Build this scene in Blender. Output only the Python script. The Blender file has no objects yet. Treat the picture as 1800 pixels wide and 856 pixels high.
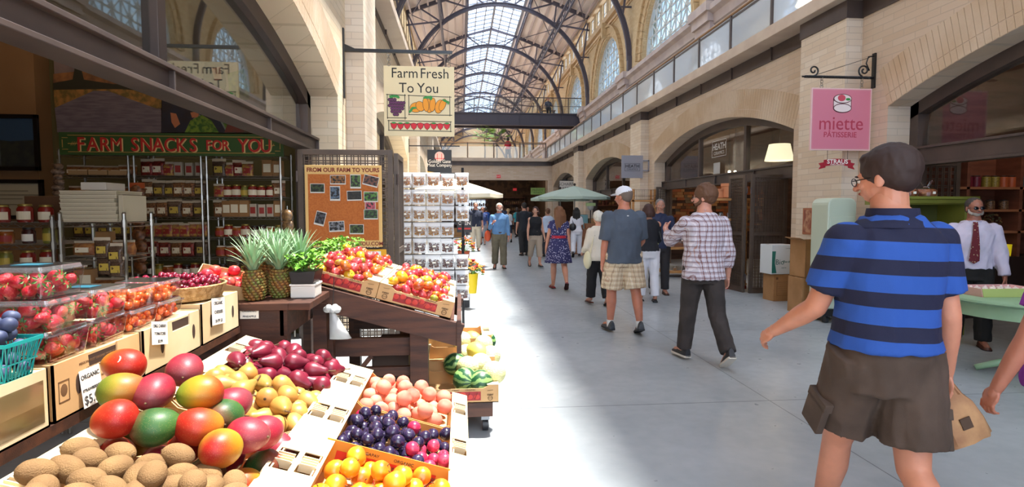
import bpy, bmesh, math, random
from mathutils import Vector, Matrix, Euler, noise as mnoise
R = random.Random(7)
PI = math.pi
SC = bpy.context.scene
COL = SC.collection
# ---------------------------------------------------------------- camera
cam_d = bpy.data.cameras.new('camera'); CAM = bpy.data.objects.new('camera', cam_d); COL.objects.link(CAM)
cam_d.sensor_width = 36; cam_d.lens = 20.0; cam_d.clip_start = .05; cam_d.clip_end = 400
YAW, PITCH = math.atan(.09), math.atan(.06)
CAM.location = (0, 0, 1.6); CAM.rotation_euler = (PI/2-PITCH, 0, -YAW)
SC.camera = CAM
CR = CAM.rotation_euler.to_matrix(); EYE = Vector((0, 0, 1.6))
def P(px, py, Y=None, X=None, Z=None):
    d = CR @ Vector(((px-900)/1000, -(py-428)/1000, -1))
    if Y is not None: t = Y/d.y
    elif X is not None: t = X/d.x
    else: t = (Z-1.6)/d.z
    return EYE + d*t
# ---------------------------------------------------------------- world, sun, exposure
W = bpy.data.worlds.new('sky'); SC.world = W; W.use_nodes = True
wn = W.node_tree; wn.nodes.clear()
wo = wn.nodes.new('ShaderNodeOutputWorld'); wb = wn.nodes.new('ShaderNodeBackground')
wt = wn.nodes.new('ShaderNodeTexCoord'); wno = wn.nodes.new('ShaderNodeTexNoise'); wr = wn.nodes.new('ShaderNodeValToRGB')
wno.inputs['Scale'].default_value = 2.2; wno.inputs['Detail'].default_value = 5
wr.color_ramp.elements[0].position = .42; wr.color_ramp.elements[0].color = (.50, .70, 1, 1)
wr.color_ramp.elements[1].position = .6; wr.color_ramp.elements[1].color = (.97, .98, 1, 1)
wn.links.new(wt.outputs['Generated'], wno.inputs['Vector']); wn.links.new(wno.outputs['Fac'], wr.inputs['Fac'])
wn.links.new(wr.outputs['Color'], wb.inputs['Color']); wn.links.new(wb.outputs['Background'], wo.inputs['Surface'])
wb.inputs['Strength'].default_value = 5.0
sun_d = bpy.data.lights.new('sun', 'SUN'); SUN = bpy.data.objects.new('sun', sun_d); COL.objects.link(SUN)
sun_d.energy = 21; sun_d.angle = math.radians(3.2); sun_d.color = (1, .96, .88)
SUN.rotation_euler = (Vector((.235, .09, 1))).to_track_quat('Z', 'Y').to_euler()
SC.view_settings.view_transform = 'Standard'; SC.view_settings.look = 'None'
SC.view_settings.gamma = 1; SC.view_settings.exposure = .1; SC.view_settings.use_curve_mapping = False
SC.cycles.use_denoising = True; SC.cycles.max_bounces = 8; SC.cycles.diffuse_bounces = 5
SC.cycles.transparent_max_bounces = 24; SC.cycles.sample_clamp_indirect = 8; SC.cycles.caustics_reflective = False; SC.cycles.caustics_refractive = False
# ---------------------------------------------------------------- materials
def C(h):
    if not isinstance(h, str): return tuple(h)[:3]
    h = h.lstrip('#'); v = [int(h[i:i+2], 16)/255 for i in (0, 2, 4)]
    return tuple(x/12.92 if x <= .04045 else ((x+.055)/1.055)**2.4 for x in v)
MATS = {}
def mat(name, col, rough=.6, metal=0, col2=None, nscale=6, lo=.4, hi=.6, bump=0, bscale=40, spec=.5, alpha=1, emit=None, estr=0, trans=0, coat=0, stretch=None, ior=None, sheen=0, sss=0):
    if name in MATS: return MATS[name]
    m = bpy.data.materials.new(name); MATS[name] = m; m.use_nodes = True
    nt = m.node_tree; b = nt.nodes['Principled BSDF']
    b.inputs['Base Color'].default_value = (*C(col), 1); b.inputs['Roughness'].default_value = rough
    b.inputs['Metallic'].default_value = metal; b.inputs['Specular IOR Level'].default_value = spec
    b.inputs['Alpha'].default_value = alpha; b.inputs['Transmission Weight'].default_value = trans; b.inputs['Coat Weight'].default_value = coat
    if sss: b.inputs['Subsurface Weight'].default_value = sss; b.inputs['Subsurface Scale'].default_value = .01
    if ior: b.inputs['IOR'].default_value = ior
    if emit: b.inputs['Emission Color'].default_value = (*C(emit), 1); b.inputs['Emission Strength'].default_value = estr
    tc = nt.nodes.new('ShaderNodeTexCoord'); mp = nt.nodes.new('ShaderNodeMapping')
    nt.links.new(tc.outputs['Object'], mp.inputs['Vector'])
    if stretch: mp.inputs['Scale'].default_value = stretch
    if col2:
        n = nt.nodes.new('ShaderNodeTexNoise'); n.inputs['Scale'].default_value = nscale; n.inputs['Detail'].default_value = 4
        r = nt.nodes.new('ShaderNodeValToRGB'); r.color_ramp.elements[0].position = lo; r.color_ramp.elements[1].position = hi
        r.color_ramp.elements[0].color = (*C(col), 1); r.color_ramp.elements[1].color = (*C(col2), 1)
        nt.links.new(mp.outputs[0], n.inputs['Vector']); nt.links.new(n.outputs['Fac'], r.inputs['Fac']); nt.links.new(r.outputs['Color'], b.inputs['Base Color'])
    if bump:
        n2 = nt.nodes.new('ShaderNodeTexNoise'); n2.inputs['Scale'].default_value = bscale; n2.inputs['Detail'].default_value = 3
        bp = nt.nodes.new('ShaderNodeBump'); bp.inputs['Strength'].default_value = bump; bp.inputs['Distance'].default_value = .02
        nt.links.new(mp.outputs[0], n2.inputs['Vector']); nt.links.new(n2.outputs['Fac'], bp.inputs['Height']); nt.links.new(bp.outputs[0], b.inputs['Normal'])
    return m
def nn(nt, t, **kw):
    n = nt.nodes.new(t)
    for k, v in kw.items():
        if k in n.inputs: n.inputs[k].default_value = v
        else: setattr(n, k, v)
    return n
def mth(nt, op, a, b=None):
    n = nt.nodes.new('ShaderNodeMath'); n.operation = op
    for i, v in enumerate((a, b)):
        if v is None: continue
        if isinstance(v, (int, float)): n.inputs[i].default_value = v
        else: nt.links.new(v, n.inputs[i])
    return n.outputs[0]
def mixc(nt, f, a, b):
    n = nt.nodes.new('ShaderNodeMix'); n.data_type = 'RGBA'
    for i, v in ((0, f), (6, a), (7, b)):
        if isinstance(v, (tuple, list, str)): n.inputs[i].default_value = (*C(v), 1)
        elif isinstance(v, (int, float)): n.inputs[i].default_value = v
        else: nt.links.new(v, n.inputs[i])
    return n.outputs[2]
def xyz(nt, kind='Object'):
    tc = nt.nodes.new('ShaderNodeTexCoord'); s = nt.nodes.new('ShaderNodeSeparateXYZ'); nt.links.new(tc.outputs[kind], s.inputs[0])
    return s.outputs[0], s.outputs[1], s.outputs[2], tc.outputs[kind]
def brick_mat(name, c1, c2, mortar, bw=.3, bh=.075, msize=.006, rough=.8, axis='wall', bump=.4, tint=None):
    m = mat(name, c1, rough); nt = m.node_tree; b = nt.nodes['Principled BSDF']
    x, y, z, v = xyz(nt); cb = nt.nodes.new('ShaderNodeCombineXYZ')
    if axis == 'wall': nt.links.new(mth(nt, 'ADD', x, y), cb.inputs[0]); nt.links.new(z, cb.inputs[1])
    else: nt.links.new(y, cb.inputs[0]); nt.links.new(x, cb.inputs[1])
    br = nn(nt, 'ShaderNodeTexBrick'); br.inputs['Scale'].default_value = 1
    br.inputs['Brick Width'].default_value = bw; br.inputs['Row Height'].default_value = bh; br.inputs['Mortar Size'].default_value = msize
    br.inputs['Mortar Smooth'].default_value = .4; br.inputs['Color1'].default_value = (*C(c1), 1); br.inputs['Color2'].default_value = (*C(c2), 1); br.inputs['Mortar'].default_value = (*C(mortar), 1)
    br.inputs['Bias'].default_value = -.1
    nt.links.new(cb.outputs[0], br.inputs['Vector'])
    n = nn(nt, 'ShaderNodeTexNoise', Scale=1.2); nt.links.new(v, n.inputs['Vector'])
    col = mixc(nt, mth(nt, 'MULTIPLY', n.outputs['Fac'], .45), br.outputs['Color'], tint or c2)
    nt.links.new(col, b.inputs['Base Color'])
    bp = nn(nt, 'ShaderNodeBump', Strength=bump, Distance=.01, invert=True); nt.links.new(br.outputs['Fac'], bp.inputs['Height']); nt.links.new(bp.outputs[0], b.inputs['Normal'])
    return m
def glass_mat(name, tint=(1, 1, 1), refl=1.0, rough=.02, base=.0, bcol=(.8, .9, 1)):
    """thin pane: clear with fresnel reflections, optionally with an even diffuse share"""
    m = bpy.data.materials.new(name); MATS[name] = m; m.use_nodes = True; nt = m.node_tree; nt.nodes.clear()
    o = nt.nodes.new('ShaderNodeOutputMaterial'); t = nt.nodes.new('ShaderNodeBsdfTransparent'); g = nt.nodes.new('ShaderNodeBsdfGlossy')
    t.inputs[0].default_value = (*tint, 1); g.inputs['Roughness'].default_value = rough
    f = nt.nodes.new('ShaderNodeFresnel'); gm = nt.nodes.new('ShaderNodeNewGeometry')   # same 1.5 index seen from either face of the thin sheet
    nt.links.new(mth(nt, 'SUBTRACT', 1.5, mth(nt, 'MULTIPLY', gm.outputs['Backfacing'], 1.5-1/1.5)), f.inputs[0])
    mx = nt.nodes.new('ShaderNodeMixShader'); nt.links.new(mth(nt, 'MULTIPLY', f.outputs[0], refl), mx.inputs[0])
    src = t.outputs[0]
    if base:
        d = nt.nodes.new('ShaderNodeBsdfDiffuse'); d.inputs[0].default_value = (*bcol, 1)
        m2 = nt.nodes.new('ShaderNodeMixShader'); m2.inputs[0].default_value = base; nt.links.new(t.outputs[0], m2.inputs[1]); nt.links.new(d.outputs[0], m2.inputs[2]); src = m2.outputs[0]
    nt.links.new(src, mx.inputs[1]); nt.links.new(g.outputs[0], mx.inputs[2]); nt.links.new(mx.outputs[0], o.inputs[0])
    return m
# ---------------------------------------------------------------- mesh helpers
class MB:
    def __init__(s): s.bm = bmesh.new(); s.m = 0
    def face(s, pts):
        vs = [s.bm.verts.new(p) for p in pts]; f = s.bm.faces.new(vs); f.material_index = s.m; return f
    def box(s, x0, x1, y0, y1, z0, z1, M=None):
        v = [s.bm.verts.new((M @ Vector(p)) if M else p) for p in ((x0,y0,z0),(x1,y0,z0),(x1,y1,z0),(x0,y1,z0),(x0,y0,z1),(x1,y0,z1),(x1,y1,z1),(x0,y1,z1))]
        for q in ((0,3,2,1),(4,5,6,7),(0,1,5,4),(1,2,6,5),(2,3,7,6),(3,0,4,7)):
            f = s.bm.faces.new([v[i] for i in q]); f.material_index = s.m
        return s
    def beam(s, a, b, w, h, up=(0, 0, 1)):
        a, b = Vector(a), Vector(b); d = (b-a); L = d.length; d.normalize(); up = Vector(up)
        x = d.cross(up)
        if x.length < 1e-4: x = d.cross(Vector((1, 0, 0)))
        x.normalize(); z = x.cross(d)
        M = Matrix(((x.x, d.x, z.x, a.x), (x.y, d.y, z.y, a.y), (x.z, d.z, z.z, a.z), (0, 0, 0, 1)))
        return s.box(-w/2, w/2, 0, L, -h/2, h/2, M)
    def tube(s, a, b, r0, r1=None, n=10, cap=True, rnd=False):
        r1 = r0 if r1 is None else r1; a, b = Vector(a), Vector(b); d = b-a; L = d.length
        if L < 1e-6: return s
        q = d.to_track_quat('Z', 'Y').to_matrix()
        st = [(0, r0), (L, r1)]
        if rnd:
            st = [(r0*-math.cos(t), r0*math.sin(t)) for t in (.35, .8, 1.25)] + [(0, r0), (L, r1)] + [(L+r1*math.cos(t), r1*math.sin(t)) for t in (1.25, .8, .35)]
        s._rings([[a + q @ Vector((r*math.cos(2*PI*i/n), r*math.sin(2*PI*i/n), z)) for i in range(n)] for z, r in st], cap)
        return s
    def _rings(s, rings, cap=True, close=True):
        vr = [[s.bm.verts.new(p) for p in r] for r in rings]
        for A, B in zip(vr, vr[1:]):
            n = len(A)
            for i in range(n if close else n-1):
                f = s.bm.faces.new((A[i], A[(i+1) % n], B[(i+1) % n], B[i])); f.material_index = s.m
        if cap and close:
            f = s.bm.faces.new(vr[0][::-1]); f.material_index = s.m; f = s.bm.faces.new(vr[-1]); f.material_index = s.m
        return s
    def path(s, pts, r, n=8, close=False):
        pts = [Vector(p) for p in pts]; rings = []; N = len(pts); ref = None
        for i, p in enumerate(pts):
            t = (pts[min(i+1, N-1)]-pts[max(i-1, 0)]).normalized()
            if ref is None: ref = t.orthogonal().normalized()
            ref = (ref - t*ref.dot(t)).normalized(); b = t.cross(ref)
            rr = r[i] if isinstance(r, (list, tuple)) else r
            rings.append([p + ref*rr*math.cos(2*PI*k/n) + b*rr*math.sin(2*PI*k/n) for k in range(n)])
        return s._rings(rings)
    def lathe(s, prof, c=(0, 0, 0), n=20, M=None, cap=True):
        c = Vector(c); rings = []
        for r, z in prof:
            ring = [Vector((r*math.cos(2*PI*i/n), r*math.sin(2*PI*i/n), z)) for i in range(n)]
            rings.append([(M @ p if M else p) + c for p in ring])
        return s._rings(rings, cap)
    def ell(s, c, rx, ry=None, rz=None, M=None, u=14, v=10, fn=None):
        ry = rx if ry is None else ry; rz = rx if rz is None else rz; c = Vector(c)
        def pt(p):
            if fn: p = fn(p)
            p = Vector((p.x*rx, p.y*ry, p.z*rz)); return (M @ p if M else p) + c
        rings = []
        for j in range(1, v):
            a = -PI/2 + PI*j/v
            rings.append([s.bm.verts.new(pt(Vector((math.cos(a)*math.cos(2*PI*i/u), math.cos(a)*math.sin(2*PI*i/u), math.sin(a))))) for i in range(u)])
        b, t = s.bm.verts.new(pt(Vector((0, 0, -1)))), s.bm.verts.new(pt(Vector((0, 0, 1))))
        fs = []
        for i in range(u):
            k = (i+1) % u
            fs.append(s.bm.faces.new((b, rings[0][k], rings[0][i]))); fs.append(s.bm.faces.new((t, rings[-1][i], rings[-1][k])))
            for A, B in zip(rings, rings[1:]): fs.append(s.bm.faces.new((A[i], A[k], B[k], B[i])))
        for f in fs: f.material_index = s.m
        return s
    def prism(s, poly, axis, d0, d1):
        """poly (a,b) extruded along axis; x: (y,z)  y: (x,z)  z: (x,y)"""
        f = {'x': lambda a, b, d: (d, a, b), 'y': lambda a, b, d: (a, d, b), 'z': lambda a, b, d: (a, b, d)}[axis]
        A = [s.bm.verts.new(f(a, b, d0)) for a, b in poly]; B = [s.bm.verts.new(f(a, b, d1)) for a, b in poly]
        n = len(A); fs = [s.bm.faces.new(A[::-1]), s.bm.faces.new(B)]
        for i in range(n): fs.append(s.bm.faces.new((A[i], A[(i+1) % n], B[(i+1) % n], B[i])))
        for q in fs: q.material_index = s.m
        return s
    def text(s, txt, size, M, depth=.002, align='CENTER', bold=0, sx=1, font=None):
        cu = bpy.data.curves.new('t', 'FONT'); cu.body = txt; cu.size = size; cu.extrude = depth; cu.align_x = align; cu.offset = bold; cu.resolution_u = 3
        ob = bpy.data.objects.new('t', cu); COL.objects.link(ob)
        me = bpy.data.meshes.new_from_object(ob.evaluated_get(bpy.context.evaluated_depsgraph_get()))
        me.transform(M @ Matrix.Diagonal((sx, 1, 1, 1))); n0 = len(s.bm.faces); s.bm.from_mesh(me); s.bm.faces.ensure_lookup_table()
        for f in s.bm.faces[n0:]: f.material_index = s.m
        bpy.data.objects.remove(ob); bpy.data.curves.remove(cu); bpy.data.meshes.remove(me)
        return s
    def mesh(s, me):
        n0 = len(s.bm.faces); s.bm.from_mesh(me); s.bm.faces.ensure_lookup_table()
        for f in s.bm.faces[n0:]: f.material_index = s.m
        return s
    def build(s, name, mats, parent=None, smooth=False, bevel=0, M=None, **kw):
        if M: bmesh.ops.transform(s.bm, matrix=M, verts=s.bm.verts)
        bmesh.ops.recalc_face_normals(s.bm, faces=s.bm.faces)
        if bevel: bmesh.ops.bevel(s.bm, geom=[e for e in s.bm.edges if e.is_manifold and e.calc_face_angle(0) > .6], offset=bevel, segments=2, affect='EDGES', profile=.6)
        me = bpy.data.meshes.new(name); s.bm.to_mesh(me); s.bm.free()
        for m in (mats if isinstance(mats, (list, tuple)) else [mats]): me.materials.append(m)
        if smooth:
            me.polygons.foreach_set('use_smooth', [True]*len(me.polygons))
            if smooth == 'auto': me.set_sharp_from_angle(angle=.7)
        o = bpy.data.objects.new(name, me); COL.objects.link(o)
        if parent: o.parent = parent
        return tag(o, **kw)
def tag(o, label=None, cat=None, group=None, kind=None):
    if label: o['label'] = label
    if cat: o['category'] = cat
    if group: o['group'] = group
    if kind: o['kind'] = kind
    return o
def thing(name, label, cat, loc=(0, 0, 0), rz=0, group=None, rot=None, s=1):
    o = bpy.data.objects.new(name, None); COL.objects.link(o); o.location = loc; o.rotation_euler = rot or (0, 0, rz); o.scale = (s, s, s)
    o.empty_display_size = .1
    return tag(o, label, cat, group)
KIDS = {}
def copy_tree(o, parent=None):
    c = o.copy(); COL.objects.link(c)
    if parent: c.parent = parent
    for ch in KIDS.get(o.name, ()): copy_tree(ch, c)
    return c
def proto(o, *kids):
    """remember the children of o for copying: kids are parts, tuples (part, subparts...)"""
    l = []
    for k in kids:
        if isinstance(k, tuple): l.append(k[0]); KIDS[k[0].name] = list(k[1:])
        else: l.append(k)
    KIDS[o.name] = l; USED[o.name] = False
    return o
USED = {}
def inst(o, loc, rot=(0, 0, 0), label=None, group=None, s=None, cat=None):
    """first call moves the source itself, later calls copy it with its parts"""
    if not USED.get(o.name): USED[o.name] = True; c = o
    else: c = copy_tree(o)
    c.location = loc; c.rotation_euler = rot
    if s is not None: c.scale = (s, s, s) if isinstance(s, (int, float)) else s
    return tag(c, label, cat, group)
ORD = ['first', 'second', 'third', 'fourth', 'fifth', 'sixth', 'seventh', 'eighth', 'ninth', 'tenth', 'eleventh', 'twelfth', 'thirteenth', 'fourteenth', 'fifteenth', 'sixteenth', 'seventeenth', 'eighteenth']
def RX(a): return Matrix.Rotation(a, 4, 'X')
def RY(a): return Matrix.Rotation(a, 4, 'Y')
def RZ(a): return Matrix.Rotation(a, 4, 'Z')
def T(x, y, z): return Matrix.Translation((x, y, z))
FRONT = RX(PI/2)                      # text in xz plane, read from -y
FACE_MX = RZ(-PI/2) @ RX(PI/2)        # read from -x ... wall on +x side
# ================================================================ MATERIALS OF THE HALL
brick_r = brick_mat('brick_cream', '#cfbdaa', '#c3ab92', '#b7a797', tint='#c9b39c', bw=.38, bh=.09, bump=.25)
brick_l = brick_mat('brick_sunlit', '#e0cfb6', '#d6bf9f', '#c4b196', tint='#dcc7a8', bw=.38, bh=.09, bump=.25)  # same brick as brick_r, lightened to carry the sunlight on this side
brick_p = brick_mat('brick_pilaster', '#d8cab8', '#ccb79e', '#bcab9a', tint='#d2bfa9', bw=.38, bh=.09, bump=.25)
vouss = mat('brick_soldier', '#cdb9a2', .8, col2='#bfa588', nscale=1.2, bump=.2)
stone = mat('stone_sill', '#b8a493', .7, col2='#c4b2a0', nscale=2)
steel = mat('steel_brown', '#4a3f3c', .45, metal=.2, col2='#554843', nscale=2)
steel_g = mat('steel_roof', '#565059', .5, metal=.1)
upper = brick_mat('brick_upper', '#d3b98e', '#c4a476', '#a98f6c', tint='#d2b78e', bw=.3, bh=.09, bump=.2)
mould = mat('plaster_moulding', '#b4a39c', .7, col2='#c3b2a8', nscale=1.5)
lattice_m = mat('lattice_white', '#c9c6bd', .5)
deck = mat('roof_boards', '#f4ece7', .8, col2='#ecdfd8', nscale=1.0, stretch=(1, .2, 1))
purl = mat('purlin', '#c4b4ac', .7)
pale = mat('shopfront_panel', '#b9bec8', .35, col2='#a9afbb', nscale=.7)
wood_rail = mat('handrail_wood', '#8a6749', .45)
clear = glass_mat('glass_clear', (.93, .96, .96))
sheened = glass_mat('glass_balcony', (.86, .92, .95), .8, .03, base=.42, bcol=(.82, .88, .96))  # pale blue diffuse share paints in the skylight's reflection
skyg = glass_mat('glass_skylight', (.95, .97, 1), .6, .05); latg = glass_mat('glass_lattice', (.42, .5, .56), .8, .05)
dark = mat('dark_paint', '#2a2320', .6)
BAY = 9.4; ARC0, ARC1, SPR, RISE = .15, 7.35, 3.0, .65
def arch_z(t, s=SPR, r=RISE):      # t 0..1 across the span, circular segment
    h = (ARC1-ARC0)/2; Rr = (h*h+r*r)/(2*r); x = (t-.5)*2*h
    return s + math.sqrt(Rr*Rr-x*x) - (Rr-r)
# ================================================================ FLOOR
m = mat('concrete_floor', '#9ba0a3', .32, col2='#b0b4b6', nscale=.9, lo=.35, hi=.65, bump=.06, bscale=3)
nt = m.node_tree; b = nt.nodes['Principled BSDF']; x, y, z, v = xyz(nt)
src = b.inputs['Base Color'].links[0].from_socket
jy = mth(nt, 'LESS_THAN', mth(nt, 'ABSOLUTE', mth(nt, 'SUBTRACT', mth(nt, 'FRACT', mth(nt, 'DIVIDE', mth(nt, 'ADD', y, 9.6-4.55), 2.72)), .5)), .0022)
jx = mth(nt, 'LESS_THAN', mth(nt, 'ABSOLUTE', mth(nt, 'SUBTRACT', mth(nt, 'FRACT', mth(nt, 'DIVIDE', mth(nt, 'ADD', x, 12-.22), 4.1)), .5)), .0012)
n = nn(nt, 'ShaderNodeTexNoise', Scale=9, Detail=8); nt.links.new(v, n.inputs['Vector'])
c0 = mixc(nt, mth(nt, 'MULTIPLY', n.outputs['Fac'], .35), src, '#747b82')
nt.links.new(mixc(nt, mth(nt, 'MULTIPLY', mth(nt, 'MAXIMUM', jx, jy), .7), c0, '#3f4347'), b.inputs['Base Color'])
nt.links.new(mth(nt, 'ADD', mth(nt, 'MULTIPLY', n.outputs['Fac'], .25), .2), b.inputs['Roughness'])
MB().box(-8.5, 12, -13, 106, -.2, 0).build('floor', m, kind='structure')
# ================================================================ GROUND-LEVEL ARCADE WALLS
def arcade(side, xf, xr, mt, k0, k1, top):
    """one continuous brick wall with an arched opening in each bay; xf hall face, xr inner face"""
    mb = MB()
    for k in range(k0, k1+1):
        y0 = k*BAY - (BAY-ARC1)/2 + .0 if k > k0 else k*BAY-1.0
        y0 = k*BAY - 1.0; ya, yb, y1 = k*BAY+ARC0, k*BAY+ARC1, k*BAY+BAY-1.0
        mb.box(min(xf, xr), max(xf, xr), y0, ya, 0, top); mb.box(min(xf, xr), max(xf, xr), yb, y1, 0, top)
        N = 28
        pts = [(ya+(yb-ya)*i/N, arch_z(i/N)) for i in range(N+1)]
        for (a, za), (b_, zb) in zip(pts, pts[1:]): mb.prism([(a, za), (b_, zb), (b_, top), (a, top)], 'x', xf, xr)
    return mb.build('wall_'+side, mt, kind='structure')
arcade('right', 5.8, 6.15, brick_r, -1, 3, 4.6)
arcade('left', -1.52, -1.87, brick_l, -1, 3, 5.2)
tn = [0]
def trim(mb, mt, **kw):
    tn[0] += 1; return mb.build('trim_%d' % tn[0], mt, kind='structure', **kw)
for side, xf, sg, k0, k1 in (('r', 5.8, -1, -1, 3), ('l', -1.52, 1, -1, 3)):
    for k in range(k0, k1+1):
        # soldier-brick arch ring, individual voussoirs with joints
        h = (ARC1-ARC0)/2; Rr = (h*h+RISE*RISE)/(2*RISE); cz = SPR+RISE-Rr; cy = k*BAY+(ARC0+ARC1)/2
        a0 = math.asin(h/Rr); N = 84; mb = MB()
        for i in range(N):
            t0 = -a0+2*a0*(i+.04)/N; t1 = -a0+2*a0*(i+.96)/N
            for r0, r1 in ((Rr+.004, Rr+.15), (Rr+.16, Rr+.56)):
                q = [(cy+r*math.sin(t), cz+r*math.cos(t)) for r, t in ((r0, t0), (r0, t1), (r1, t1), (r1, t0))]
                mb.prism(q, 'x', xf+sg*.006, xf-sg*.02)
        trim(mb, vouss)
        # pilaster, dark steel cap
        y0, y1 = k*BAY+7.9, k*BAY+9.0; xp = 5.55 if side == 'r' else -1.28; top = 4.35 if side == 'r' else 5.2
        xa, xb = sorted((xp, xf)); trim(MB().box(xa, xb, y0, y1, 0, top), brick_p)
        if side == 'r': trim(MB().box(5.53, 5.8, y0-.02, y1+.02, 4.35, 4.6), steel, bevel=.006)
# dark steel edge beam with seams below the slab, slab edge
for xf, xs, s0, s1, sg in ((5.8, 5.38, 4.6, 4.8, -1), (-1.52, -1.2, 5.2, 5.38, 1)):
    mb = MB()
    yy = -10.0
    while yy < 36.4:
        xa, xb = sorted((xf+sg*.03, xf-sg*.1)); mb.box(xa, xb, yy, min(yy+1.54, 36.4), s0-.24 if sg < 0 else s0-.1, s0); 
        mb.box(*sorted((xf+sg*.06, xf)), yy-.02, yy+.02, s0-.24 if sg < 0 else s0-.1, s0); yy += 1.56
    trim(mb, steel)
    xa, xb = (xs, 9.0) if sg < 0 else (-4.5, xs)
    trim(MB().box(xa, xb, -12, 36.4, s0, s1), stone, bevel=.012)
# ================================================================ SHOPFRONT ARCH FRAMES (steel beam, curved frame, mullions, glass)
wn_ = [0]
def arch_front(side, k, mull, glz=True):
    wn_[0] += 1
    root = bpy.data.objects.new('window_%d' % wn_[0], None); COL.objects.link(root); root['kind'] = 'structure'
    sg = 1 if side == 'r' else -1
    x0 = (6.15 if side == 'r' else -1.87); ya, yb = k*BAY+ARC0, k*BAY+ARC1
    X = lambda a, b: sorted((x0+sg*a, x0+sg*b))
    N = 24; mb = MB()
    pts = [(ya+(yb-ya)*i/N, arch_z(i/N)) for i in range(N+1)]
    for (a, za), (b_, zb) in zip(pts, pts[1:]): mb.prism([(a, za-.17), (b_, zb-.17), (b_, zb+.03), (a, za+.03)], 'x', *X(-.02, .14))
    for a, b_ in ((ya-.02, ya+.14), (yb-.14, yb+.02)): mb.box(*X(-.02, .14), a, b_, 0, SPR+.05)
    mb.build('window_frame', steel, root)
    q_ = .09 if side == 'l' else 0; mb = MB(); mb.box(*X(-.12, .06), ya, yb, 2.4+q_*.6, 2.43+q_*.6); mb.box(*X(-.12, .06), ya, yb, 2.18+q_*1.4, 2.21+q_*1.4); mb.box(*X(-.08, -.05), ya, yb, 2.2+q_*1.4, 2.41+q_*.6)
    for i in range(5): yy = ya+(yb-ya)*i/4; mb.box(*X(-.115, -.06), yy-.008+(.01 if i == 0 else 0), yy+.008, 2.2+q_*1.4, 2.41+q_*.6)
    mb.build('steel_beam', steel, root, bevel=.004)
    mb = MB()
    for yy in mull: mb.box(*X(0, .1), yy-.05, yy+.05, 2.42, arch_z((yy-ya)/(yb-ya))-.1)
    mb.build('mullion', steel, root, bevel=.004)
    if glz:
        mb = MB(); pp = [(ya+.13, 2.43)] + [(a, za-.16) for a, za in pts if ya+.13 <= a <= yb-.13] + [(yb-.13, 2.43)]
        mb.prism(pp[::-1], 'x', *X(.05, .056)); mb.build('glass_pane', clear if side == 'r' else shopg, root)
    return root
shopg = glass_mat('glass_shop', (.8, .82, .8), 1.6)
for k in (0, 1, 2, 3): arch_front('r', k, [k*BAY+2.55, k*BAY+4.95])
arch_front('l', 0, [3.85]); 
for k in (1, 2, 3): arch_front('l', k, [k*BAY+2.55, k*BAY+4.95])
# ================================================================ BALCONY RAILINGS
def railing(name, label, pts, step, z0, z1, group=None, gm=None):
    t = thing(name, label, 'railing', pts[0]+(z0,), group=group); o = Vector(pts[0]+(z0,))
    a, b_ = Vector(pts[0]+(0,)), Vector(pts[1]+(0,)); L = (b_-a).length; d = (b_-a)/L; n = int(L/step)
    mb = MB(); mg = MB(); q = Vector((-d.y, d.x, 0))
    for i in range(n+1):
        p = a+d*(L*i/n)-Vector(o.xy.to_3d()); mb.beam(p, p+Vector((0, 0, z1-z0)), .05, .06, up=d)
        if i < n:
            p2 = p+d*(L/n); s = [p+d*.05+Vector((0, 0, .04)), p2-d*.05+Vector((0, 0, .04))]
            mg.beam(s[0]+Vector((0, 0, .36)), s[1]+Vector((0, 0, .36)), .012, .72)
    mb.build('post', steel, t)
    r = MB(); r.beam(Vector((0, 0, z1-z0-.08)), b_-a+Vector((0, 0, z1-z0-.08)), .03, .04); r.build('lower_rail', steel, t)
    r = MB(); r.path([Vector((0, 0, z1-z0)), b_-a+Vector((0, 0, z1-z0))], .032, 10); r.build('handrail', wood_rail, t, smooth=True)
    mg.build('glass_panel', gm or sheened, t); return t
railing('balcony_railing', 'long glass railing with wooden handrail along the edge above the cake shop arches', [(5.47, -1.0), (5.47, 35.9)], 1.5, 4.8, 5.52)
railing('balcony_railing', 'glass railing across the far end of the hall in front of the palm tree', [(-1.2, 36.1), (5.4, 36.1)], 1.6, 4.8, 5.8, gm=clear)
# ================================================================ UPPER RIGHT WALL
XU = 8.5; WS, WR = 8.3, 2.85     # sill height, window radius
TR = [i*BAY for i in range(0, 12)]
mb = MB()
for k in range(-1, 11):
    yc = k*BAY+BAY/2; y0, y1 = k*BAY, k*BAY+BAY
    mb.box(XU, XU+.5, y0, yc-WR, 4.8, 12.6); mb.box(XU, XU+.5, yc+WR, y1, 4.8, 12.6); mb.box(XU, XU+.5, yc-WR, yc+WR, 4.8, WS)
    N = 20
    for i in range(N):
        a0, a1 = PI*i/N, PI*(i+1)/N
        p = [(yc-WR*math.cos(a), WS+.3+WR*math.sin(a)) for a in (a0, a1)]
        mb.prism([p[0], p[1], (p[1][0], 12.6), (p[0][0], 12.6)], 'x', XU, XU+.5)
    # clerestory piers
    for j in range(6):
        yy = y0+BAY*j/6; mb.box(XU, XU+.3, yy-.3, yy+.3, 12.6, 13.9)
mb.box(XU, XU+.5, -BAY, 11*BAY, 13.85, 14.3)
mb.build('wall_upper', upper, kind='structure')
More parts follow.
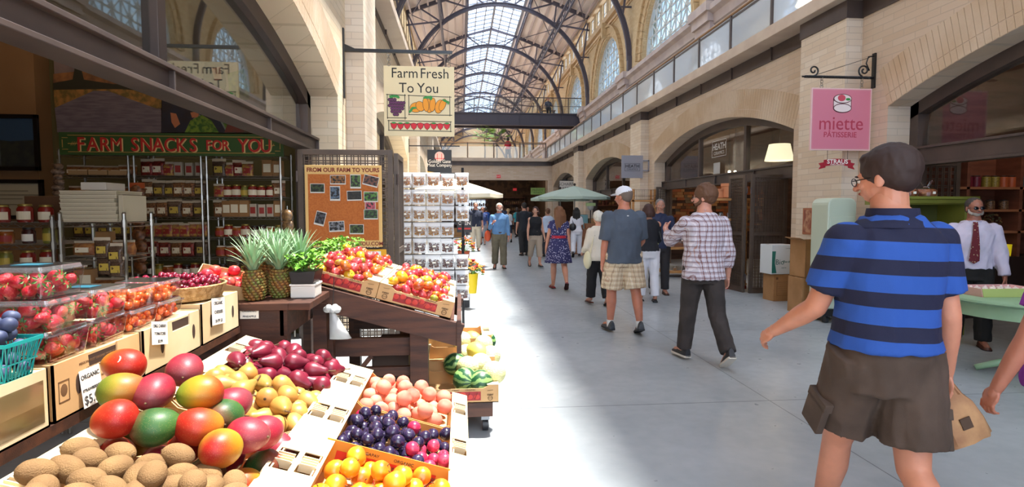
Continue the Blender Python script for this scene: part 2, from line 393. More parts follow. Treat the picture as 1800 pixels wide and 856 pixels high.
# mouldings: sill cornice, string courses, archivolts, pier capitals
mb = MB()
prof = [(XU+.02, 7.3), (XU-.12, 7.3), (XU-.16, 7.5), (XU-.3, 7.62), (XU-.34, 7.9), (XU-.5, 8.0), (XU-.5, 8.18), (XU-.3, 8.28), (XU+.02, 8.3)]
mb.prism([(a, b_) for a, b_ in prof], 'y', -BAY, 11*BAY)
trim(mb, mould)
mb = MB()
for z0, z1, d in ((12.3, 12.6, .22), (12.05, 12.18, .1), (13.8, 13.95, .2), (11.9, 11.95, .06)): mb.box(XU-d, XU+.02, -BAY, 11*BAY, z0, z1)
trim(mb, mat('moulding_tan', '#cfb189', .7))
mb = MB(); mc = MB()
for k in range(0, 11):
    yc = k*BAY+BAY/2
    for r0, r1, d in ((WR, WR+.12, .05), (WR+.14, WR+.5, .1), (WR+.52, WR+.62, .2)):
        N = 30
        for i in range(N):
            q = [(yc-r*math.cos(a), WS+.3+r*math.sin(a)) for r, a in ((r0, PI*(i+.03)/N), (r0, PI*(i+.97)/N), (r1, PI*(i+.97)/N), (r1, PI*(i+.03)/N))]
            mb.prism(q, 'x', XU-d, XU+.01)
    mb.box(XU-.35, XU, yc-.16, yc+.16, WS+WR+.35, 12.3)
    y = k*BAY
    for dy in (0,):
        mc.box(XU-.62, XU, y-.75, y+.75, 8.0, 8.3); mc.box(XU-.52, XU, y-.66, y+.66, 7.7, 8.0); mc.box(XU-.42, XU, y-.6, y+.6, 7.45, 7.7); mc.box(XU-.35, XU, y-.5, y+.5, 4.8, 7.45)
trim(mb, mat('moulding_arch', '#cdb083', .75, col2='#bc9c70', nscale=5)); trim(mc, mould)
# lattice windows
LAT = []
def lattice_window(k):
    wn_[0] += 1
    root = bpy.data.objects.new('window_%d' % wn_[0], None); COL.objects.link(root); root['kind'] = 'structure'; yc = k*BAY+BAY/2
    mb = MB(); s = .57; zc = WS+.3
    inside = lambda y, z: (z >= WS-.01 and ((y-yc)**2+max(0, z-zc)**2) <= (WR+.02)**2)
    def bar(a, b_, w):
        # clip a segment to the opening
        n = 24; pts = [(a[0]+(b_[0]-a[0])*i/n, a[1]+(b_[1]-a[1])*i/n) for i in range(n+1)]; ins = [p for p in pts if inside(*p)]
        if len(ins) > 1: mb.beam((XU+.25, ins[0][0], ins[0][1]), (XU+.25, ins[-1][0], ins[-1][1]), w, w, up=(1, 0, 0))
    n = 5
    for i in range(-n, n+1): bar((yc+i*s, WS), (yc+i*s, WS+3.3), .06)
    for j in range(0, 7): bar((yc-WR-.1, WS+j*s), (yc+WR+.1, WS+j*s), .06)
    for i in range(-n-1, n+1):
        for j in range(0, 6):
            y0, z0 = yc+i*s, WS+j*s
            if (i+j) % 2: bar((y0, z0), (y0+s, z0+s), .045)
            else: bar((y0+s, z0), (y0, z0+s), .045)
            if (i+j) % 2: bar((y0, z0+s/2), (y0+s/2, z0), .035)
            else: bar((y0+s/2, z0), (y0+s, z0+s/2), .035)
    N = 20
    for i in range(N):
        q = [(yc-r*math.cos(a), zc+r*math.sin(a)) for r, a in ((WR-.1, PI*i/N), (WR-.1, PI*(i+1)/N), (WR+.01, PI*(i+1)/N), (WR+.01, PI*i/N))]
        mb.prism(q, 'x', XU+.15, XU+.3)
    LAT.append(mb.build('lattice', lattice_m, root))
    mb = MB(); mb.prism([(yc-WR, WS)]+[(yc-WR*math.cos(PI*i/20), zc+WR*math.sin(PI*i/20)) for i in range(21)]+[(yc+WR, WS)], 'x', XU+.36, XU+.37); mb.build('glass_pane', latg, root)
for k in range(0, 10): lattice_window(k)
for k in range(0, 10):
    wn_[0] += 1; root = bpy.data.objects.new('window_%d' % wn_[0], None); COL.objects.link(root); root['kind'] = 'structure'
    mb = MB(); mg = MB()
    for j in range(6):
        ya, yb = k*BAY+BAY*j/6+.3, k*BAY+BAY*(j+1)/6-.3
        mb.box(XU+.1, XU+.16, ya, ya+.05, 12.6, 13.85); mb.box(XU+.1, XU+.16, yb-.05, yb, 12.6, 13.85); mb.box(XU+.1, XU+.16, (ya+yb)/2-.02, (ya+yb)/2+.02, 12.6, 13.85)
        for z in (12.62, 13.2, 13.8): mb.box(XU+.1, XU+.16, ya, yb, z-.025, z+.025)
        mg.box(XU+.12, XU+.125, ya, yb, 12.6, 13.85)
    mb.build('window_frame', lattice_m, root); mg.build('glass_pane', skyg, root)
# upper-floor shopfronts behind the railing: pale glazed panels, openings with warm light
mb = MB(); mf = MB()
for k in range(0, 4):
    for j, (a, b_) in enumerate(((.55, 2.2), (2.35, 4.6), (4.75, 7.0), (7.15, 8.8))):
        if (k*4+j) % 4 == 2: continue
        mb.box(XU-.62, XU-.55, k*BAY+a, k*BAY+b_, 4.9, 7.25)
    for a in (.5, 2.25, 4.65, 7.05): mf.box(XU-.2, XU, k*BAY+a, k*BAY+a+.1, 4.8, 7.2)
    mf.box(XU-.2, XU, k*BAY+.5, k*BAY+8.9, 7.1, 7.25)
trim(mb, pale); trim(mf, mat('frame_tan', '#9a8468', .6))
# ================================================================ ROOF
XC = 2.55; EZ, SZ, RZ_ = 14.2, 15.85, 16.4; XSK = 2.05
mb = MB()
XE = XC*2-XU
for sg in (1, -1):
    xs, xe = XC+sg*XSK, XC+sg*(XU+.5-XC)
    mb.prism([(xs, SZ), (xe, EZ), (xe, EZ+.12), (xs, SZ+.12)], 'y', -12, 104)
mb.build('roof_deck', deck, kind='structure')
mb = MB()
for sg in (1, -1):
    for i in range(7):
        t = (i+.5)/7; x = XC+sg*(XSK+(XU-XC-XSK)*t); z = SZ+(EZ-SZ)*t
        mb.box(x-.05, x+.05, -12, 104, z-.2, z-.02)
trim(mb, purl)
# upper wall over the farm stall side, with the same window openings
mb = MB(); mb.box(XE-.5, XE, -12, 104, 4.8, 8.3); mb.box(XE-.5, XE, -12, 104, 13.85, 14.3)
for k in range(-1, 11):
    yc = k*BAY+BAY/2; mb.box(XE-.5, XE, k*BAY, yc-WR, 8.3, 12.6); mb.box(XE-.5, XE, yc+WR, k*BAY+BAY, 8.3, 12.6)
    for i in range(12):
        p = [(yc-WR*math.cos(a), WS+.3+WR*math.sin(a)) for a in (PI*i/12, PI*(i+1)/12)]; mb.prism([p[0], p[1], (p[1][0], 12.6), (p[0][0], 12.6)], 'x', XE-.5, XE)
    for j in range(6): yy = k*BAY+BAY*j/6; mb.box(XE-.3, XE, yy-.3, yy+.3, 12.6, 13.9)
mb.build('wall_upper_opposite', upper, kind='structure')
for k in range(0, 10):
    wn_[0] += 1; root = bpy.data.objects.new('window_%d' % wn_[0], None); COL.objects.link(root); root['kind'] = 'structure'; root.location = (XE-XU-.5, 0, 0)
    c = LAT[k].copy(); COL.objects.link(c); c.parent = root
# skylight glazing
wn_[0] += 1; root = bpy.data.objects.new('window_%d' % wn_[0], None); COL.objects.link(root); root['kind'] = 'structure'
mb = MB(); mg = MB()
for sg in (1, -1):
    xs = XC+sg*XSK
    for i in range(0, 116):
        y = -12+i*1.0; mb.beam((xs, y, SZ+.05), (XC, y, RZ_), .07, .09)
    for t in (.0, .35, .7): mb.beam((xs+(XC-xs)*t, -12, SZ+(RZ_-SZ)*t+.02), (xs+(XC-xs)*t, 104, SZ+(RZ_-SZ)*t+.02), .07 if t else .3, .07)
    mg.face([(xs, -12, SZ+.1), (xs, 104, SZ+.1), (XC, 104, RZ_+.06), (XC, -12, RZ_+.06)])
mb.beam((XC, -12, RZ_-.03), (XC, 104, RZ_-.03), .16, .22)
mb.build('glazing_bars', mat('glazing_bar', '#8f939c', .5), root); mg.build('glass_pane', skyg, root)
# trusses
def truss(y):
    root = thing('roof_truss', '', 'roof truss', (XC, y, 9.0))
    Rb = 5.95; A = []
    mb = MB()
    N = 36
    for i in range(N+1): a = PI*i/N; A.append((Rb*math.cos(a), Rb*math.sin(a)))
    for (x0, z0), (x1, z1) in zip(A, A[1:]):
        for r in (1, .965): mb.beam((x0*r, 0, z0*r), (x1*r, 0, z1*r), .2, .05, up=(0, 1, 0)) if 0 else mb.beam((x0*r, 0, z0*r), (x1*r, 0, z1*r), 0.05, .15, up=(0, 1, 0))
        mb.beam((x0*.985, 0, z0*.985), (x1*.985, 0, z1*.985), .14, .02, up=(0, 1, 0))
    for sg in (1, -1): mb.box(sg*5.75-.0, sg*5.97, -.13, .13, -1.0, .2) if sg > 0 else mb.box(-5.97, -5.75, -.13, .13, -1.0, .2)
    arch = mb.build('arch_rib', steel_g, root)
    mb = MB(); roofz = lambda x: (SZ-.25 - (abs(x)-XSK)*(SZ-EZ)/(XU-XC-XSK+.5) - 9.0)
    for sg in (1, -1):
        mb.beam((sg*XSK, 0, roofz(XSK)), (sg*(XU-XC), 0, roofz(XU-XC)), .14, .24)
        mb.beam((sg*XSK, 0, roofz(XSK)), (0, 0, RZ_-9.2), .1, .16)
    raf = mb.build('rafter', steel_g, root)
    mb = MB()
    rb = lambda x: math.sqrt(max(0, Rb*Rb-x*x))
    zg = [(1.0, 2.05), (2.05, 2.05), (2.05, 3.6), (3.6, 3.75), (3.75, 5.1), (5.0, 5.9), (5.5, 5.9)]
    for sg in (1, -1):
        for xb, xt in zg:
            zt = roofz(max(xt, XSK)); mb.beam((sg*xb, 0, rb(xb)), (sg*xt, 0, zt), .09, .1, up=(0, 1, 0))
        mb.beam((sg*3.7, 0, rb(3.7)), (sg*5.93, 0, roofz(5.9)-.8), .09, .1, up=(0, 1, 0))
        mb.beam((sg*5.35, 0, rb(5.35)), (sg*5.93, 0, rb(5.35)), .07, .09, up=(0, 1, 0))
        mb.beam((sg*XSK, 0, roofz(XSK)), (sg*.2, 0, rb(0)), .06, .06, up=(0, 1, 0))
        mb.ell((sg*3.72, 0, rb(3.7)), .16, .1, .16, u=8, v=6)
    web = mb.build('web_strut', steel_g, root)
    return proto(root, arch, raf, web)
tp = truss(TR[0]); tl = ['overhead', 'nearest', 'second', 'third', 'fourth', 'fifth', 'sixth', 'seventh', 'eighth', 'ninth', 'tenth', 'last']
for i, y in enumerate(TR):
    if i == 0: continue
    inst(tp, (XC, y, 9.0), (0, 0, 0), 'grey steel arched roof truss, %s one in the row seen down the nave roof' % (tl[i] if i > 1 else 'first'), 'arched trusses along the roof')
# longitudinal lattice girders
for sg, w in ((1, 'over the lattice-window wall'), (-1, 'over the farm stall wall')):
    for xo, zz, wd in ((3.72, 13.65, 'lower'), (2.1, 15.35, 'skylight-edge')):
        x = XC+sg*xo; t = thing('roof_girder', 'long grey %s lattice girder between the trusses %s' % (wd, w), 'girder', (x, 0, zz))
        mb = MB(); hh = .55 if wd == 'lower' else .3
        mb.box(-.06, .06, -12, 104, -.05, .05); mb.box(-.05, .05, -12, 104, -hh-.08, -hh); mb.build('chord', steel_g, t)
        mb = MB(); y = -9.4
        while y < 103:
            mb.beam((0, y, -.02), (0, y+.59, -hh-.03), .04, .05, up=(1, 0, 0)); mb.beam((0, y+.59, -hh-.03), (0, y+1.175, -.02), .04, .05, up=(1, 0, 0)); y += 1.175
        mb.build('web_strut', steel_g, t)
# diagonal wind bracing rods under roof
mb = MB()
for k in range(0, 11):
    for sg in (1, -1):
        x0, x1 = XC+sg*2.2, XC+sg*5.6
        mb.tube((x0, k*BAY, 15.4), (x1, k*BAY+BAY, 14.0), .03, n=6); mb.tube((x1, k*BAY, 14.0), (x0, k*BAY+BAY, 15.4), .03, n=6)
trim(mb, steel_g)
# ================================================================ FAR END OF THE HALL
mb = MB(); mb.box(-1.9, 5.8, 36.0, 36.4, 3.45, 4.6); mb.box(-1.9, -1.2, 36, 36.4, 0, 3.45); mb.box(5.6, 5.8, 36, 36.4, 0, 3.45)
mb.build('wall_far', brick_r, kind='structure')
trim(MB().box(-1.9, 5.8, 35.9, 36.0, 4.35, 4.6), steel)
MB().box(-4.5, 9.0, 36.4, 104, 4.6, 4.8).build('floor_upper', stone, kind='structure')
trim(MB().box(-1.9, 5.8, 35.6, 36.4, 4.6, 4.8), stone)
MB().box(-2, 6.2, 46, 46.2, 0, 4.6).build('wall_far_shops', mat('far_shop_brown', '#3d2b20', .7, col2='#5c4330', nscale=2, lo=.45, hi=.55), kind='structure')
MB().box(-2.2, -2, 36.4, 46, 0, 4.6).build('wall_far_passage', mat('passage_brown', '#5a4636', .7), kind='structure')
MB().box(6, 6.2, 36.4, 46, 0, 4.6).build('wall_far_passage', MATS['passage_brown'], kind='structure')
MB().box(-4.5, 9, 104, 104.3, 4.8, 16.6).build('wall_end', upper, kind='structure')
# footbridge across the nave
t = thing('footbridge', 'dark steel footbridge crossing high above the far end of the hall', 'footbridge', (XC, 40, 7.9))
mb = MB(); L = XU-XC; mb.box(-L, L, -.9, -.7, -.55, .25); mb.box(-L, L, -.98, -.64, .2, .27); mb.box(-L, L, -.98, -.64, -.57, -.5); mb.box(-L, L, .7, .9, -.55, .25)
for i in range(9): mb.box(-L+i*1.48, -L+i*1.48+.03, -.97, -.7, -.5, .2)
mb.build('girder', mat('steel_bridge', '#3d3842', .5), t)
MB().box(-L, L, -.7, .7, .1, .2).build('deck_slab', stone, t)
mb = MB()
for i in range(12): mb.box(-L+i*1.08, -L+i*1.08+.05, -.86, -.8, .25, 1.35)
mb.box(-L, L, -.86, -.8, 1.3, 1.36); mb.box(-L, L, -.85, -.81, .75, .78); mb.build('railing', steel, t)
MB().box(-L, L, -.84, -.83, .3, 1.25).build('glass_panel', clear, t)
# ================================================================ LEFT SHOP SHELL
tanw = mat('wall_shop_tan', '#8f6b48', .8, col2='#85623f', nscale=1)
MB().box(-8.2, -1.87, 7.5, 7.7, 0, 4.9).build('wall_shop_back', mat('wall_shop_green', '#5b5330', .8), kind='structure')
MB().box(-8.2, -4.97, 7.25, 7.5, 0, 4.9).build('wall_shop_corner', tanw, kind='structure')
MB().box(-8.4, -8.2, -1.2, 7.7, 0, 4.9).build('wall_shop_left', tanw, kind='structure')
MB().box(-8.2, -1.87, -1.4, -1.2, 0, 4.9).build('wall_shop_front', tanw, kind='structure')
MB().box(-8.4, -1.87, -1.4, 7.7, 4.8, 4.94).build('ceiling', mat('ceiling_shop', '#6d5a48', .8), kind='structure')
for k in (1, 2, 3):
    MB().box(-4.6, -4.4, k*BAY-1.7, k*BAY+7.9, 0, 4.95).build('wall_shop_rear', mat('shop_rear_brown', '#6b5645', .8, col2='#8a745c', nscale=1.4), kind='structure')
    MB().box(-4.4, -1.87, k*BAY+7.6, k*BAY+7.75, 0, 4.95).build('wall_shop_divider', MATS['shop_rear_brown'], kind='structure')
MB().box(-8.4, -1.87, -12, -11.8, 0, 4.95).build('wall_behind', tanw, kind='structure')
# flat colours used for prints
def flat(h, r=.6): return mat('print_'+h.strip('#'), h, r)
def panel(name, Y, x0, x1, z0, z1, mt, thick=.02, parent=None, off=(0, 0, 0), **kw):
    return MB().box(x0-off[0], x1-off[0], Y-off[1], Y+thick-off[1], z0-off[2], z1-off[2]).build(name, mt, parent, **kw)
def px_poly(mb, pts, Y, th=.002, o=(0, 0, 0)):
    q = [P(a, b, Y=Y) for a, b in pts]; mb.prism([(p.x-o[0], p.z-o[2]) for p in q], 'y', Y-th-o[1], Y-o[1])
# mural 1: road between fields, a flat print
Y = 7.42; a, b_ = P(93, 78, Y=Y), P(284, 234, Y=Y)
t = thing('landscape_mural', 'landscape photo mural of a grey canal between dry fields above the green sign', 'mural', (a.x, Y, b_.z)); o = t.location
panel('print', Y, a.x, b_.x, b_.z, a.z, mat('mural_sky', '#8f7a74', .6, col2='#6f5f60', nscale=1.5), .03, t, o)
mb = MB(); px_poly(mb, [(94, 130), (150, 124), (200, 128), (284, 122), (284, 150), (94, 150)], Y, .003, o); mb.build('hills', mat('mural_hill', '#a06a3c', .6, col2='#6d4a30', nscale=6), t)
mb = MB(); px_poly(mb, [(94, 146), (128, 140), (132, 118), (142, 116), (148, 140), (200, 148), (284, 150), (284, 160), (94, 160)], Y, .005, o); mb.build('tree_line', mat('mural_tree', '#2c2a1c', .6), t)
mb = MB(); px_poly(mb, [(95, 158), (170, 157), (215, 157), (284, 163), (284, 190), (150, 200), (97, 190)], Y, .007, o); mb.build('field', mat('mural_field', '#a8763a', .6, col2='#6c5a2a', nscale=12), t)
mb = MB(); px_poly(mb, [(97, 190), (165, 160), (190, 160), (284, 194), (284, 233), (102, 233)], Y, .009, o); mb.build('water', mat('mural_water', '#756a72', .5, col2='#625862', nscale=5, stretch=(1, 1, 8)), t)
# mural 2: people crouching in a garden
a, b_ = P(285, 82, Y=Y), P(497, 234, Y=Y)
t = thing('farmer_mural', 'photo mural of people in dark clothes kneeling over leafy greens behind the steel beam', 'mural', (a.x, Y, b_.z)); o = t.location
panel('print', Y, a.x, b_.x, b_.z, a.z, mat('mural_haze', '#8c7f6a', .6, col2='#6f7a72', nscale=2), .03, t, o)
mb = MB(); px_poly(mb, [(285, 172), (310, 172), (345, 192), (352, 200), (340, 208), (332, 222), (325, 233), (285, 233)], Y, .004, o); px_poly(mb, [(350, 200), (380, 200), (398, 233), (384, 233)], Y, .004, o)
px_poly(mb, [(360, 110), (392, 106), (398, 150), (385, 200), (350, 186)], Y, .004, o); mb.build('dark_clothes', mat('mural_clothes', '#241d26', .6, col2='#1c2236', nscale=5), t)
mb = MB(); px_poly(mb, [(300, 198), (310, 200), (317, 218), (308, 225), (302, 215)], Y, .007, o); px_poly(mb, [(335, 198), (352, 195), (348, 206), (338, 207)], Y, .007, o); px_poly(mb, [(372, 120), (388, 118), (390, 140), (378, 142)], Y, .007, o); mb.build('hands', mat('mural_skin', '#b5714e', .6), t)
mb = MB(); px_poly(mb, [(325, 233), (335, 212), (355, 202), (372, 212), (385, 233)], Y, .006, o); px_poly(mb, [(390, 210), (410, 212), (412, 233), (400, 233)], Y, .006, o); px_poly(mb, [(400, 130), (430, 120), (440, 175), (405, 178)], Y, .006, o); mb.build('greens', mat('mural_green', '#6f8a2a', .6, col2='#2f5a1e', nscale=20), t)
mb = MB(); px_poly(mb, [(400, 218), (440, 212), (460, 233), (395, 233)], Y, .008, o); mb.build('soil', mat('mural_red', '#6b3028', .6, col2='#4a3a30', nscale=9), t)
# green sign
Y = 6.7; a, b_ = P(103, 232, Y=Y), P(498, 275, Y=Y)
t = thing('snack_sign', 'long dark green sign with red letters reading FARM SNACKS FOR YOU above the wire shelves', 'sign', (a.x, Y, b_.z)); o = t.location
w, h = b_.x-a.x, a.z-b_.z
MB().box(0, w, 0, .03, 0, h).build('board', mat('sign_green', '#2f4a26', .4), t)
mb = MB(); gx = .03
for q in ((gx+.06, w-gx-.06, gx, gx+.006), (gx+.06, w-gx-.06, h-gx-.006, h-gx), (gx, gx+.006, gx+.05, h-gx-.05), (w-gx-.006, w-gx, gx+.05, h-gx-.05)): mb.box(q[0], q[1], -.003, 0, q[2], q[3])
for cx, cz in ((gx+.03, gx+.03), (w-gx-.03, gx+.03), (gx+.03, h-gx-.03), (w-gx-.03, h-gx-.03)): mb.box(cx-.03, cx+.03, -.003, 0, cz-.003, cz+.003)
for x in (.14, w-.14):
    mb.box(x-.05, x+.05, -.003, 0, h/2-.004, h/2+.004)
    for d in (-.02, .0, .02): mb.beam((x+d, -.0015, h/2-.02), (x+d+.02, -.0015, h/2+.02), .003, .004, up=(0, 1, 0))
mb.build('gold_border', mat('sign_gold', '#b08a4a', .4), t)
for nm, dx, dz, y, mt in (('letter_shadow', .012, -.008, -.002, mat('sign_cream', '#c9a873', .5)), ('lettering', 0, 0, -.006, mat('sign_red', '#a3201c', .5))):
    mb = MB()
    for tx, px, s in (('FARM', 171, .21), ('SNACKS', 285, .21), ('FOR', 379, .155), ('YOU', 446, .21)):
        for ci, ch in enumerate(tx):
            pitch = {4: 20.5, 6: 20.5, 3: 20.5 if s > .2 else 15}[len(tx)]; mb.text(ch, s, T((px-103+(ci-(len(tx)-1)/2)*pitch)/395*w+dx, y, h/2-s*.36+dz) @ FRONT, .002, bold=0 if ch == 'M' else .0025, sx=.85)
    mb.build(nm, mt, t)
# framed pictures on the tan wall
def framed(name, label, px0, py0, px1, py1, Y, mt, extra=None):
    a, b_ = P(px0, py0, Y=Y), P(px1, py1, Y=Y); t = thing(name, label, 'picture', (a.x, Y, b_.z)); w, h = b_.x-a.x, a.z-b_.z; mb = MB(); f = .045
    for q in ((0, w, 0, f), (0, w, h-f, h), (0, f, 0, h), (w-f, w, 0, h)): mb.box(q[0], q[1], -.03, .01, q[2], q[3])
    mb.build('frame', mat('frame_black', '#0d0c0e', .3), t, bevel=.004); MB().box(f, w-f, -.01, 0, f, h-f).build('print', mt, t)
    if extra: extra(t, w, h, f)
    return t
def ex1(t, w, h, f):
    MB().prism([(f, f), (w-f, f), (w-f, h*.55), (w*.6, h*.52), (f, h*.6)], 'y', -.012, -.01).build('hill', mat('pic_dark', '#1d2326', .5, col2='#2c302a', nscale=9), t)
    MB().box(w*.45, w*.46, -.014, -.012, f, h*.8).build('pole', mat('pic_pole', '#4a4f52', .5), t)
framed('framed_photo', 'dark framed night-blue landscape photo hanging on the tan shop wall', -60, 200, 72, 300, 7.2, mat('pic_blue', '#2c4560', .4), ex1)
def ex2(t, w, h, f):
    mb = MB()
    for i, (s, z) in enumerate(((.5, .7), (.8, .6), (.35, .5), (.5, .36))): mb.box(w*.55-w*s/2, w*.55+w*s/2, -.013, -.01, h*z, h*z+.008)
    mb.build('writing', mat('pic_ink', '#5d5648', .5), t)
framed('framed_certificate', 'black framed cream certificate below the landscape photo on the tan wall', -60, 315, 80, 385, 7.2, mat('pic_paper', '#a39a84', .6), ex2)
# ================================================================ SHELVING
chrome = mat('chrome_wire', '#9a958c', .3, metal=.9)
def wire_shelf(label, x0, x1, y0, y1, zs, ztop, group=None):
    t = thing('wire_shelf', label, 'shelving unit', (x0, y0, 0), group=group); w, d = x1-x0, y1-y0
    for px, py in ((0, 0), (w, 0), (0, d), (w, d)):
        mb = MB().tube((px, py, .02), (px, py, ztop), .013, n=8); mb.tube((px, py, ztop), (px, py, ztop+.012), .016, .008, n=8)
        for z in zs: mb.tube((px, py, z-.03), (px, py, z+.02), .019, n=8)
        mb.build('post', chrome, t, smooth='auto')
    for z in zs:
        mb = MB()
        for zz in (z, z-.028):
            for y in (0, d): mb.beam((0, y, zz), (w, y, zz), .006, .006)
            for x in (0, w): mb.beam((x, 0, zz), (x, d, zz), .006, .006)
        n = int(w/.05)
        for i in range(n): mb.beam((w*i/n, 0, z if i % 2 else z-.028), (w*(i+1)/n, 0, z-.028 if i % 2 else z), .004, .004)
        for i in range(1, int(w/.03)): mb.beam((i*.03, 0, z), (i*.03, d, z), .003, .003)
        mb.build('shelf', chrome, t)
    return t
# small goods: one prototype of each kind with its parts
def lidded_jar(name, content, lid, label_m, r=.045, h=.12):
    t = thing(name, '', 'jar'); 
    b1 = MB().lathe([(r*.9, 0), (r, .008), (r, h*.75), (r*.8, h*.86), (r*.78, h*.9)], n=14).build('contents', content, t, smooth='auto')
    l = MB().lathe([(r*.86, h*.88), (r*.88, h*.9), (r*.88, h-.004), (r*.82, h)], n=14).build('lid', lid, t, smooth='auto')
    k = MB()
    N = 10
    for i in range(N):
        a0, a1 = -PI/2-1.2+2.4*i/N, -PI/2-1.2+2.4*(i+1)/N; R_ = r*1.02
        k.face([(R_*math.cos(a0), R_*math.sin(a0), h*.15), (R_*math.cos(a1), R_*math.sin(a1), h*.15), (R_*math.cos(a1), R_*math.sin(a1), h*.6), (R_*math.cos(a0), R_*math.sin(a0), h*.6)])
    k = k.build('paper_label', label_m, t)
    return proto(t, b1, l, k)
def pouch(name, content, label_m, w=.13, h=.17, d=.05, cat='bag', hdr=None):
    t = thing(name, '', cat); mb = MB()
    rings = []
    for j in range(9):
        v = j/8; z = v*h*.85; th = d/2*math.sin(PI*min(1, .12+v*.88))**.6+.002; ww = w/2*(1-.06*math.sin(PI*v))
        rings.append([Vector((ww*math.copysign(abs(math.cos(a))**.5, math.cos(a)), th*math.sin(a)+.004*math.sin(7*a+j), z)) for a in [2*PI*i/18 for i in range(18)]])
    mb._rings(rings); a = mb.build('contents', content, t, smooth=True)
    b1 = MB().box(-w/2, w/2, -.003, .003, h*.84, h).build('seal', hdr or bagclear, t)
    k = MB().box(-w*.28, w*.28, -d/2-.003, -d/2+.008, h*.2, h*.55).build('paper_label', label_m, t)
    return proto(t, a, b1, k)
def packet(name, body, label_m, w=.1, h=.16, d=.06, cat='packet'):
    t = thing(name, '', cat)
    a = MB().box(-w/2, w/2, -d/2, d/2, 0, h).build('carton', body, t, bevel=.004)
    k = MB().box(-w*.35, w*.35, -d/2-.002, -d/2, h*.25, h*.75).build('paper_label', label_m, t)
    return proto(t, a, k)
bagclear = mat('bag_header', '#b7a892', .4)
paper = mat('label_paper', '#d6c9ae', .7); paperr = mat('label_red', '#8e2a22', .6); papery = mat('label_yellow', '#b59a3e', .6); paperw = mat('paper_white', '#e4ddd0', .7)
GOODS = {}
GOODS['red_jar'] = lidded_jar('preserve_jar', mat('jam_red', '#7b1f18', .25), mat('lid_gold', '#8f7a3c', .35, metal=.6), paper)
GOODS['dark_jar'] = lidded_jar('sauce_jar', mat('jam_dark', '#3a1a16', .25), mat('lid_dark', '#2a2522', .4), paperw, .04, .11)
GOODS['green_jar'] = lidded_jar('pickle_jar', mat('jam_olive', '#6e6a2a', .3), MATS['lid_gold'], papery, .042, .12)
GOODS['round_jar'] = lidded_jar('honey_jar', mat('jam_amber', '#8a4a18', .2), mat('lid_white', '#b5aa98', .5), paperr, .05, .1)
GOODS['nut_bag'] = pouch('nut_bag', mat('bag_nuts', '#8a5a32', .5, col2='#4a2c18', nscale=60), paper)
GOODS['fruit_bag'] = pouch('dried_fruit_bag', mat('bag_red', '#8c2a1e', .4, col2='#4a1510', nscale=50), paper)
GOODS['dark_bag'] = pouch('mix_bag', mat('bag_dark', '#3a2a22', .35, col2='#5d4634', nscale=70), papery)
GOODS['candy_bag'] = pouch('candy_bag', mat('bag_candy', '#8c3a4a', .4, col2='#b08a3a', nscale=40), paperr, .11, .14)
GOODS['brown_packet'] = packet('paper_packet', mat('kraft_dark', '#8a6238', .7), paper)
GOODS['white_packet'] = packet('tea_packet', mat('packet_white', '#a89a88', .6), paperr, .07, .13, .05)
GOODS['loaf'] = pouch('cookie_bag', mat('bag_cookie', '#a8703a', .5, col2='#7a4420', nscale=25), paper, .16, .1, .1)
NOUN = dict(red_jar='jar of red preserve', dark_jar='dark sauce jar', green_jar='olive pickle jar', round_jar='squat amber honey jar', nut_bag='bag of brown nuts', fruit_bag='bag of red dried fruit', dark_bag='dark snack mix bag', candy_bag='colourful candy bag', brown_packet='brown paper packet', white_packet='pale tea packet', loaf='bag of orange-brown cookies')
def stock(unit, x0, x1, y, zs, rows, grp):
    """fill shelves; rows: list of goods sequences, one for each shelf from the top"""
    names = ['top', 'second', 'third', 'fourth', 'fifth', 'sixth', 'seventh']
    for si, (z, row) in enumerate(zip(zs, rows)):
        if not row: continue
        n = len(row); cnt = {}
        for i, g in enumerate(row):
            if not g: continue
            k = cnt.get(g, 0); cnt[g] = k+1
            x = x0+(x1-x0)*(i+.5)/n
            inst(GOODS[g], (x, y+R.uniform(-.02, .03), z+.004), (0, 0, R.uniform(-.15, .15)), '%s on the %s shelf of the %s, %s along' % (NOUN[g], names[si], unit, ORD[i]) , grp, s=R.uniform(.96, 1.08)*(1.14 if y > 6 else 1))
        # price tags
zb = [2.23, 1.98, 1.74, 1.51, 1.28, 1.05, .83]
xa, xb2, xc2, xd = -4.46, -3.68, -2.9, -2.03
wire_shelf('tall chrome wire shelf holding trays of cookies beside the tan wall corner', xa+.03, xb2-.03, 6.78, 7.2, zb, 2.26)
wire_shelf('tall chrome wire shelf of nut bags in the middle below the snack sign', xb2+.03, xc2-.03, 6.78, 7.2, zb, 2.26)
wire_shelf('tall chrome wire shelf of jars and packets nearest the cork notice board', xc2+.03, xd-.03, 6.78, 7.2, zb, 2.26)
stock('cookie rack', xa+.05, xb2-.05, 6.92, zb[1:], [['loaf']*6, ['loaf', 'loaf', None, 'loaf', 'loaf'], ['nut_bag', 'nut_bag', 'dark_bag', 'nut_bag', 'dark_bag', 'dark_bag'], ['dark_bag']*5, ['brown_packet']*6, ['dark_bag']*6], 'goods on the cookie rack')
stock('middle wire rack', xb2+.05, xc2-.05, 6.92, zb[1:], [['fruit_bag', 'fruit_bag', 'candy_bag', 'white_packet', 'white_packet', 'white_packet'], ['nut_bag', 'dark_bag', 'dark_bag', 'nut_bag', 'nut_bag', 'dark_bag'], ['nut_bag', 'nut_bag', 'dark_bag', 'nut_bag', 'dark_bag'], ['candy_bag']*7, ['fruit_bag', 'fruit_bag', 'nut_bag', 'fruit_bag', 'dark_bag'], ['dark_jar', 'green_jar', 'round_jar', 'red_jar', 'dark_jar', 'red_jar', 'green_jar']], 'goods on the middle rack')
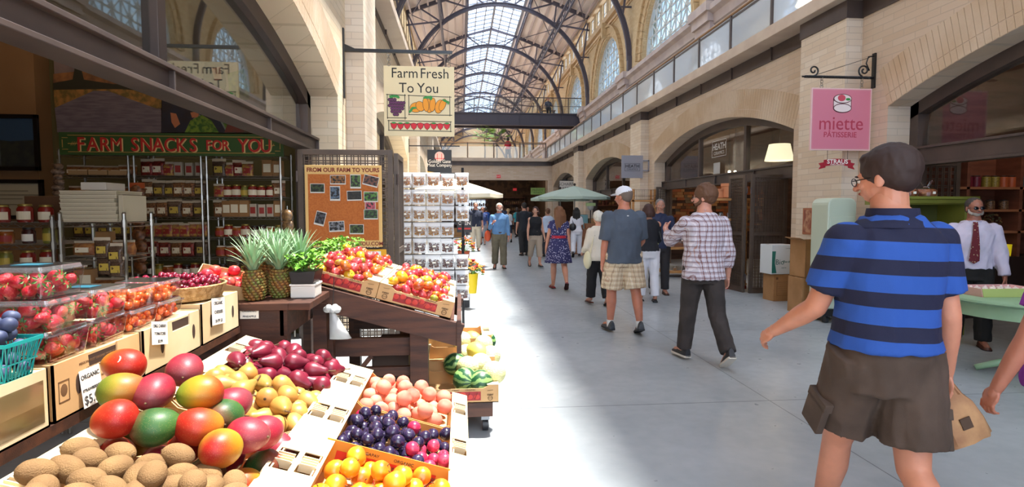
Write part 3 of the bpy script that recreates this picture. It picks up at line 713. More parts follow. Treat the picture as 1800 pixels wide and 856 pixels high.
stock('jar rack', xc2+.05, xd-.05, 6.92, zb[1:], [['dark_bag', 'candy_bag', 'fruit_bag', 'candy_bag', None, 'brown_packet', 'brown_packet'], ['candy_bag', 'red_jar', 'red_jar', 'green_jar', 'red_jar', 'red_jar', 'red_jar', 'nut_bag'], ['nut_bag', 'brown_packet', 'brown_packet', 'brown_packet', 'white_packet', 'white_packet', 'white_packet', 'brown_packet'], ['round_jar', 'red_jar', 'round_jar', 'red_jar', 'dark_jar', 'dark_jar', 'round_jar', 'green_jar'], ['round_jar', 'round_jar', 'round_jar', 'dark_jar', 'round_jar', 'red_jar', 'dark_jar'], ['dark_jar', 'dark_bag', 'dark_bag', 'green_jar', 'dark_bag', 'red_jar']], 'goods on the jar rack')
# trays under the cookies, shelf price tags
for i, x in enumerate((-4.25, -4.04, -3.83)):
    mb = MB(); mb.box(x-.1, x+.1, 6.79, 7.1, 1.985, 1.993); mb.box(x-.1, x+.1, 6.785, 6.795, 1.985, 2.035); mb.box(x-.1, x-.095, 6.79, 7.1, 1.985, 2.035); mb.box(x+.095, x+.1, 6.79, 7.1, 1.985, 2.035)
    tag(mb.build('cardboard_tray', mat('tray_kraft', '#8f7350', .7)), 'shallow cardboard tray of cookies on the cookie rack, %s from the wall corner' % ORD[i], 'tray', 'cookie trays')
# near units with jars and bread
zj = [1.505, 1.355, 1.185, 1.02, .84]
wire_shelf('low chrome wire shelf packed with preserve jars in front of the certificate', -4.12, -2.81, 4.2, 4.85, zj, 1.55)
stock('low jar shelf', -4.10, -2.84, 4.3, zj, [['red_jar', 'red_jar', 'red_jar', 'dark_jar', 'red_jar', 'red_jar', 'red_jar', 'red_jar', 'red_jar'], ['red_jar', 'dark_jar', 'dark_jar', 'red_jar', 'dark_jar', 'round_jar', 'round_jar', 'dark_jar', 'green_jar'], ['dark_jar', 'red_jar', 'dark_jar', 'dark_jar', 'dark_jar', 'red_jar', 'green_jar', 'red_jar', 'red_jar'], ['dark_jar', 'red_jar', 'red_jar', 'dark_jar', 'red_jar', 'green_jar', 'red_jar', 'red_jar']], 'jars on the low shelf')
wire_shelf('low chrome wire shelf holding a stack of flat white cartons', -2.76, -2.34, 4.2, 4.55, [1.505, 1.27, 1.0, .8], 1.57)
stock('low bread shelf', -2.75, -2.36, 4.32, [1.27, 1.0, .8], [['loaf', 'brown_packet', 'loaf'], ['brown_packet', 'loaf', 'loaf'], ['loaf', 'loaf', 'brown_packet']], 'goods on the low bread shelf')
for i in range(8):
    w = .36+R.uniform(-.01, .01); x = -2.575+R.uniform(-.008, .008); t = thing('flat_carton', 'flat white carton in the stack on the low wire shelf, %s from the bottom' % ORD[i], 'carton', (x, 4.37, 1.512+i*.0275), R.uniform(-.03, .03), 'flat white cartons')
    MB().box(-w/2, w/2, -.16, .16, 0, .019).build('tray', mat('carton_white', '#b3a78f', .7), t, bevel=.002); MB().box(-w/2-.003, w/2+.003, -.163, .163, .018, .026).build('lid', mat('carton_lid', '#c2b69d', .7), t, bevel=.002)
tag(MB().box(-2.385, -2.355, 4.22, 4.52, 1.512, 1.7).build('upright_carton', MATS['carton_white'], bevel=.003), 'pale carton standing on edge beside the white carton stack', 'carton')
tag(MB().box(-2.66, -2.49, 4.27, 4.5, 1.736, 1.79).build('paper_stack', mat('paper_grey', '#c9c2b5', .7), bevel=.004), 'stack of white papers on top of the flat carton stack', 'paper')
tag(MB().prism([(-3.24, 4.56), (-2.86, 4.56), (-2.86, 4.82), (-3.24, 4.82)], 'z', 1.509, 1.70).build('brown_box', mat('box_dark', '#5c3d24', .8), bevel=.004), 'dark brown cardboard box behind the jars on the low shelf', 'box')
# hanging strings of packages
def hanging_string(label, px, py0, py1, Y, mt, w, n, name='snack_strip', topm=None):
    a, b_ = P(px, py0, Y=Y), P(px, py1, Y=Y); t = thing(name, label, 'hanging strip', (a.x, Y, a.z)); L = a.z-b_.z
    MB().tube((0, 0, .05), (0, 0, -L), .004, n=5).build('cord', chrome, t)
    mb = MB()
    for i in range(n):
        z = -L*(i+.5)/n; mb.ell((R.uniform(-.01, .01), 0, z), w*R.uniform(.42, .55), w*.3, L/n*.62, RZ(R.uniform(-.5, .5)).to_3x3(), 9, 6)
        mb.box(-w*.45, w*.45, -.006, .006, z+L/n*.38, z+L/n*.52)
    mb.build('packages', mt, t, smooth='auto')
    if topm: MB().box(-w*.5, w*.5, -.02, .0, -.03, .03).build('header_card', topm, t)
hanging_string('long hanging strip of brown snack packages with orange top card between the wire racks', 242, 326, 480, 6.6, mat('strip_brown', '#4a2c1a', .35, col2='#7a4a28', nscale=30), .15, 8, topm=mat('card_orange', '#a04a20', .6))
hanging_string('hanging string of pale garlic heads at the tan wall corner', 101, 288, 344, 6.5, mat('garlic', '#7a6250', .6, col2='#4f3c30', nscale=30), .12, 6, 'garlic_string')
hanging_string('hanging strip of packets in front of the jar rack post', 434, 420, 480, 6.6, MATS['strip_brown'], .1, 4)
hanging_string('hanging bunch of clear snack bags at the end of the jar rack beside the gate', 505, 370, 425, 6.5, mat('strip_tan', '#8a6a44', .4, col2='#5a4028', nscale=30), .14, 3)
for i, (px, py) in enumerate(((181, 432), (203, 442), (186, 462), (206, 466))):
    p = P(px, py+20, Y=4.12); inst(GOODS['dark_bag'], (p.x, 4.12, p.z), (0, 0, 0), 'clear snack bag with white header hanging before the low bread shelf, %s from above' % ORD[i], 'bags clipped in front of the bread shelf', s=(.8, .8, .8))
# shop lights (spot bulbs on the ceiling)
for i, (x, y) in enumerate(((-3.2, 5.4), (-4.6, 4.6), (-3.2, 2.2))):
    t = thing('ceiling_spot', 'small round ceiling spot lamp inside the snack shop, %s from the green sign' % ORD[i], 'lamp', (x, y, 4.8), group='shop ceiling spots')
    MB().lathe([(.07, -.16), (.09, -.12), (.05, 0)]).build('shade', dark, t, smooth='auto'); MB().ell((0, 0, -.13), .045).build('bulb', mat('bulb', '#ffffff', emit='#ffd9a0', estr=12), t)
    ld = bpy.data.lights.new('spot_light', 'POINT'); ld.energy = 24; ld.color = (1, .74, .5); ld.shadow_soft_size = .12; lo = bpy.data.objects.new('spot_light', ld); COL.objects.link(lo); lo.location = (0, 0, -.3); lo.parent = t
# ================================================================ LATTICE GATES, NOTICE BOARD
def lattice_gate(name, label, w, h, loc, rz, mt, cell=.075, group=None):
    t = thing(name, label, 'gate', loc, rz, group); mb = MB(); f = .06
    for q in ((0, f, 0, h), (w-f, w, 0, h), (f, w-f, 0, f+.05), (f, w-f, h-f, h), (f, w-f, h*.5-.03, h*.5+.03)): mb.box(q[0], q[1], -.025, .025, q[2], q[3])
    mb.build('frame', mt, t, bevel=.003); mb = MB()
    n = int((w-2*f)/cell); c = (w-2*f)/n
    for i in range(n+1):
        x = f+c*i
        for d in (-.013, .013): mb.box(x+d-.006, x+d+.006, -.012, 0, f, h-f)
    n = int((h-2*f)/cell); c = (h-2*f)/n
    for i in range(n+1):
        z = f+c*i
        for d in (-.013, .013): mb.box(f, w-f, 0, .012, z+d-.006, z+d+.006)
    mb.build('lattice', mt, t)
    mb = MB()
    for z in (.3, h-.3): mb.tube((-.01, -.02, z-.06), (-.01, -.02, z+.06), .014, n=8)
    mb.build('hinge', steel, t); return t
gate_m = mat('gate_brown', '#4f4239', .5, col2='#5b4c41', nscale=4)
a = P(523, 262, Y=6.6); b_ = P(690, 262, Y=6.6)
lattice_gate('lattice_gate', 'dark brown lattice gate standing open behind the cork notice board', b_.x-a.x, 2.27, (a.x, 6.6, 0), 0, gate_m)
lattice_gate('lattice_gate', 'narrow folded lattice gate leaf seen edge-on beside the notice board', .62, 2.24, (b_.x+.03, 6.64, 0), PI/2, gate_m)
lattice_gate('lattice_gate', 'pale brown lattice gate of the next shop behind the snack bag rack', .5, 2.2, (-1.28, 9.9, 0), .3, mat('gate_pale', '#8b7d68', .6))
Y = 6.5; a, b_ = P(535, 290, Y=Y), P(672, 434, Y=Y); w, h = b_.x-a.x, a.z-b_.z
t = thing('notice_board', 'cork notice board titled FROM OUR FARM TO YOURS hung on the lattice gate', 'notice board', (a.x, Y, b_.z)); o = Vector(t.location)
MB().box(0, w, .0, .03, 0, h).build('backing', mat('board_cream', '#d9b06c', .6), t, bevel=.003)
MB().box(.035, w-.035, -.006, .0, .075, h-.1).build('cork', mat('cork', '#b5672f', .9, col2='#a85c28', nscale=60), t)
ink = mat('board_ink', '#7c2a18', .6)
MB().text('FROM OUR FARM TO YOURS', .063, T(w/2, -.001, h-.073) @ FRONT, .001, bold=.0022, sx=.96).build('title_lettering', ink, t)
MB().text('WWW.FARMFRESHTOYOU.COM', .058, T(w/2, -.001, .018) @ FRONT, .001, bold=.0015, sx=1.0).build('web_lettering', ink, t)
ph = [(558, 331, 24, 16), (594, 316, 26, 16), (625, 319, 18, 24), (652, 318, 26, 18, .25), (589, 340, 17, 25), (623, 344, 25, 17, -.03), (652, 346, 24, 18), (651, 362, 18, 14), (652, 377, 24, 17), (563, 384, 17, 24, .25), (592, 398, 26, 18, -.05), (627, 403, 24, 17)]
for i, q in enumerate(ph):
    cx, cy, pw, ph_ = q[:4]; c = P(cx, cy, Y=Y-.01); s = 6.5/1000; an = q[4] if len(q) > 4 else 0
    k = MB(); M = T(c.x, Y-.012, c.z) @ RY(an); k.box(-pw*s/2, pw*s/2, -.001, .001, -ph_*s/2, ph_*s/2, M)
    lab = ['wide group photo pinned near the board edge with a person', 'photo of a tractor and people under the title', 'upright portrait photo in a green field', 'tilted photo of two smiling people', 'upright photo of a person in blue', 'photo of people and a truck at mid board', 'photo of a person in a green meadow', 'small photo with a pink figure', 'photo of plants below the pink one', 'tilted photo of a dark dog', 'photo of seated people near the bottom', 'wide group photo at the bottom beside the web address'][i]
    pt = tag(k.build('pinned_photo', mat('photo_white', '#cfc8bd', .5)), lab, 'photo', 'photos pinned on the notice board')
    k = MB(); k.box(-pw*s/2+.006, pw*s/2-.006, -.003, -.001, -ph_*s*.38, ph_*s*.44, M)
    c1 = ['#3d4a2c', '#8a5a2c', '#4c6a30', '#6a4030', '#5a6a7a', '#30281f', '#4a7a2c', '#b04a5a', '#3a5a2c', '#4a4a50', '#7a7a80', '#4a5a2c'][i]
    k.build('image', mat('photo_img_%d' % i, c1, .4, col2='#1d1a18', nscale=35, lo=.45, hi=.55), pt)
# small yellow leaflet under the board
p = P(660, 448, Y=6.48); t = thing('leaflet_holder', 'yellow and white leaflet holder below the notice board', 'leaflet', (p.x, 6.48, p.z))
MB().box(-.12, .12, 0, .01, -.03, .06).build('yellow_header', mat('yellow_card', '#e0a21c', .6), t); MB().box(-.12, .12, 0, .01, -.2, -.03).build('leaflet', paperw, t)
MB().box(-.06, .06, -.003, 0, -.005, .04).build('logo_patch', mat('white_card', '#e8ecee', .6), t); MB().text('e', .05, T(-.02, -.004, .002) @ FRONT, .001).build('logo', mat('logo_blue', '#3a9bd0', .5), t)
# ================================================================ PRODUCE STAND
kraft = mat('cardboard', '#cfa877', .8, col2='#c49a68', nscale=3); kraft_l = mat('cardboard_pale', '#dcc7a0', .8, col2='#d0b78c', nscale=3)
kraft_o = mat('cardboard_orange', '#c98a4a', .7, col2='#bf7e3f', nscale=3); slot = mat('hole_shade', '#3a2416', .9)
wood_d = mat('wood_stand', '#54301f', .55, col2='#3a2016', nscale=3, stretch=(1, 1, 9), bump=.15); wood_s = mat('wood_stand_side', '#54301f', .55, col2='#3a2016', nscale=3, stretch=(.8, 9, 9), bump=.15)
SL = math.atan(.31)
def rimz(x): return .6+.31*abs(x)
def slot_top(mb, x0, x1, y0, y1, z, sy=.055, t=.004):
    """a folded-over cardboard end: top face with two hand slots"""
    ym = (y0+y1)/2; xm0, xm1 = x0+.010, x1-.010
    mb.box(x0, xm0, y0, y1, z-t, z); mb.box(xm1, x1, y0, y1, z-t, z)
    e = [y0, ym-sy-.02, ym-.02, ym+.02, ym+sy+.02, y1]
    for a, b_ in ((e[0], e[1]), (e[2], e[3]), (e[4], e[5])): mb.box(xm0, xm1, a, b_, z-t, z)
    for k in range(4): mb.box(xm0+.004, xm1-.004, ym-.028+k*.018, ym-.024+k*.018, z-.02, z+.008)   # the folded tongues between the slots
def fruit_crate(label, xc, yc, W=.60, D=.45, H=.13, rz=0, tilt=SL, z=None, m_in=kraft, art='', loc=None, group=None, ends=True):
    z = rimz(xc)-H/math.cos(tilt) if z is None else z
    t = thing('fruit_crate', label, 'crate', loc or (xc, yc, z), rot=(0, tilt, rz), group=group); w, d, e, th = W/2, D/2, .062, .006
    MB().box(-w, w, -d, d, 0, .006).build('base', kraft, t)
    for sg in (-1, 1):
        mb = MB(); a, b_ = sorted((sg*d, sg*(d-th)))
        q = [(-w, .0), (w, 0), (w, H-.005), (w-.07, H-.005), (w-.11, H-.028), (-w+.11, H-.028), (-w+.07, H-.005), (-w, H-.005)]
        mb.prism(q, 'y', a, b_); mb.build('side_wall', m_in, t)
    for sg in (-1, 1):
        mb = MB(); xo, xi = sg*w, sg*(w-e)
        for x in (xo, xi-sg*.0): a, b_ = sorted((x, x-sg*.005)); mb.box(a, b_, -d+.006, d-.006, .006, H-.004)
        mb.build('end_wall', kraft_l, t)
        mb = MB(); slot_top(mb, *sorted((xo, xi-sg*.02)), -d-.004, d+.004, H); f = mb.build('folded_flap', kraft_l, t)
    if art:
        # printed front: red panel with tomatoes and leaves, crest and lettering
        y = -d-.0015
        MB().box(-w*.58, w*.58, y, y+.0015, .018, H*.62).build('red_panel', mat('crate_red', '#9c1f22', .5), t)
        mb = MB()
        for i in range(7): mb.ell((-w*.5+i*w*.165, y-.0005, .05+.012*math.sin(i*2)), .021, .001, .017, u=10, v=6)
        mb.build('tomato_print', mat('crate_red2', '#c8382c', .5), t)
        mb = MB()
        for i in range(6): mb.beam((-w*.46+i*w*.18, y-.002, .028), (-w*.40+i*w*.18, y-.002, .072), .001, .009, up=(0, 1, 0))
        mb.build('leaf_print', mat('crate_leaf', '#2c2b1c', .5), t)
        mb = MB(); inkk = mat('crate_ink', '#4a3018', .7)
        mb.text('CAPAY', .016, T(0, y-.001, H*.68) @ FRONT, .0005); mb.text('ORGANIC', .016, T(.1, y-.001, H*.68) @ FRONT, .0005)
        mb.text('FARM FRESH PRODUCE', .012, T(0, y-.001, .003) @ FRONT, .0005)
        for sx in (-1, 1):
            mb.text('CAPAY', .014, T(sx*w*.8, y-.001, .052) @ FRONT, .0005, bold=.0006)
            mb.lathe([(.014, 0), (.017, 0), (.017, .001), (.014, .001)], (sx*w*.8, y, .032), 14, RX(PI/2), cap=False); mb.text('ORGANIC', .008, T(sx*w*.8, y-.001, .03) @ FRONT, .0005)
            mb.beam((sx*w*.8-.02, y-.001, .085), (sx*w*.8+.02, y-.001, .09), .001, .003, up=(0, 1, 0))
        mb.build('crate_print', inkk, t)
    return t
def heap(n, w, d, z0, r, seed, k=.5, vary=.08, fixed=()):
    rr = random.Random(seed); pl = [tuple(f) for f in fixed]; out = []
    for i in range(n):
        ri = r*(1+rr.uniform(-vary, vary)); best = None
        for _ in range(90):
            x, y = rr.uniform(-w/2+ri, w/2-ri), rr.uniform(-d/2+ri, d/2-ri); z = z0+ri
            for (a, b_, c, q) in pl:
                dd = (x-a)**2+(y-b_)**2; s = (ri+q)**2
                if dd < s: z = max(z, c+math.sqrt(s-dd))
            cost = z+k*((x/(w/2))**2+(y/(d/2))**2)*r
            if best is None or cost < best[0]: best = (cost, x, y, z, ri)
        _, x, y, z, ri = best; pl.append((x, y, z, ri)); out.append((x, y, z, ri))
    return out
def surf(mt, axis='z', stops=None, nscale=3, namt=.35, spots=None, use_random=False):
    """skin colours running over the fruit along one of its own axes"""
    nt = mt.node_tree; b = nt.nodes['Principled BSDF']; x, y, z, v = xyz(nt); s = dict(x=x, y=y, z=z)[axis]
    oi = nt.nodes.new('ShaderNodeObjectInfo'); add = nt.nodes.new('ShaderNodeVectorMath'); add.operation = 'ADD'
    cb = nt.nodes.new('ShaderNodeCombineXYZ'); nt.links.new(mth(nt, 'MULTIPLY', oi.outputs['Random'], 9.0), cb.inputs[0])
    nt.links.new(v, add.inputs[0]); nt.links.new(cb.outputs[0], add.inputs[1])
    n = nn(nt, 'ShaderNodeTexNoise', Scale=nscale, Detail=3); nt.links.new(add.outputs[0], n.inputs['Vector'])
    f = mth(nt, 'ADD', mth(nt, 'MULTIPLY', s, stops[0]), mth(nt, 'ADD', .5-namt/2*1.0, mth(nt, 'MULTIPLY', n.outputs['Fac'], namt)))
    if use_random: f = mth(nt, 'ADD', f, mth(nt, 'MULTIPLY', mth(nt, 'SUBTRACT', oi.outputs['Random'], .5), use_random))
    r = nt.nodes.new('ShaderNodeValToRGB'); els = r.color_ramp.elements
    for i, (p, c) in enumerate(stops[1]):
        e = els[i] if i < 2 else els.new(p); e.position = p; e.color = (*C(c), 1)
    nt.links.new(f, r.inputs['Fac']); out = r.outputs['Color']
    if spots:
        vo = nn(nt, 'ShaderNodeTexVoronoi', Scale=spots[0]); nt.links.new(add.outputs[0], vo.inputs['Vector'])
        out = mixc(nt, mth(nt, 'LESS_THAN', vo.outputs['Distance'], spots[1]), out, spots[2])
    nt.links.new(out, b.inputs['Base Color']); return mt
stem_m = mat('fruit_stem', '#5b4226', .8)
def roundfruit(name, mt, r, dim=.25, squash=.92, cat='fruit', stem=True, crease=0, u=16, v=11, wide=1.0):
    t = thing(name, '', cat)
    def fn(p):
        rad = math.hypot(p.x, p.y); a = math.atan2(p.y, p.x)
        k = 1 - dim*math.exp(-(rad/.28)**2)*(1 if p.z > 0 else .4)
        cr = 1-crease*math.exp(-((a)/.25)**2)*(1-abs(p.z)*.4)
        return Vector((p.x*cr*wide, p.y*cr, p.z*k))
    a = MB().ell((0, 0, 0), r, r, r*squash, u=u, v=v, fn=fn).build('flesh', mt, t, smooth=True)
    if stem:
        b_ = MB().path([(0, 0, r*squash*(1-dim)-.002), (.001, .001, r*squash*(1-dim)+r*.1), (.004, 0, r*squash*(1-dim)+r*.28)], r*.05, 5).build('stem', stem_m, t)
        return proto(t, a, b_)
    return proto(t, a)
def lathefruit(name, mt, prof, cat='pear', n=16, stem_z=None, stemr=.0028, stem_l=.03):
    t = thing(name, '', cat); a = MB().lathe(prof, n=n).build('flesh', mt, t, smooth=True); sz = prof[-1][1]
    b_ = MB().path([(0, 0, sz-.004), (.002, 0, sz+stem_l*.5), (.007, .002, sz+stem_l)], [stemr, stemr*.8, stemr*1.3], 6).build('stem', stem_m, t)
    c = MB().ell((0, 0, prof[0][1]), .005, .005, .002, u=8, v=4).build('blossom_end', mat('blossom_end', '#3f2c1c', .9), t)
    return proto(t, a, b_, c)
def rnd_rot(rr, tilt=.6): return (rr.uniform(-tilt, tilt), rr.uniform(-tilt, tilt), rr.uniform(0, 6.28))
def fill(proto_list, pts, M, labels, grp, seed, tilt=.7, flat=False, s=1, rot=None, base_r=None):
    rr = random.Random(seed); q = M.to_quaternion()
    # neighbours are told apart by row from the back and place in the row
    order = sorted(range(len(pts)), key=lambda i: -pts[i][1]); nrow = max(1, round(math.sqrt(len(pts)))); rows = {}
    for k, i in enumerate(order): rows.setdefault(k//nrow, []).append(i)
    name = {}
    for rk, idx in rows.items():
        for ck, i in enumerate(sorted(idx, key=lambda i: pts[i][0])): name[i] = (rk, ck)
    for i, (x, y, z, ri) in enumerate(pts):
        p = M @ Vector((x, y, z)); pr, lab = proto_list[i % len(proto_list)] if not callable(proto_list) else proto_list(i)
        if rot: e = rot(rr)
        elif flat: e = (PI/2+rr.uniform(-.35, .35), rr.uniform(-.3, .3), rr.uniform(0, 6.28))
        else: e = rnd_rot(rr, tilt)
        e = (q @ Euler(e).to_quaternion()).to_euler(); rk, ck = name[i]
        inst(pr, p, e, '%s %s, %s row from back, %s along' % (lab, labels, ORD[min(rk, 17)], ORD[min(ck, 17)]), grp, s=(ri/base_r if base_r else 1)*s)
def crateM(xc, yc, tilt=SL, H=.13, z=None): return T(xc, yc, rimz(xc)-H/math.cos(tilt) if z is None else z) @ RY(tilt)
# ---- crates of the big sloping display
XL, XH = -.297, -.868
fruit_crate('orange-brown crate of yellow-red plums at the near corner of the sloping stand', XL, 1.895, m_in=kraft_o)
# printed inside back wall of the near crate: crate art faces the camera
t = thing('crate_print_board', 'red printed inner board reading CAPAY ORGANIC behind the yellow plums', 'board', (XL, 2.108, rimz(XL)-.095), rot=(0, SL, 0))
MB().box(-.235, .235, -.003, 0, -.035, .097).build('card', mat('cardboard_bright', '#d08a30', .7), t)
MB().box(-.19, .19, -.005, -.003, -.03, .06).build('red_panel', mat('crate_bright_red', '#c42a1c', .5), t)
mb = MB()
for i in range(5): mb.beam((-.17+i*.08, -.006, .0), (-.13+i*.08, -.006, .05), .001, .014, up=(0, 1, 0)); mb.beam((-.14+i*.08, -.006, .05), (-.17+i*.08, -.006, .02), .001, .01, up=(0, 1, 0))
mb.build('leaf_print', MATS['crate_leaf'] if 'crate_leaf' in MATS else mat('crate_leaf', '#2c2b1c', .5), t)
MB().text('CAPAY', .017, T(-.06, -.005, .07) @ FRONT, .0006).text('ORGANIC', .017, T(.06, -.005, .07) @ FRONT, .0006).build('lettering', mat('crate_ink', '#4a3018', .7), t)
fruit_crate('crate of dark plums in the middle of the sloping stand', XL, 2.35, m_in=kraft_o)
fruit_crate('crate of pale pink peaches at the aisle side of the sloping stand', XL, 2.81, m_in=kraft_o)
fruit_crate('crate of brown kiwi fruit nearest the picture corner', XH, 1.43)
fruit_crate('crate of large red and green mangoes beside the strawberry boxes', XH, 1.89)
fruit_crate('crate of yellow-brown pears behind the mangoes', XH, 2.35)
fruit_crate('crate of dark red pears at the back of the sloping stand', XH, 2.81)
fruit_crate('empty-looking crate end below the mangoes and kiwis', XL, 1.44)
# wooden stand below
t = thing('sloping_stand', 'dark wooden sloping display stand under the fruit crates', 'display stand', (0, 0, 0))
def zb_(x): return rimz(x)-.14
mb = MB()
for y in (1.3, 1.75, 2.2, 2.65, 3.0): mb.beam((-1.18, y, zb_(-1.18)-.05), (-.0, y, zb_(0)-.05), .07, .07)
mb.build('sloping_beam', wood_s, t)
for x in (-1.15, -.04):
    MB().box(x-.04, x+.04, 1.2, 3.02, zb_(x)-.16, zb_(x)-.09).build('rail', wood_s, t)
    for y in (1.25, 2.95): MB().box(x-.045, x+.045, y-.045, y+.045, 0, zb_(x)-.14).build('leg', wood_d, t)
MB().box(-1.17, -.02, 1.2, 3.0, .2, .24).build('lower_shelf', wood_s, t)
# ---- box shelf behind
t = thing('box_shelf', 'wooden shelf carrying the kraft boxes of berries along the shop opening', 'shelf', (-1.42, 0, 0))
MB().box(-.22, .22, 1.2, 3.185, .93, .965).build('top_board', wood_s, t)
for y in (1.15, 3.12):
    for x in (-.18, .18): MB().box(x-.03, x+.03, y-.03, y+.03, 0, .93).build('leg', wood_d, t)
def kraft_box(label, y0, y1, z1=1.14, x0=-1.62, x1=-1.2, notch=None, mt=kraft_l, z0=.966, stamp=False, hole=True, tape=False):
    t = thing('kraft_box', label, 'box', ((x0+x1)/2, (y0+y1)/2, z0)); w, d, h = (x1-x0)/2, (y1-y0)/2, z1-z0; mb = MB()
    mb.box(-w, w, -d, -d+.006, 0, h); mb.box(-w, w, d-.006, d, 0, h); mb.box(-w, -w+.006, -d, d, 0, h); mb.box(-w, w, -d, d, 0, .006)
    q = [(-d, 0), (d, 0), (d, h)]
    if notch: q += [(notch[1], h), (notch[1]-.005, h-.05), (notch[0]+.005, h-.05), (notch[0], h)]
    q += [(-d, h)]
    mb.prism(q, 'x', w-.006, w); mb.build('shell', mt, t)
    MB().box(-w+.006, w-.007, -d+.006, d-.006, h-.012, h-.004).build('top_flap', mt, t)
    mb = MB()
    if notch: mb.box(w-.04, w-.0065, notch[0]+.004, notch[1]-.004, h-.049, h-.013)
    if hole:
        for y in (hole if isinstance(hole, tuple) else (-d*.5,)):
            mb.prism([(y-.013+.013*(1+math.cos(a))*1.0-.0, h*.5+.032*math.sin(a)) for a in [2*PI*i/14 for i in range(14)]], 'x', w, w+.0012)
    mb.build('hand_hole_shade', slot, t)  # dark plates paint the shade inside the holes and notch
    if stamp:
        mb = MB(); F = RZ(PI/2) @ RX(PI/2)
        for i, (tx, s, yy, zz) in enumerate((('MEXICAN FRUIT ORGANIC MANGOES', .011, -.02, h*.82), ('GROWN PACKED SHIPPED', .010, -.02, h*.7), ('KEEP REFRIGERATED', .010, .04, h*.46), ('NET WT', .010, .05, h*.34), ('PRODUCE OF MEXICO', .010, -.05, h*.14))): mb.text(tx, s, T(w+.0005, yy, zz) @ F, .0003)
        mb.box(w, w+.001, -d+.02, -d+.068, h*.3, h*.3+.003); mb.box(w, w+.001, -d+.02, -d+.068, h*.66, h*.66+.003); mb.box(w, w+.001, -d+.02, -d+.023, h*.3, h*.66); mb.box(w, w+.001, -d+.065, -d+.068, h*.3, h*.66)
        mb.ell((w, -d+.044, h*.5), .001, .016, .02, u=10, v=6)
        mb.build('stamp_print', mat('box_ink', '#6b4a2c', .7), t)
    if tape: MB().box(w, w+.0012, -d+.02, d-.02, .02, h-.03).build('clear_tape', glass_mat('clear_tape', (.95, .93, .88), 2.5, .15), t)
    return t
kraft_box('kraft box under the teal berry basket with clear tape across it', 1.28, 1.745, hole=(-.03,), tape=True)
kraft_box('kraft box with printed lines and round stamp under the strawberry packs', 1.765, 2.225, notch=(-.07, .09), stamp=True, hole=(-.12,), mt=kraft)
kraft_box('kraft box with a notched rim under the orange tomato packs', 2.245, 2.715, notch=(-.02, .14), hole=(-.1, .17))
kraft_box('tall kraft box with price card beside the red pears', 2.735, 3.17, 1.16, hole=(-.12, .14))
def card(label, loc, w, h, lines, rot, name='price_card', sz=.018):
    t = thing(name, label, 'price card', loc, rot=rot)
    MB().box(-w/2, w/2, -.001, 0, -h/2, h/2).build('card', mat('card_white', '#efe9dc', .6), t); mb = MB()
    for i, (tx, s) in enumerate(lines): mb.text(tx, s, T(0, -.0015, h/2-h*(i+.75)/len(lines)) @ FRONT, .0004, bold=.0004)
    mb.build('handwriting', mat('marker_ink', '#3a3a3c', .6), t)
card('handwritten white price card for organic strawberries at 5.99', (-1.193, 1.925, 1.03), .1, .12, (('ORGANIC', .02), ('STRAWBERRIES', .013), ('$5.99', .04)), (-.1, 0, PI/2))
card('handwritten white card for cherry tomatoes on the notched box', (-1.193, 2.35, 1.11), .12, .09, (('ORG CHERRY', .016), ('TOMATOES', .016), ('$3.99', .016)), (-.1, .2, PI/2))
card('handwritten white card on the tall kraft box by the pears', (-1.193, 2.9, 1.1), .15, .13, (('ORGANIC', .022), ('CHERRIES', .022), ('$4.99 LB', .022)), (-.05, .1, PI/2))
# ---- mangoes (placed one by one)
def mango(name, stops, ax='x'):
    t = thing(name, '', 'mango'); mt = surf(mat(name+'_skin_%d' % len(MATS), '#c05030', .45, spec=.35, coat=.05, bump=.03, bscale=60), ax, stops, 9, .5, spots=(330, .13, '#c09a60'))
    def fn(p): return Vector((p.x, p.y+.12*p.x*p.x, p.z*(1-.1*p.x)))
    a = MB().ell((0, 0, 0), .067, .057, .053, u=24, v=16, fn=fn).build('flesh', mt, t, smooth=True)
    b_ = MB().tube((.062, .006, 0), (.069, .006, 0), .006, .003, 8, rnd=True).build('stem_scar', stem_m, t); return proto(t, a, b_)
def mstops(*c): return (7.5, [(i/(len(c)-1), x) for i, x in enumerate(c)])
MG = [mango('mango', mstops('#971811', '#a83016', '#ac761e')), mango('mango', mstops('#901624', '#901e31', '#78373d')), mango('mango', mstops('#783125', '#284d25', '#3c6027')), mango('mango', mstops('#971b14', '#a47d18', '#5b761e')), mango('mango', mstops('#46681e', '#897622', '#973724'))]
mg = [(220, 642, 1.93, 0, 2.9, 'top orange-red mango with a round sticker leaning on the box'), (214, 687, 1.80, 4, .2, 'green and yellow mango against the kraft box'), (270, 690, 1.82, 1, -1.5, 'rosy mango showing its stem end in the middle of the pile'),
      (353, 690, 1.85, 3, 3.4, 'yellow-green mango with a red tip above the orange one'), (324, 651, 1.99, 1, -1.3, 'pink mango at the back of the pile beside the pears'), (203, 736, 1.70, 0, 2.6, 'deep red mango at the wall side of the pile'), (272, 751, 1.72, 2, .1, 'dark green mango at the front of the pile'),
      (350, 750, 1.75, 0, .4, 'orange-red mango with yellow shoulder at the pile front'), (389, 787, 1.67, 3, 1.7, 'red mango with yellow-green cheek beside the kiwis'), (407, 711, 1.92, 1, .6, 'rosy mango half hidden behind the yellow-green one'), (394, 732, 1.86, 2, 1.2, 'small green mango peeping out between two red ones'),
      (434, 765, 1.78, 1, -.3, 'pink mango with grey bloom at the aisle side of the pile'), (464, 760, 1.88, 1, 1.0, 'pink mango at the crate rim below the pears')]
fx = []
Mi = crateM(XH, 1.89).inverted()
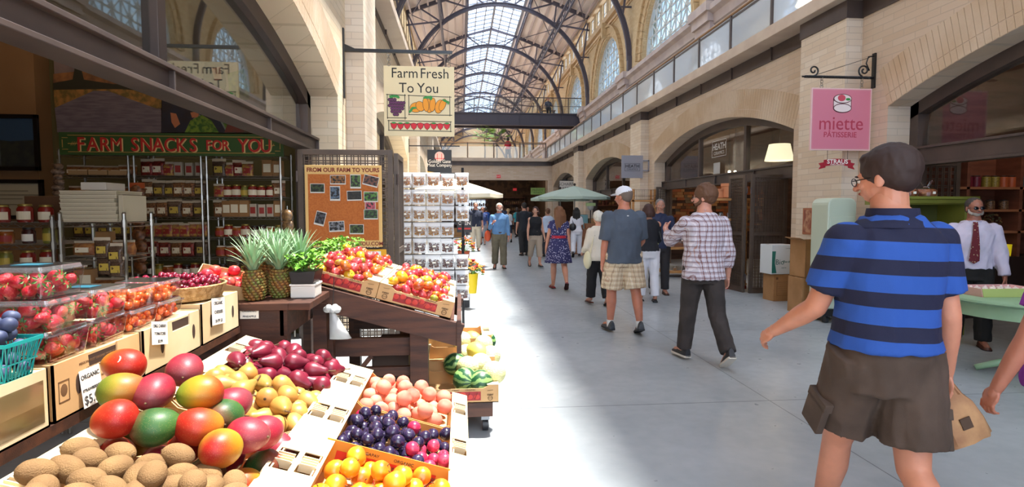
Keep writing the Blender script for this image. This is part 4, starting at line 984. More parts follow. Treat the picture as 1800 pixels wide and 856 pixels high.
for px, py, yy, k, rz, lab in mg:
    p = P(px, py, Y=yy); l = Mi @ p; fx.append((l.x, l.y, l.z, .048)); rr = random.Random(px)
    inst(MG[k], p, (rr.uniform(-.4, .4), rr.uniform(-.25, .25) if px != 270 else .2, rz), lab, 'mangoes', s=1.02)
t = bpy.data.objects['mango']
mb = MB().lathe([(0.001, .0), (.012, 0), (.012, .001), (.001, .001)], n=14); p = P(207, 632, Y=1.885)
tag(mb.build('fruit_sticker', paperw, M=T(*p) @ RX(.9) @ RY(-.3)), 'small pale round sticker on the top orange-red mango', 'sticker')
for i, (x, y) in enumerate(((-.19, -.15), (-.06, -.14), (.07, -.13), (.19, -.14), (-.19, -.03), (-.05, .0), (.08, 0), (.2, .0), (-.18, .11), (-.04, .13), (.1, .12), (.2, .14))):
    p = crateM(XH, 1.89) @ Vector((x, y, .088)); inst(MG[i % 5], p, (R.uniform(-.3, .3), .3, R.uniform(0, 6)), 'mango in the lower layer of the mango crate, half hidden by the pile', 'lower layer of mangoes', s=.98)
# ---- kiwis, pears, plums, peaches
def kiwi():
    t = thing('kiwi_fruit', '', 'kiwi'); mt = surf(mat('kiwi_skin', '#8a6a42', .85, bump=.35, bscale=350, sheen=1), 'x', (6, [(0, '#684a2b'), (.5, '#81613b'), (1, '#98774a')]), 30, .6)
    a = MB().ell((0, 0, 0), .036, .0265, .0255, u=20, v=14).build('flesh', mt, t, smooth=True)
    b_ = MB().tube((.034, 0, 0), (.038, 0, 0), .004, .0025, 8).build('tip', stem_m, t); return proto(t, a, b_)
KW = kiwi(); M = crateM(XH, 1.43)
fill([(KW, 'fuzzy brown kiwi')], heap(44, .50, .45, .138, .031, 3, .3), M, 'in the kiwi crate', 'kiwi fruit', 5, rot=lambda rr: (rr.uniform(-.3, .3), rr.uniform(-.35, .35), rr.uniform(0, 6.28)), s=1.26)
PR = [(.004, -.038), (.018, -.036), (.033, -.024), (.0375, -.006), (.034, .012), (.025, .03), (.017, .046), (.0145, .056), (.009, .064), (.003, .065)]
PY = lathefruit('pear', surf(mat('pear_skin', '#c09a4a', .45, bump=.05, bscale=50), 'z', (6, [(0, '#9c6828'), (.4, '#b0803c'), (.75, '#a07c38'), (1, '#887030')]), 14, .7, spots=(260, .12, '#8f6a30')), PR)
PD = lathefruit('red_pear', surf(mat('pear_red_skin', '#7c1c30', .35), 'z', (6, [(0, '#4c0f20'), (.5, '#761a2e'), (1, '#541628')]), 12, .7), PR)
def pear_rot(rr): return (PI/2+rr.uniform(-.4, .3), rr.uniform(-.4, .4), rr.choice((.4, 1.0, 1.6, 2.2, 2.8, 5.5, -1.2, 3.6))+rr.uniform(-.4, .4))
fill([(PY, 'yellow-brown pear')], heap(40, .48, .44, .06, .036, 11, .5), crateM(XH, 2.35), 'in the pear crate', 'yellow pears', 6, rot=pear_rot, s=1.12)
fill([(PD, 'dark red pear')], heap(42, .48, .44, .07, .035, 12, .5), crateM(XH, 2.81), 'in the red pear crate', 'red pears', 8, rot=pear_rot, s=1.1)
PLD = roundfruit('dark_plum', surf(mat('plum_dark_skin', '#1a1326', .22, coat=.4), 'z', (8, [(0, '#120c1a'), (.5, '#231a35'), (1, '#3a2c48')]), 10, .6), .028, .18, .95, 'plum', crease=.05)
PLR = roundfruit('red_plum', surf(mat('plum_red_skin', '#9c1838', .25, coat=.3), 'z', (8, [(0, '#8c1230'), (.5, '#b02446'), (1, '#c84a5c')]), 10, .6), .028, .18, .95, 'plum', crease=.05)
pts = heap(64, .47, .42, .05, .0285, 21, .35)
M = crateM(XL, 2.35)
fill(lambda i: (PLR, 'crimson plum') if (pts[i][0] > .06 and pts[i][1] < .05 and i % 3 != 0) or i in (40, 47) else (PLD, 'glossy dark purple plum'), pts, M, 'in the plum crate', 'plums', 9, tilt=1.2, base_r=.028)
PCH = roundfruit('peach', surf(mat('peach_skin', '#e89a80', .75, sheen=1), 'z', (9, [(0, '#c97860'), (.4, '#dc8e74'), (.75, '#d2705a'), (1, '#a84438')]), 12, .9), .037, .2, .95, 'peach', crease=.06, stem=False)
fill([(PCH, 'pale pink peach')], heap(34, .47, .42, .05, .037, 31, .35), crateM(XL, 2.81), 'in the peach crate', 'peaches', 10, tilt=1.2, base_r=.037)
PLU = roundfruit('yellow_plum', surf(mat('plum_yellow_skin', '#e8a21c', .3, coat=.3), 'z', (8, [(0, '#c97f10'), (.45, '#dc981c'), (.75, '#cc6c18'), (1, '#a83814')]), 14, .9), .036, .15, .97, 'plum', crease=.05)
fill([(PLU, 'yellow-orange plum')], heap(30, .47, .4, .05, .037, 41, .35), crateM(XL, 1.885), 'in the near corner crate', 'yellow plums', 13, tilt=1.2, base_r=.036)
# ---- packs on the boxes
plastic = glass_mat('clear_plastic', (.96, .97, .98), 2.2, .08)
plastic_l = glass_mat('plastic_lid_glare', (.96, .97, .98), 3, .16, base=.1, bcol=(.98, .98, 1))  # faint white diffuse share paints glare onto the lids
def tub(name, label, x, y, z, w, d, h, lid_label=None, rz=0, group=None):
    t = thing(name, label, 'plastic pack', (x, y, z), rz, group); mb = MB()
    def ring(a, zz, n=6):
        out = []
        for cx, cy, s in ((1, 1, 0), (-1, 1, 1), (-1, -1, 2), (1, -1, 3)):
            for i in range(n): an = PI/2*(s+i/(n-1)); out.append(Vector((cx*(w/2*a-.015)+.015*math.cos(an), cy*(d/2*a-.015)+.015*math.sin(an), zz)))
        return out
    mb._rings([ring(.86, 0), ring(.97, h*.8), ring(1.02, h*.81), ring(1.02, h*.83)], cap=False); f = mb.face(ring(.86, .001)); mb.build('tub', plastic, t, smooth='auto')
    mb = MB(); mb._rings([ring(1.03, h*.835), ring(1.03, h*.87), ring(.93, h*.88), ring(.9, h*.99)], cap=False); mb.face(ring(.9, h*.99)); mb.build('lid', plastic_l, t, smooth='auto')
    if lid_label: MB().box(-w*.2, w*.2, -d*.16, d*.16, h, h+.001).build('lid_label', lid_label, t)
    return t
def strawberry():
    t = thing('strawberry', '', 'strawberry'); mt = surf(mat('strawberry_skin', '#c4182c', .3, coat=.4, bump=.3, bscale=240), 'z', (14, [(0, '#b81226'), (.6, '#cf2034'), (1, '#d84a48')]), 20, .4, spots=(230, .16, '#e0a050'))
    a = MB().lathe([(.002, -.026), (.009, -.021), (.016, -.008), (.0185, .004), (.016, .013), (.008, .018), (.001, .018)], n=12).build('flesh', mt, t, smooth=True); mb = MB()
    for i in range(7):
        an = i*.9; mb.face([(.003*math.cos(an-.9), .003*math.sin(an-.9), .018), (.017*math.cos(an-.2), .017*math.sin(an-.2), .019), (.022*math.cos(an), .022*math.sin(an), .015), (.015*math.cos(an+.25), .015*math.sin(an+.25), .0195)])
    b_ = mb.build('leaf_cap', mat('leaf_cap', '#4f7a2a', .5), t); return proto(t, a, b_)
SB = strawberry(); GT = roundfruit('orange_tomato', surf(mat('orange_tomato_skin', '#e0461c', .25, coat=.4), 'z', (20, [(0, '#d83a14'), (.6, '#ea6420'), (1, '#f09030')]), 20, .5), .0135, .1, 1.0, 'tomato', u=10, v=7, stem=False)
layer = ['bottom', 'second', 'top']
bl = mat('label_teal', '#1c5a6c', .5)
stk = [('near', -1.43, 1.56, 3), ('middle', -1.305, 1.865, 3), ('far', -1.31, 2.085, 2)]
si = 0
for nm, x, y, n in stk:
    for l in range(n):
        h = .096; z = 1.142+l*h; ox, oy = (.012, -.01) if l == 1 else (-.015, .012) if l == 2 else (0, 0)
        tub('strawberry_pack', 'clear plastic pack of strawberries, %s one of the %s stack on the kraft boxes' % (layer[l], {'near': 'stack nearest the teal basket and shop post', 'middle': 'three-high', 'far': 'two-high'}[nm] if nm != 'near' else 'hindmost'), x+ox, y+oy, z, .2, .205, h, bl if l == n-1 else None)
        for (a, b_, c, r) in heap(24, .175, .18, .002, .019, 50+si, .1, .12):
            if c > h*.8-.012: continue
            inst(SB, (x+ox+a, y+oy+b_, z+c), (R.uniform(-1.6, 1.6), R.uniform(-1.6, 1.6), R.uniform(0, 6)), 'red strawberry inside a clear pack of the %s strawberry stack' % ({'near': 'hindmost', 'middle': 'three-high', 'far': 'two-high'}[nm]), 'strawberries of the %s stack' % nm, s=r/.019)
        si += 1
for nm, x, y in (('wide', -1.31, 2.30), ('narrow', -1.31, 2.505)):
    for l in range(2):
        h = .082; z = 1.142+l*h
        tub('tomato_pack', 'ridged clear pack of orange cherry tomatoes, %s layer, %s' % (layer[l] if l == 0 else 'upper', 'next to the strawberries' if nm == 'wide' else 'next to the wicker tray'), x, y, z, .2, .19, h)
        for (a, b_, c, r) in heap(58, .17, .165, .002, .0135, 70+l, .1, .1):
            if c > h*.8-.006: continue
            inst(GT, (x+a, y+b_, z+c), rnd_rot(R, 1.5), 'small orange cherry tomato in a pack %s' % ('next to the strawberries' if nm == 'wide' else 'next to the wicker tray'), 'cherry tomatoes %s' % nm, s=r/.0135)
# teal berry basket with blue plums
t = thing('berry_basket', 'teal plastic berry basket of blue plums at the picture edge', 'basket', (-1.25, 1.64, 1.142)); teal = mat('teal_plastic', '#169a96', .35)
mb = MB(); H = .1
def bp(s, u, z): 
    q = .048+.02*z/H; e = [(-q, -q), (q, -q), (q, q), (-q, q)]; a, b_ = e[s], e[(s+1) % 4]; return (a[0]+(b_[0]-a[0])*u, a[1]+(b_[1]-a[1])*u, z)
for s in range(4):
    for i in range(8):
        mb.tube(bp(s, i/8, .0), bp(s, min(1, (i+.8)/8), H), .0017, n=5); mb.tube(bp(s, min(1, (i+.8)/8), .0), bp(s, i/8, H), .0017, n=5)
    for z in (0, H*.45, H): mb.beam(bp(s, 0, z), bp(s, 1, z), .003, .004 if z < H else .01)
for i in range(9): mb.beam((-.048+i*.012, -.048, .001), (-.048+i*.012, .048, .001), .003, .002)
mb.build('mesh_sides', teal, t)
BP = roundfruit('blue_plum', surf(mat('plum_blue_skin', '#2a2f4a', .55), 'z', (12, [(0, '#1c2036'), (.5, '#39415f'), (1, '#5a6480')]), 25, .7), .021, .15, .9, 'plum', crease=.05)
fill([(BP, 'dusty blue plum')], heap(20, .11, .11, .002, .021, 81, .2), T(-1.25, 1.64, 1.142), 'in the teal basket', 'blue plums', 14, tilt=1.3)
# wicker tray of cherries
t = thing('wicker_tray', 'low pale wicker tray heaped with dark cherries', 'tray', (-1.42, 2.93, 1.165)); wk = mat('wicker', '#c9a878', .7, col2='#a88450', nscale=40, bump=.6, bscale=120)
mb = MB()
for i in range(9):
    r = .9+.012*i; mb.path([(.24*r*math.cos(a), .24*r*math.sin(a), .006+i*.0075) for a in [2*PI*j/28 for j in range(29)]], .006, 6)
mb.lathe([(.001, .002), (.9, .002), (.9, .01), (.001, .01)], n=28, M=Matrix.Diagonal((.24, .24, 1, 1))); mb.build('weave', wk, t, smooth=True)
CH = roundfruit('cherry', mat('cherry_skin', '#6a0f26', .15, col2='#8a1834', nscale=30, coat=.5), .0145, .2, .92, 'cherry', u=10, v=8)
pts = heap(240, .42, .42, .045, .0155, 91, 2.2, .1); pts = [p for p in pts if (p[0]/.21)**2+(p[1]/.21)**2 < 1]
fill([(CH, 'dark red cherry')], pts, T(-1.42, 2.93, 1.165), 'on the wicker tray', 'cherries', 15, tilt=.8)
# small tilted kraft crate of nectarines with a yellow melon behind
t = thing('tilted_crate', 'small kraft crate tipped towards the aisle beside the pineapples', 'crate', (-1.38, 3.43, 1.12), rot=(.25, .25, .3))
MB().box(-.15, .15, -.13, .13, 0, .006).build('base', kraft, t)
for q, nm in (((-.15, .15, -.13, -.125), 'side_wall'), ((-.15, .15, .125, .13), 'side_wall'), ((-.15, -.145, -.13, .13), 'end_wall'), ((.145, .15, -.13, .13), 'end_wall')): MB().box(q[0], q[1], q[2], q[3], 0, .1).build(nm, kraft, t)
NE = roundfruit('nectarine', surf(mat('nectarine_skin', '#c8263a', .3, coat=.3), 'z', (8, [(0, '#b81c34'), (.6, '#cf3440'), (1, '#e88a50')]), 10, .7), .034, .15, .95, 'nectarine', stem=False)
TM = T(-1.38, 3.43, 1.12) @ RZ(.3) @ RX(.25) @ RY(.25)
fill([(NE, 'red nectarine')], heap(12, .28, .24, .03, .034, 95, .3), TM, 'in the tipped crate', 'nectarines', 16)
t = thing('yellow_melon', 'bright yellow melon lying beside the pineapples', 'melon', (-1.32, 3.66, 1.15)); MB().ell((0, 0, 0), .075, .06, .058, u=20, v=12).build('rind', mat('melon_yellow_rind', '#e0c820', .4, bump=.1, bscale=30), t, smooth=True); MB().tube((.07, 0, 0), (.085, 0, .005), .006, n=6).build('stem', stem_m, t)
# ================================================================ PINEAPPLE TABLE
t = thing('wooden_table', 'dark wooden block table carrying the pineapples and herb pots', 'table', (0, 0, 0))
MB().box(-1.46, -.95, 3.2, 5.45, 1.045, 1.085).build('top_board', wood_s, t, bevel=.004); MB().box(-.95, -.83, 3.2, 3.66, 1.045, 1.085).build('side_shelf', wood_s, t, bevel=.004)
MB().box(-1.44, -.98, 3.22, 3.27, .75, 1.045).build('front_board', wood_s, t)
MB().box(-1.0, -.96, 3.22, 4.88, .9, 1.045).build('side_board', wood_s, t)
for x in (-1.42, -1.0):
    for y in (3.26, 5.38): MB().box(x-.035, x+.035, y-.035, y+.035, 0, 1.045).build('leg', wood_d, t)
card('small handwritten white card pinned under the pineapples', (-1.16, 3.215, 1.03), .1, .06, (('ORGANIC', .017), ('PINEAPPLE', .015)), (0, 0, 0))
def pineapple():
    t = thing('pineapple', '', 'pineapple'); prof = [(.02, 0), (.045, .006), (.056, .03), (.06, .08), (.058, .12), (.05, .155), (.035, .172), (.015, .176)]
    def rad(z):
        for (r0, z0), (r1, z1) in zip(prof, prof[1:]):
            if z0 <= z <= z1: return r0+(r1-r0)*(z-z0)/(z1-z0)
        return .01
    a = MB().lathe(prof, n=20).build('flesh', mat('pineapple_base', '#5c3a1c', .7), t, smooth=True); mb = MB(); mt_ = MB()
    for j in range(11):
        z = .012+j*.0155; r = rad(z)
        for i in range(12):
            an = 2*PI*(i+.5*(j % 2))/12+j*.1; c = Vector((r*math.cos(an), r*math.sin(an), z)); M = RZ(an).to_3x3()
            mb.ell(c, .0055, .0145, .0095, M, 6, 4); mt_.tube(c+Vector((math.cos(an), math.sin(an), 0))*.004, c+Vector((math.cos(an)*.010, math.sin(an)*.010, .005)), .0022, .0004, 4)
    b_ = mb.build('eyes', mat('pineapple_eye', '#8a5a26', .6, col2='#5f6a2a', nscale=18), t, smooth=True); c_ = mt_.build('spines', mat('pineapple_spine', '#b08a50', .7), t)
    mb = MB()
    for i in range(46):
        an = i*2.4; k = i/46; L = .11+.12*(1-abs(k-.6)*1.2); lean = .95-.8*k; w = .012
        pr = Vector((math.cos(an), math.sin(an), 0)); up = Vector((0, 0, 1)); sd = pr.cross(up); base = Vector((0, 0, .17+.03*k))+pr*.018*(1-k); prev = None
        for s in range(6):
            u = s/5; th = lean*(.6+.55*u); p = base+(pr*math.sin(th)+up*math.cos(th))*L*u; ww = w*(1-u)**.7*(1 if s else .8)
            cur = [mb.bm.verts.new(p-sd*ww), mb.bm.verts.new(p+pr*-.003*(1-u)), mb.bm.verts.new(p+sd*ww)]
            if prev:
                for e in (0, 1): mb.bm.faces.new((prev[e], prev[e+1], cur[e+1], cur[e]))
            prev = cur
    d_ = mb.build('crown', surf(mat('pineapple_leaf', '#4c6a4c', .45), 'z', (3, [(0, '#8a5a3c'), (.45, '#3f6238'), (.8, '#5f8a5c'), (1, '#8fae86')]), 30, .5), t, smooth=True)
    return proto(t, a, b_, c_, d_)
PA = pineapple(); pl = [(-1.165, 3.32), (-1.055, 3.42), (-1.00, 3.60), (-1.16, 3.55), (-1.12, 3.72), (-1.25, 3.80), (-1.2, 3.95), (-1.33, 3.96), (-1.24, 4.12)]
for i, (x, y) in enumerate(pl): inst(PA, (x, y, 1.086), (R.uniform(-.05, .05), R.uniform(-.05, .05), R.uniform(0, 6)), ['front pineapple above the white card with its crown leaning out', 'plump pineapple close behind the front one', 'pineapple squeezed between the tipped crate and the herb pot'][i] if i < 3 else 'pineapple standing behind the front three, %s towards the notice board' % ORD[i-3], 'pineapples', s=R.uniform(.95, 1.06))
# herb pots
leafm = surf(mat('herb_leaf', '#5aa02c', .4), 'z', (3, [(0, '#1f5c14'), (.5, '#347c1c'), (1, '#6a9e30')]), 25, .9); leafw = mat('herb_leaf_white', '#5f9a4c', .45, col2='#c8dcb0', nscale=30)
def herb(label, x, y, z, w, d, n, hh, seed, pot=True, name='herb_pot', mt=None):
    rr = random.Random(seed); t = thing(name, label, 'plant', (x, y, z))
    MB().prism([(-w*.4, 0), (w*.4, 0), (w*.5, .07), (-w*.5, .07)], 'y', -d/2, d/2).build('tray', mat('pot_black', '#17161a', .4), t, bevel=.004)
    mb = MB(); ms = MB()
    for i in range(n):
        a, b_ = rr.uniform(-w*.6, w*.6), rr.uniform(-d*.6, d*.6); zz = .06+hh*rr.uniform(.25, 1)*(1-.35*(a/w)**2); an = rr.uniform(0, 6.28); L = rr.uniform(.03, .055); tilt = rr.uniform(-.2, .9)
        dr = Vector((math.cos(an)*math.cos(tilt), math.sin(an)*math.cos(tilt), -math.sin(tilt)*.8+.2)); sd = Vector((-math.sin(an), math.cos(an), rr.uniform(-.3, .3))); p = Vector((a, b_, zz)); prev = None
        for s in range(5):
            u = s/4; q = p+dr*L*u+Vector((0, 0, .012*math.sin(u*PI))); ww = L*.38*math.sin(PI*(.12+.86*u))
            cur = [mb.bm.verts.new(q-sd*ww+Vector((0, 0, .004))), mb.bm.verts.new(q), mb.bm.verts.new(q+sd*ww+Vector((0, 0, .004)))]
            if prev:
                for e in (0, 1): mb.bm.faces.new((prev[e], prev[e+1], cur[e+1], cur[e]))
            prev = cur
        if i % 5 == 0: ms.tube((a*.5, b_*.5, .06), (a, b_, zz), .0018, n=4)
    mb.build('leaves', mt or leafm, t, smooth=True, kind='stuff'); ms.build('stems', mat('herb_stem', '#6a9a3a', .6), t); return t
t = thing('white_tub', 'plain white square tub under the first herb pot', 'tub', (-.915, 3.45, 1.086)); MB().box(-.07, .07, -.08, .08, 0, .07).build('body', mat('tub_white', '#d8d4cc', .4), t, bevel=.008); MB().box(-.074, .074, -.084, .084, .07, .082).build('lid', mat('tub_lid', '#e8e4dc', .4), t, bevel=.003)
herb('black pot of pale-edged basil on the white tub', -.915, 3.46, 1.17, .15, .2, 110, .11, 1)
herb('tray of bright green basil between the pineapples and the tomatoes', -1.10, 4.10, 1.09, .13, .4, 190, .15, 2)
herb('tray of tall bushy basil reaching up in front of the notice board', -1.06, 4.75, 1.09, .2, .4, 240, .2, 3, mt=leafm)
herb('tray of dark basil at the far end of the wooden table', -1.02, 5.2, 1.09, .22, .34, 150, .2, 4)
# ================================================================ TOMATO STAND
TS = math.atan(.29)
def tz(x): return .855+.29*(-x)                     # bottom line of the crates
for (xc, yc, lab, art) in ((-.80, 4.02, 'kraft crate of heirloom tomatoes with red printed front beside the herb pots', 1), (-.315, 4.02, 'kraft crate of heirloom tomatoes with red printed front at the low end of the stand', 1), (-.80, 4.59, 'rear crate of heirloom tomatoes in front of the lattice gate', 0), (-.315, 4.59, 'rear crate of heirloom tomatoes beside the snack bag rack', 0)):
    fruit_crate(lab, xc, yc, W=.50, D=.55, H=.115, tilt=TS, z=tz(xc), art=art, m_in=kraft)
def tomato(name, stops, r=.036, sq=.78): return roundfruit(name, surf(mat(name+'_skin_%d' % len(MATS), '#c03020', .25, coat=.4), 'z', (8, stops), 12, .8, use_random=.35), r, .3, sq, 'tomato', u=18, v=10)
TO = [(tomato('heirloom_tomato', [(0, '#a02030'), (.5, '#b43440'), (.85, '#b84c40'), (1, '#98402c')]), 'pinkish red tomato'), (tomato('heirloom_tomato', [(0, '#a82c18'), (.5, '#c05020'), (1, '#ac7424')]), 'orange-red tomato'), (tomato('heirloom_tomato', [(0, '#cc9814'), (.5, '#d4a828'), (1, '#bc8420')], .04, .85), 'yellow tomato'), (tomato('heirloom_tomato', [(0, '#7a8a2c'), (.5, '#9a9a3c'), (1, '#a8622c')], .028), 'small green-striped tomato')]
seqs = [0, 0, 1, 0, 2, 0, 1, 0, 3, 0, 1, 0, 0, 2, 3, 0, 1]
for ci, (xc, yc, nm, n) in enumerate(((-.80, 4.02, 'the printed crate by the herbs', 46), (-.315, 4.02, 'the low printed crate', 46), (-.80, 4.59, 'the rear crate by the gate', 46), (-.315, 4.59, 'the hindmost crate', 44))):
    hp = heap(n+12, .43, .55, .062, .0335, 100+ci, .35, .2)
    fill(lambda i: TO[seqs[(i*7+ci*3) % len(seqs)]], hp, T(xc, yc, tz(xc)) @ RY(TS), 'in '+nm, 'tomatoes in '+nm, 20+ci, tilt=.8, base_r=.035)
t = thing('tomato_stand', 'dark wooden trestle stand sloping down to the aisle under the tomato crates', 'display stand', (0, 0, 0))
for y in (3.74, 4.82): mb = MB().beam((-.945, y, tz(-.945)-.085), (.0, y, tz(0)-.085), .05, .15); mb.build('sloping_beam', wood_s, t, bevel=.004)
for x in (-.9, -.5, -.1): MB().box(x-.05, x+.05, 3.77, 4.8, tz(x)-.05, tz(x)-.015).build('cross_slat', wood_d, t)
MB().box(-.03, .0, 3.7, 4.88, tz(0)-.2, tz(0)+.02).build('end_board', wood_s, t)
for x, w in ((-.88, .09), (-.28, .12)):
    for y in (3.80, 4.78): x = -.45 if (x > -.5 and y > 4) else x; MB().box(x-w/2, x+w/2, y-.04, y+.04, 0, tz(x)-.13).build('leg', wood_d, t, bevel=.003)
for y in (3.85, 4.74): MB().box(-.88, -.3, y-.025, y+.025, .62, .74).build('rail', wood_s, t); MB().box(-.88, -.3, y-.02, y+.02, .48, .54).build('lower_rail', wood_s, t)
mb = MB().beam((-.9, 3.85, .25), (-.6, 3.85, .62), .03, .05, up=(0, 1, 0)); mb.build('brace', wood_d, t)
mb = MB().box(-.945, -.86, 3.70, 3.735, .5, 1.0); mb.build('end_post', wood_d, t)
# white bag tied to the stand
t = thing('plastic_bag', 'white plastic bag tied to the wooden trestle above the red pears', 'bag', (-.815, 3.66, .97)); wb = mat('plastic_white', '#dcdcd8', .4, alpha=.8)
MB().tube((.01, .03, .2), (0, .01, -.03), .003, n=5).build('string', dark, t); mb = MB()
for i in range(7): mb.ell((.03*math.cos(i), .012*math.sin(i), .0+.01*math.sin(i*2)), .028, .016, .022, RZ(i).to_3x3(), 8, 6)
mb._rings([[Vector((.0+s*.05+(.012+s*.055)*math.cos(a)+.006*math.sin(5*a), (.01+s*.02)*math.sin(a), -.02-s*.17)) for a in [2*PI*k/14 for k in range(14)]] for s in (0, .25, .6, 1)]); mb.build('folds', wb, t, smooth=True)
# ================================================================ MELON STAND
ms = .06
def mz(y): return .26+ms*(y-3.9)
t = thing('melon_stand', 'low dark wooden stand on casters under the melon crates by the aisle', 'display stand', (0, 0, 0))
MB().box(-.35, .22, 3.96, 5.3, .13, .24).build('deck', wood_s, t, bevel=.004)
for x in (-.3, .17):
    for y in (4.05, 5.2):
        mb = MB(); mb.tube((x-.02, y, .045), (x+.02, y, .045), .045, n=16); mb.build('caster', mat('caster_black', '#1f1f22', .4), t, smooth='auto'); MB().box(x-.03, x+.03, y-.03, y+.03, .085, .13).build('caster_fork', mat('caster_grey', '#8a8d92', .4, metal=.7), t)
MB().box(-.62, -.37, 3.97, 4.5, 0, .62).build('side_box', mat('brown_case', '#3d2a20', .7), t)
for i, y in enumerate((4.16, 4.62, 5.08)):
    fruit_crate(['front kraft crate of watermelons and pale melons with red print', 'middle kraft crate of pale melons', 'rear kraft crate of yellow melons by the aisle'][i], -.04, y, W=.6, D=.45, H=.13, tilt=0, z=.25+.07*i if i else .241, art=(i == 0))
def melon(name, mt, r, rx=1.12, cat='melon'):
    t = thing(name, '', cat); a = MB().ell((0, 0, 0), r*rx, r, r, u=22, v=14).build('rind', mt, t, smooth=True); b_ = MB().lathe([(.001, 0), (.012, .001), (.006, .004), (.001, .004)], (0, 0, 0), 10, T(r*rx-.002, 0, 0) @ RY(PI/2)).build('scar', stem_m, t); return proto(t, a, b_)
wm = mat('watermelon_rind', '#2e5a30', .35); nt = wm.node_tree; x, y, z, v = xyz(nt); w_ = nn(nt, 'ShaderNodeTexNoise', Scale=14, Detail=4); nt.links.new(v, w_.inputs['Vector'])
an = mth(nt, 'ARCTAN2', y, z); st = mth(nt, 'SINE', mth(nt, 'ADD', mth(nt, 'MULTIPLY', an, 9), mth(nt, 'MULTIPLY', w_.outputs['Fac'], 9)))
nt.links.new(mixc(nt, mth(nt, 'GREATER_THAN', st, .1), '#1f4a2a', '#7a9a58'), nt.nodes['Principled BSDF'].inputs['Base Color'])
ME = [(melon('watermelon', wm, .088, 1.05), 'dark green watermelon'), (melon('pale_melon', mat('melon_pale_rind', '#d8d49a', .55, col2='#c8c888', nscale=20, bump=.4, bscale=90), .082, 1.05), 'pale green-white melon'), (melon('canary_melon', mat('melon_canary_rind', '#e0c860', .45, col2='#d0b048', nscale=8, bump=.15, bscale=25), .078, 1.25), 'yellow oblong melon')]
mp = [(818, 668, 4.06, 0, 'front watermelon beside the trestle'), (845, 672, 4.03, 0, 'striped watermelon at the front rim of the crate'), (868, 655, 4.08, 1, 'pale melon at the aisle corner of the front crate'), (822, 645, 4.22, 1, 'big pale green melon above the front watermelon'), (845, 640, 4.3, 1, 'round pale melon in the middle of the pile'), (838, 618, 4.5, 2, 'yellow melon lying across the middle crate'), (820, 622, 4.55, 1, 'pale melon squeezed beside the crate of tomatoes'), (850, 605, 4.75, 1, 'cream melon in the rear crate'), (862, 625, 4.5, 1, 'pale melon at the aisle rim of the middle crate'), (830, 597, 4.95, 2, 'yellow melon on the rear crate'), (855, 600, 5.1, 0, 'dark green melon at the back aisle corner'), (812, 600, 4.9, 1, 'pale melon behind the stand end board'), (800, 640, 4.3, 0, 'green melon in shade under the trestle end')]
for i, (px, py, yy, k, lab) in enumerate(mp):
    p = P(px, py, Y=yy); inst(ME[k][0], p, (R.uniform(-.6, .6), R.uniform(-.3, .3), R.uniform(0, 3)), lab, 'melons', s=R.uniform(.95, 1.05))
# ================================================================ SNACK BAG RACK
Y = 7.5; blk = mat('rack_black', '#1c1c20', .4)
xs = [P(px, 400, Y=Y).x for px in (712, 737, 762, 787, 812)]
t = thing('snack_rack', 'tall black wire rack hung with small clear snack bags', 'display rack', (0, Y, 0))
x0, x1 = xs[0]-.1, P(819, 400, Y=Y).x
MB().tube((x1-.04, .12, .0), (x1-.04, .12, 2.15), .018, n=8).build('upright', blk, t); MB().tube((x0, .12, 0), (x0, .12, 2.15), .018, n=8).build('upright', blk, t)
for x in (x0, x1-.04): MB().tube((x, -.2, .02), (x, .4, .02), .018, n=8).build('foot', blk, t)
ry = [305, 335, 364, 393, 421, 450, 478, 505]; rz = [P(700, y, Y=Y).z for y in ry]
for i, z in enumerate(rz): mb = MB().tube((x0, .05, z+.012), (x1, .05, z+.012), .007, n=6).tube((x0, .12, z+.012), (x0, .05, z+.012), .007, n=6).tube((x1-.04, .12, z+.012), (x1-.04, .05, z+.012), .007, n=6); mb.box(x0, x1, .03, .035, z-.012, z+.0); mb.build('hanging_bar', blk, t)
def snack_bag(name, nuts, lab):
    t = thing(name, '', 'snack bag'); film = MATS.get('snack_bag_film') or glass_mat('snack_bag_film', (.98, .98, .99), 0.7, .25, base=.12, bcol=(.97, .97, .98))
    w, h = .18, .2; mb = MB(); rings = []
    for j in range(9):
        v = j/8; z = -h*v; th = .035*math.sin(PI*min(1, .08+v*.9))+.003; ww = w/2*(1+.04*math.cos(v*9))
        rings.append([Vector((ww*math.copysign(abs(math.cos(a))**.45, math.cos(a)), th*math.sin(a)+.004*math.sin(5*a+j*2), z)) for a in [2*PI*i/20 for i in range(20)]])
    a = mb._rings(rings).build('film', [film, glass_mat('snack_bag_back', (.98, .98, .99), .5, .3, base=.6, bcol=(.97, .97, .98)) if 'snack_bag_back' not in MATS else MATS['snack_bag_back']], t, smooth=True)
    for pg in a.data.polygons: pg.material_index = 1 if pg.center.y > -.004 or pg.center.z > -.045 or pg.center.z < -.185 or abs(pg.center.x) > .078 else 0; rr = random.Random(len(name)+7); mb = MB()
    for i in range(80):
        x, z = rr.uniform(-.062, .062), -.115+rr.uniform(-.05, .05)
        if abs(x) < .066 and -.175 < z < -.045: mb.ell((x, rr.uniform(-.027, .01), z), .013, .010, .009, Euler((rr.uniform(0, 3), rr.uniform(0, 3), 0)).to_matrix(), 6, 5)
    b_ = mb.build('snack', nuts, t, smooth=True, kind='stuff'); c = MB().box(-.024, .024, -.043, -.041, -.115, -.093).build('paper_label', mat('card_white', '#efe9dc', .6), t); return proto(t, a, b_, c)
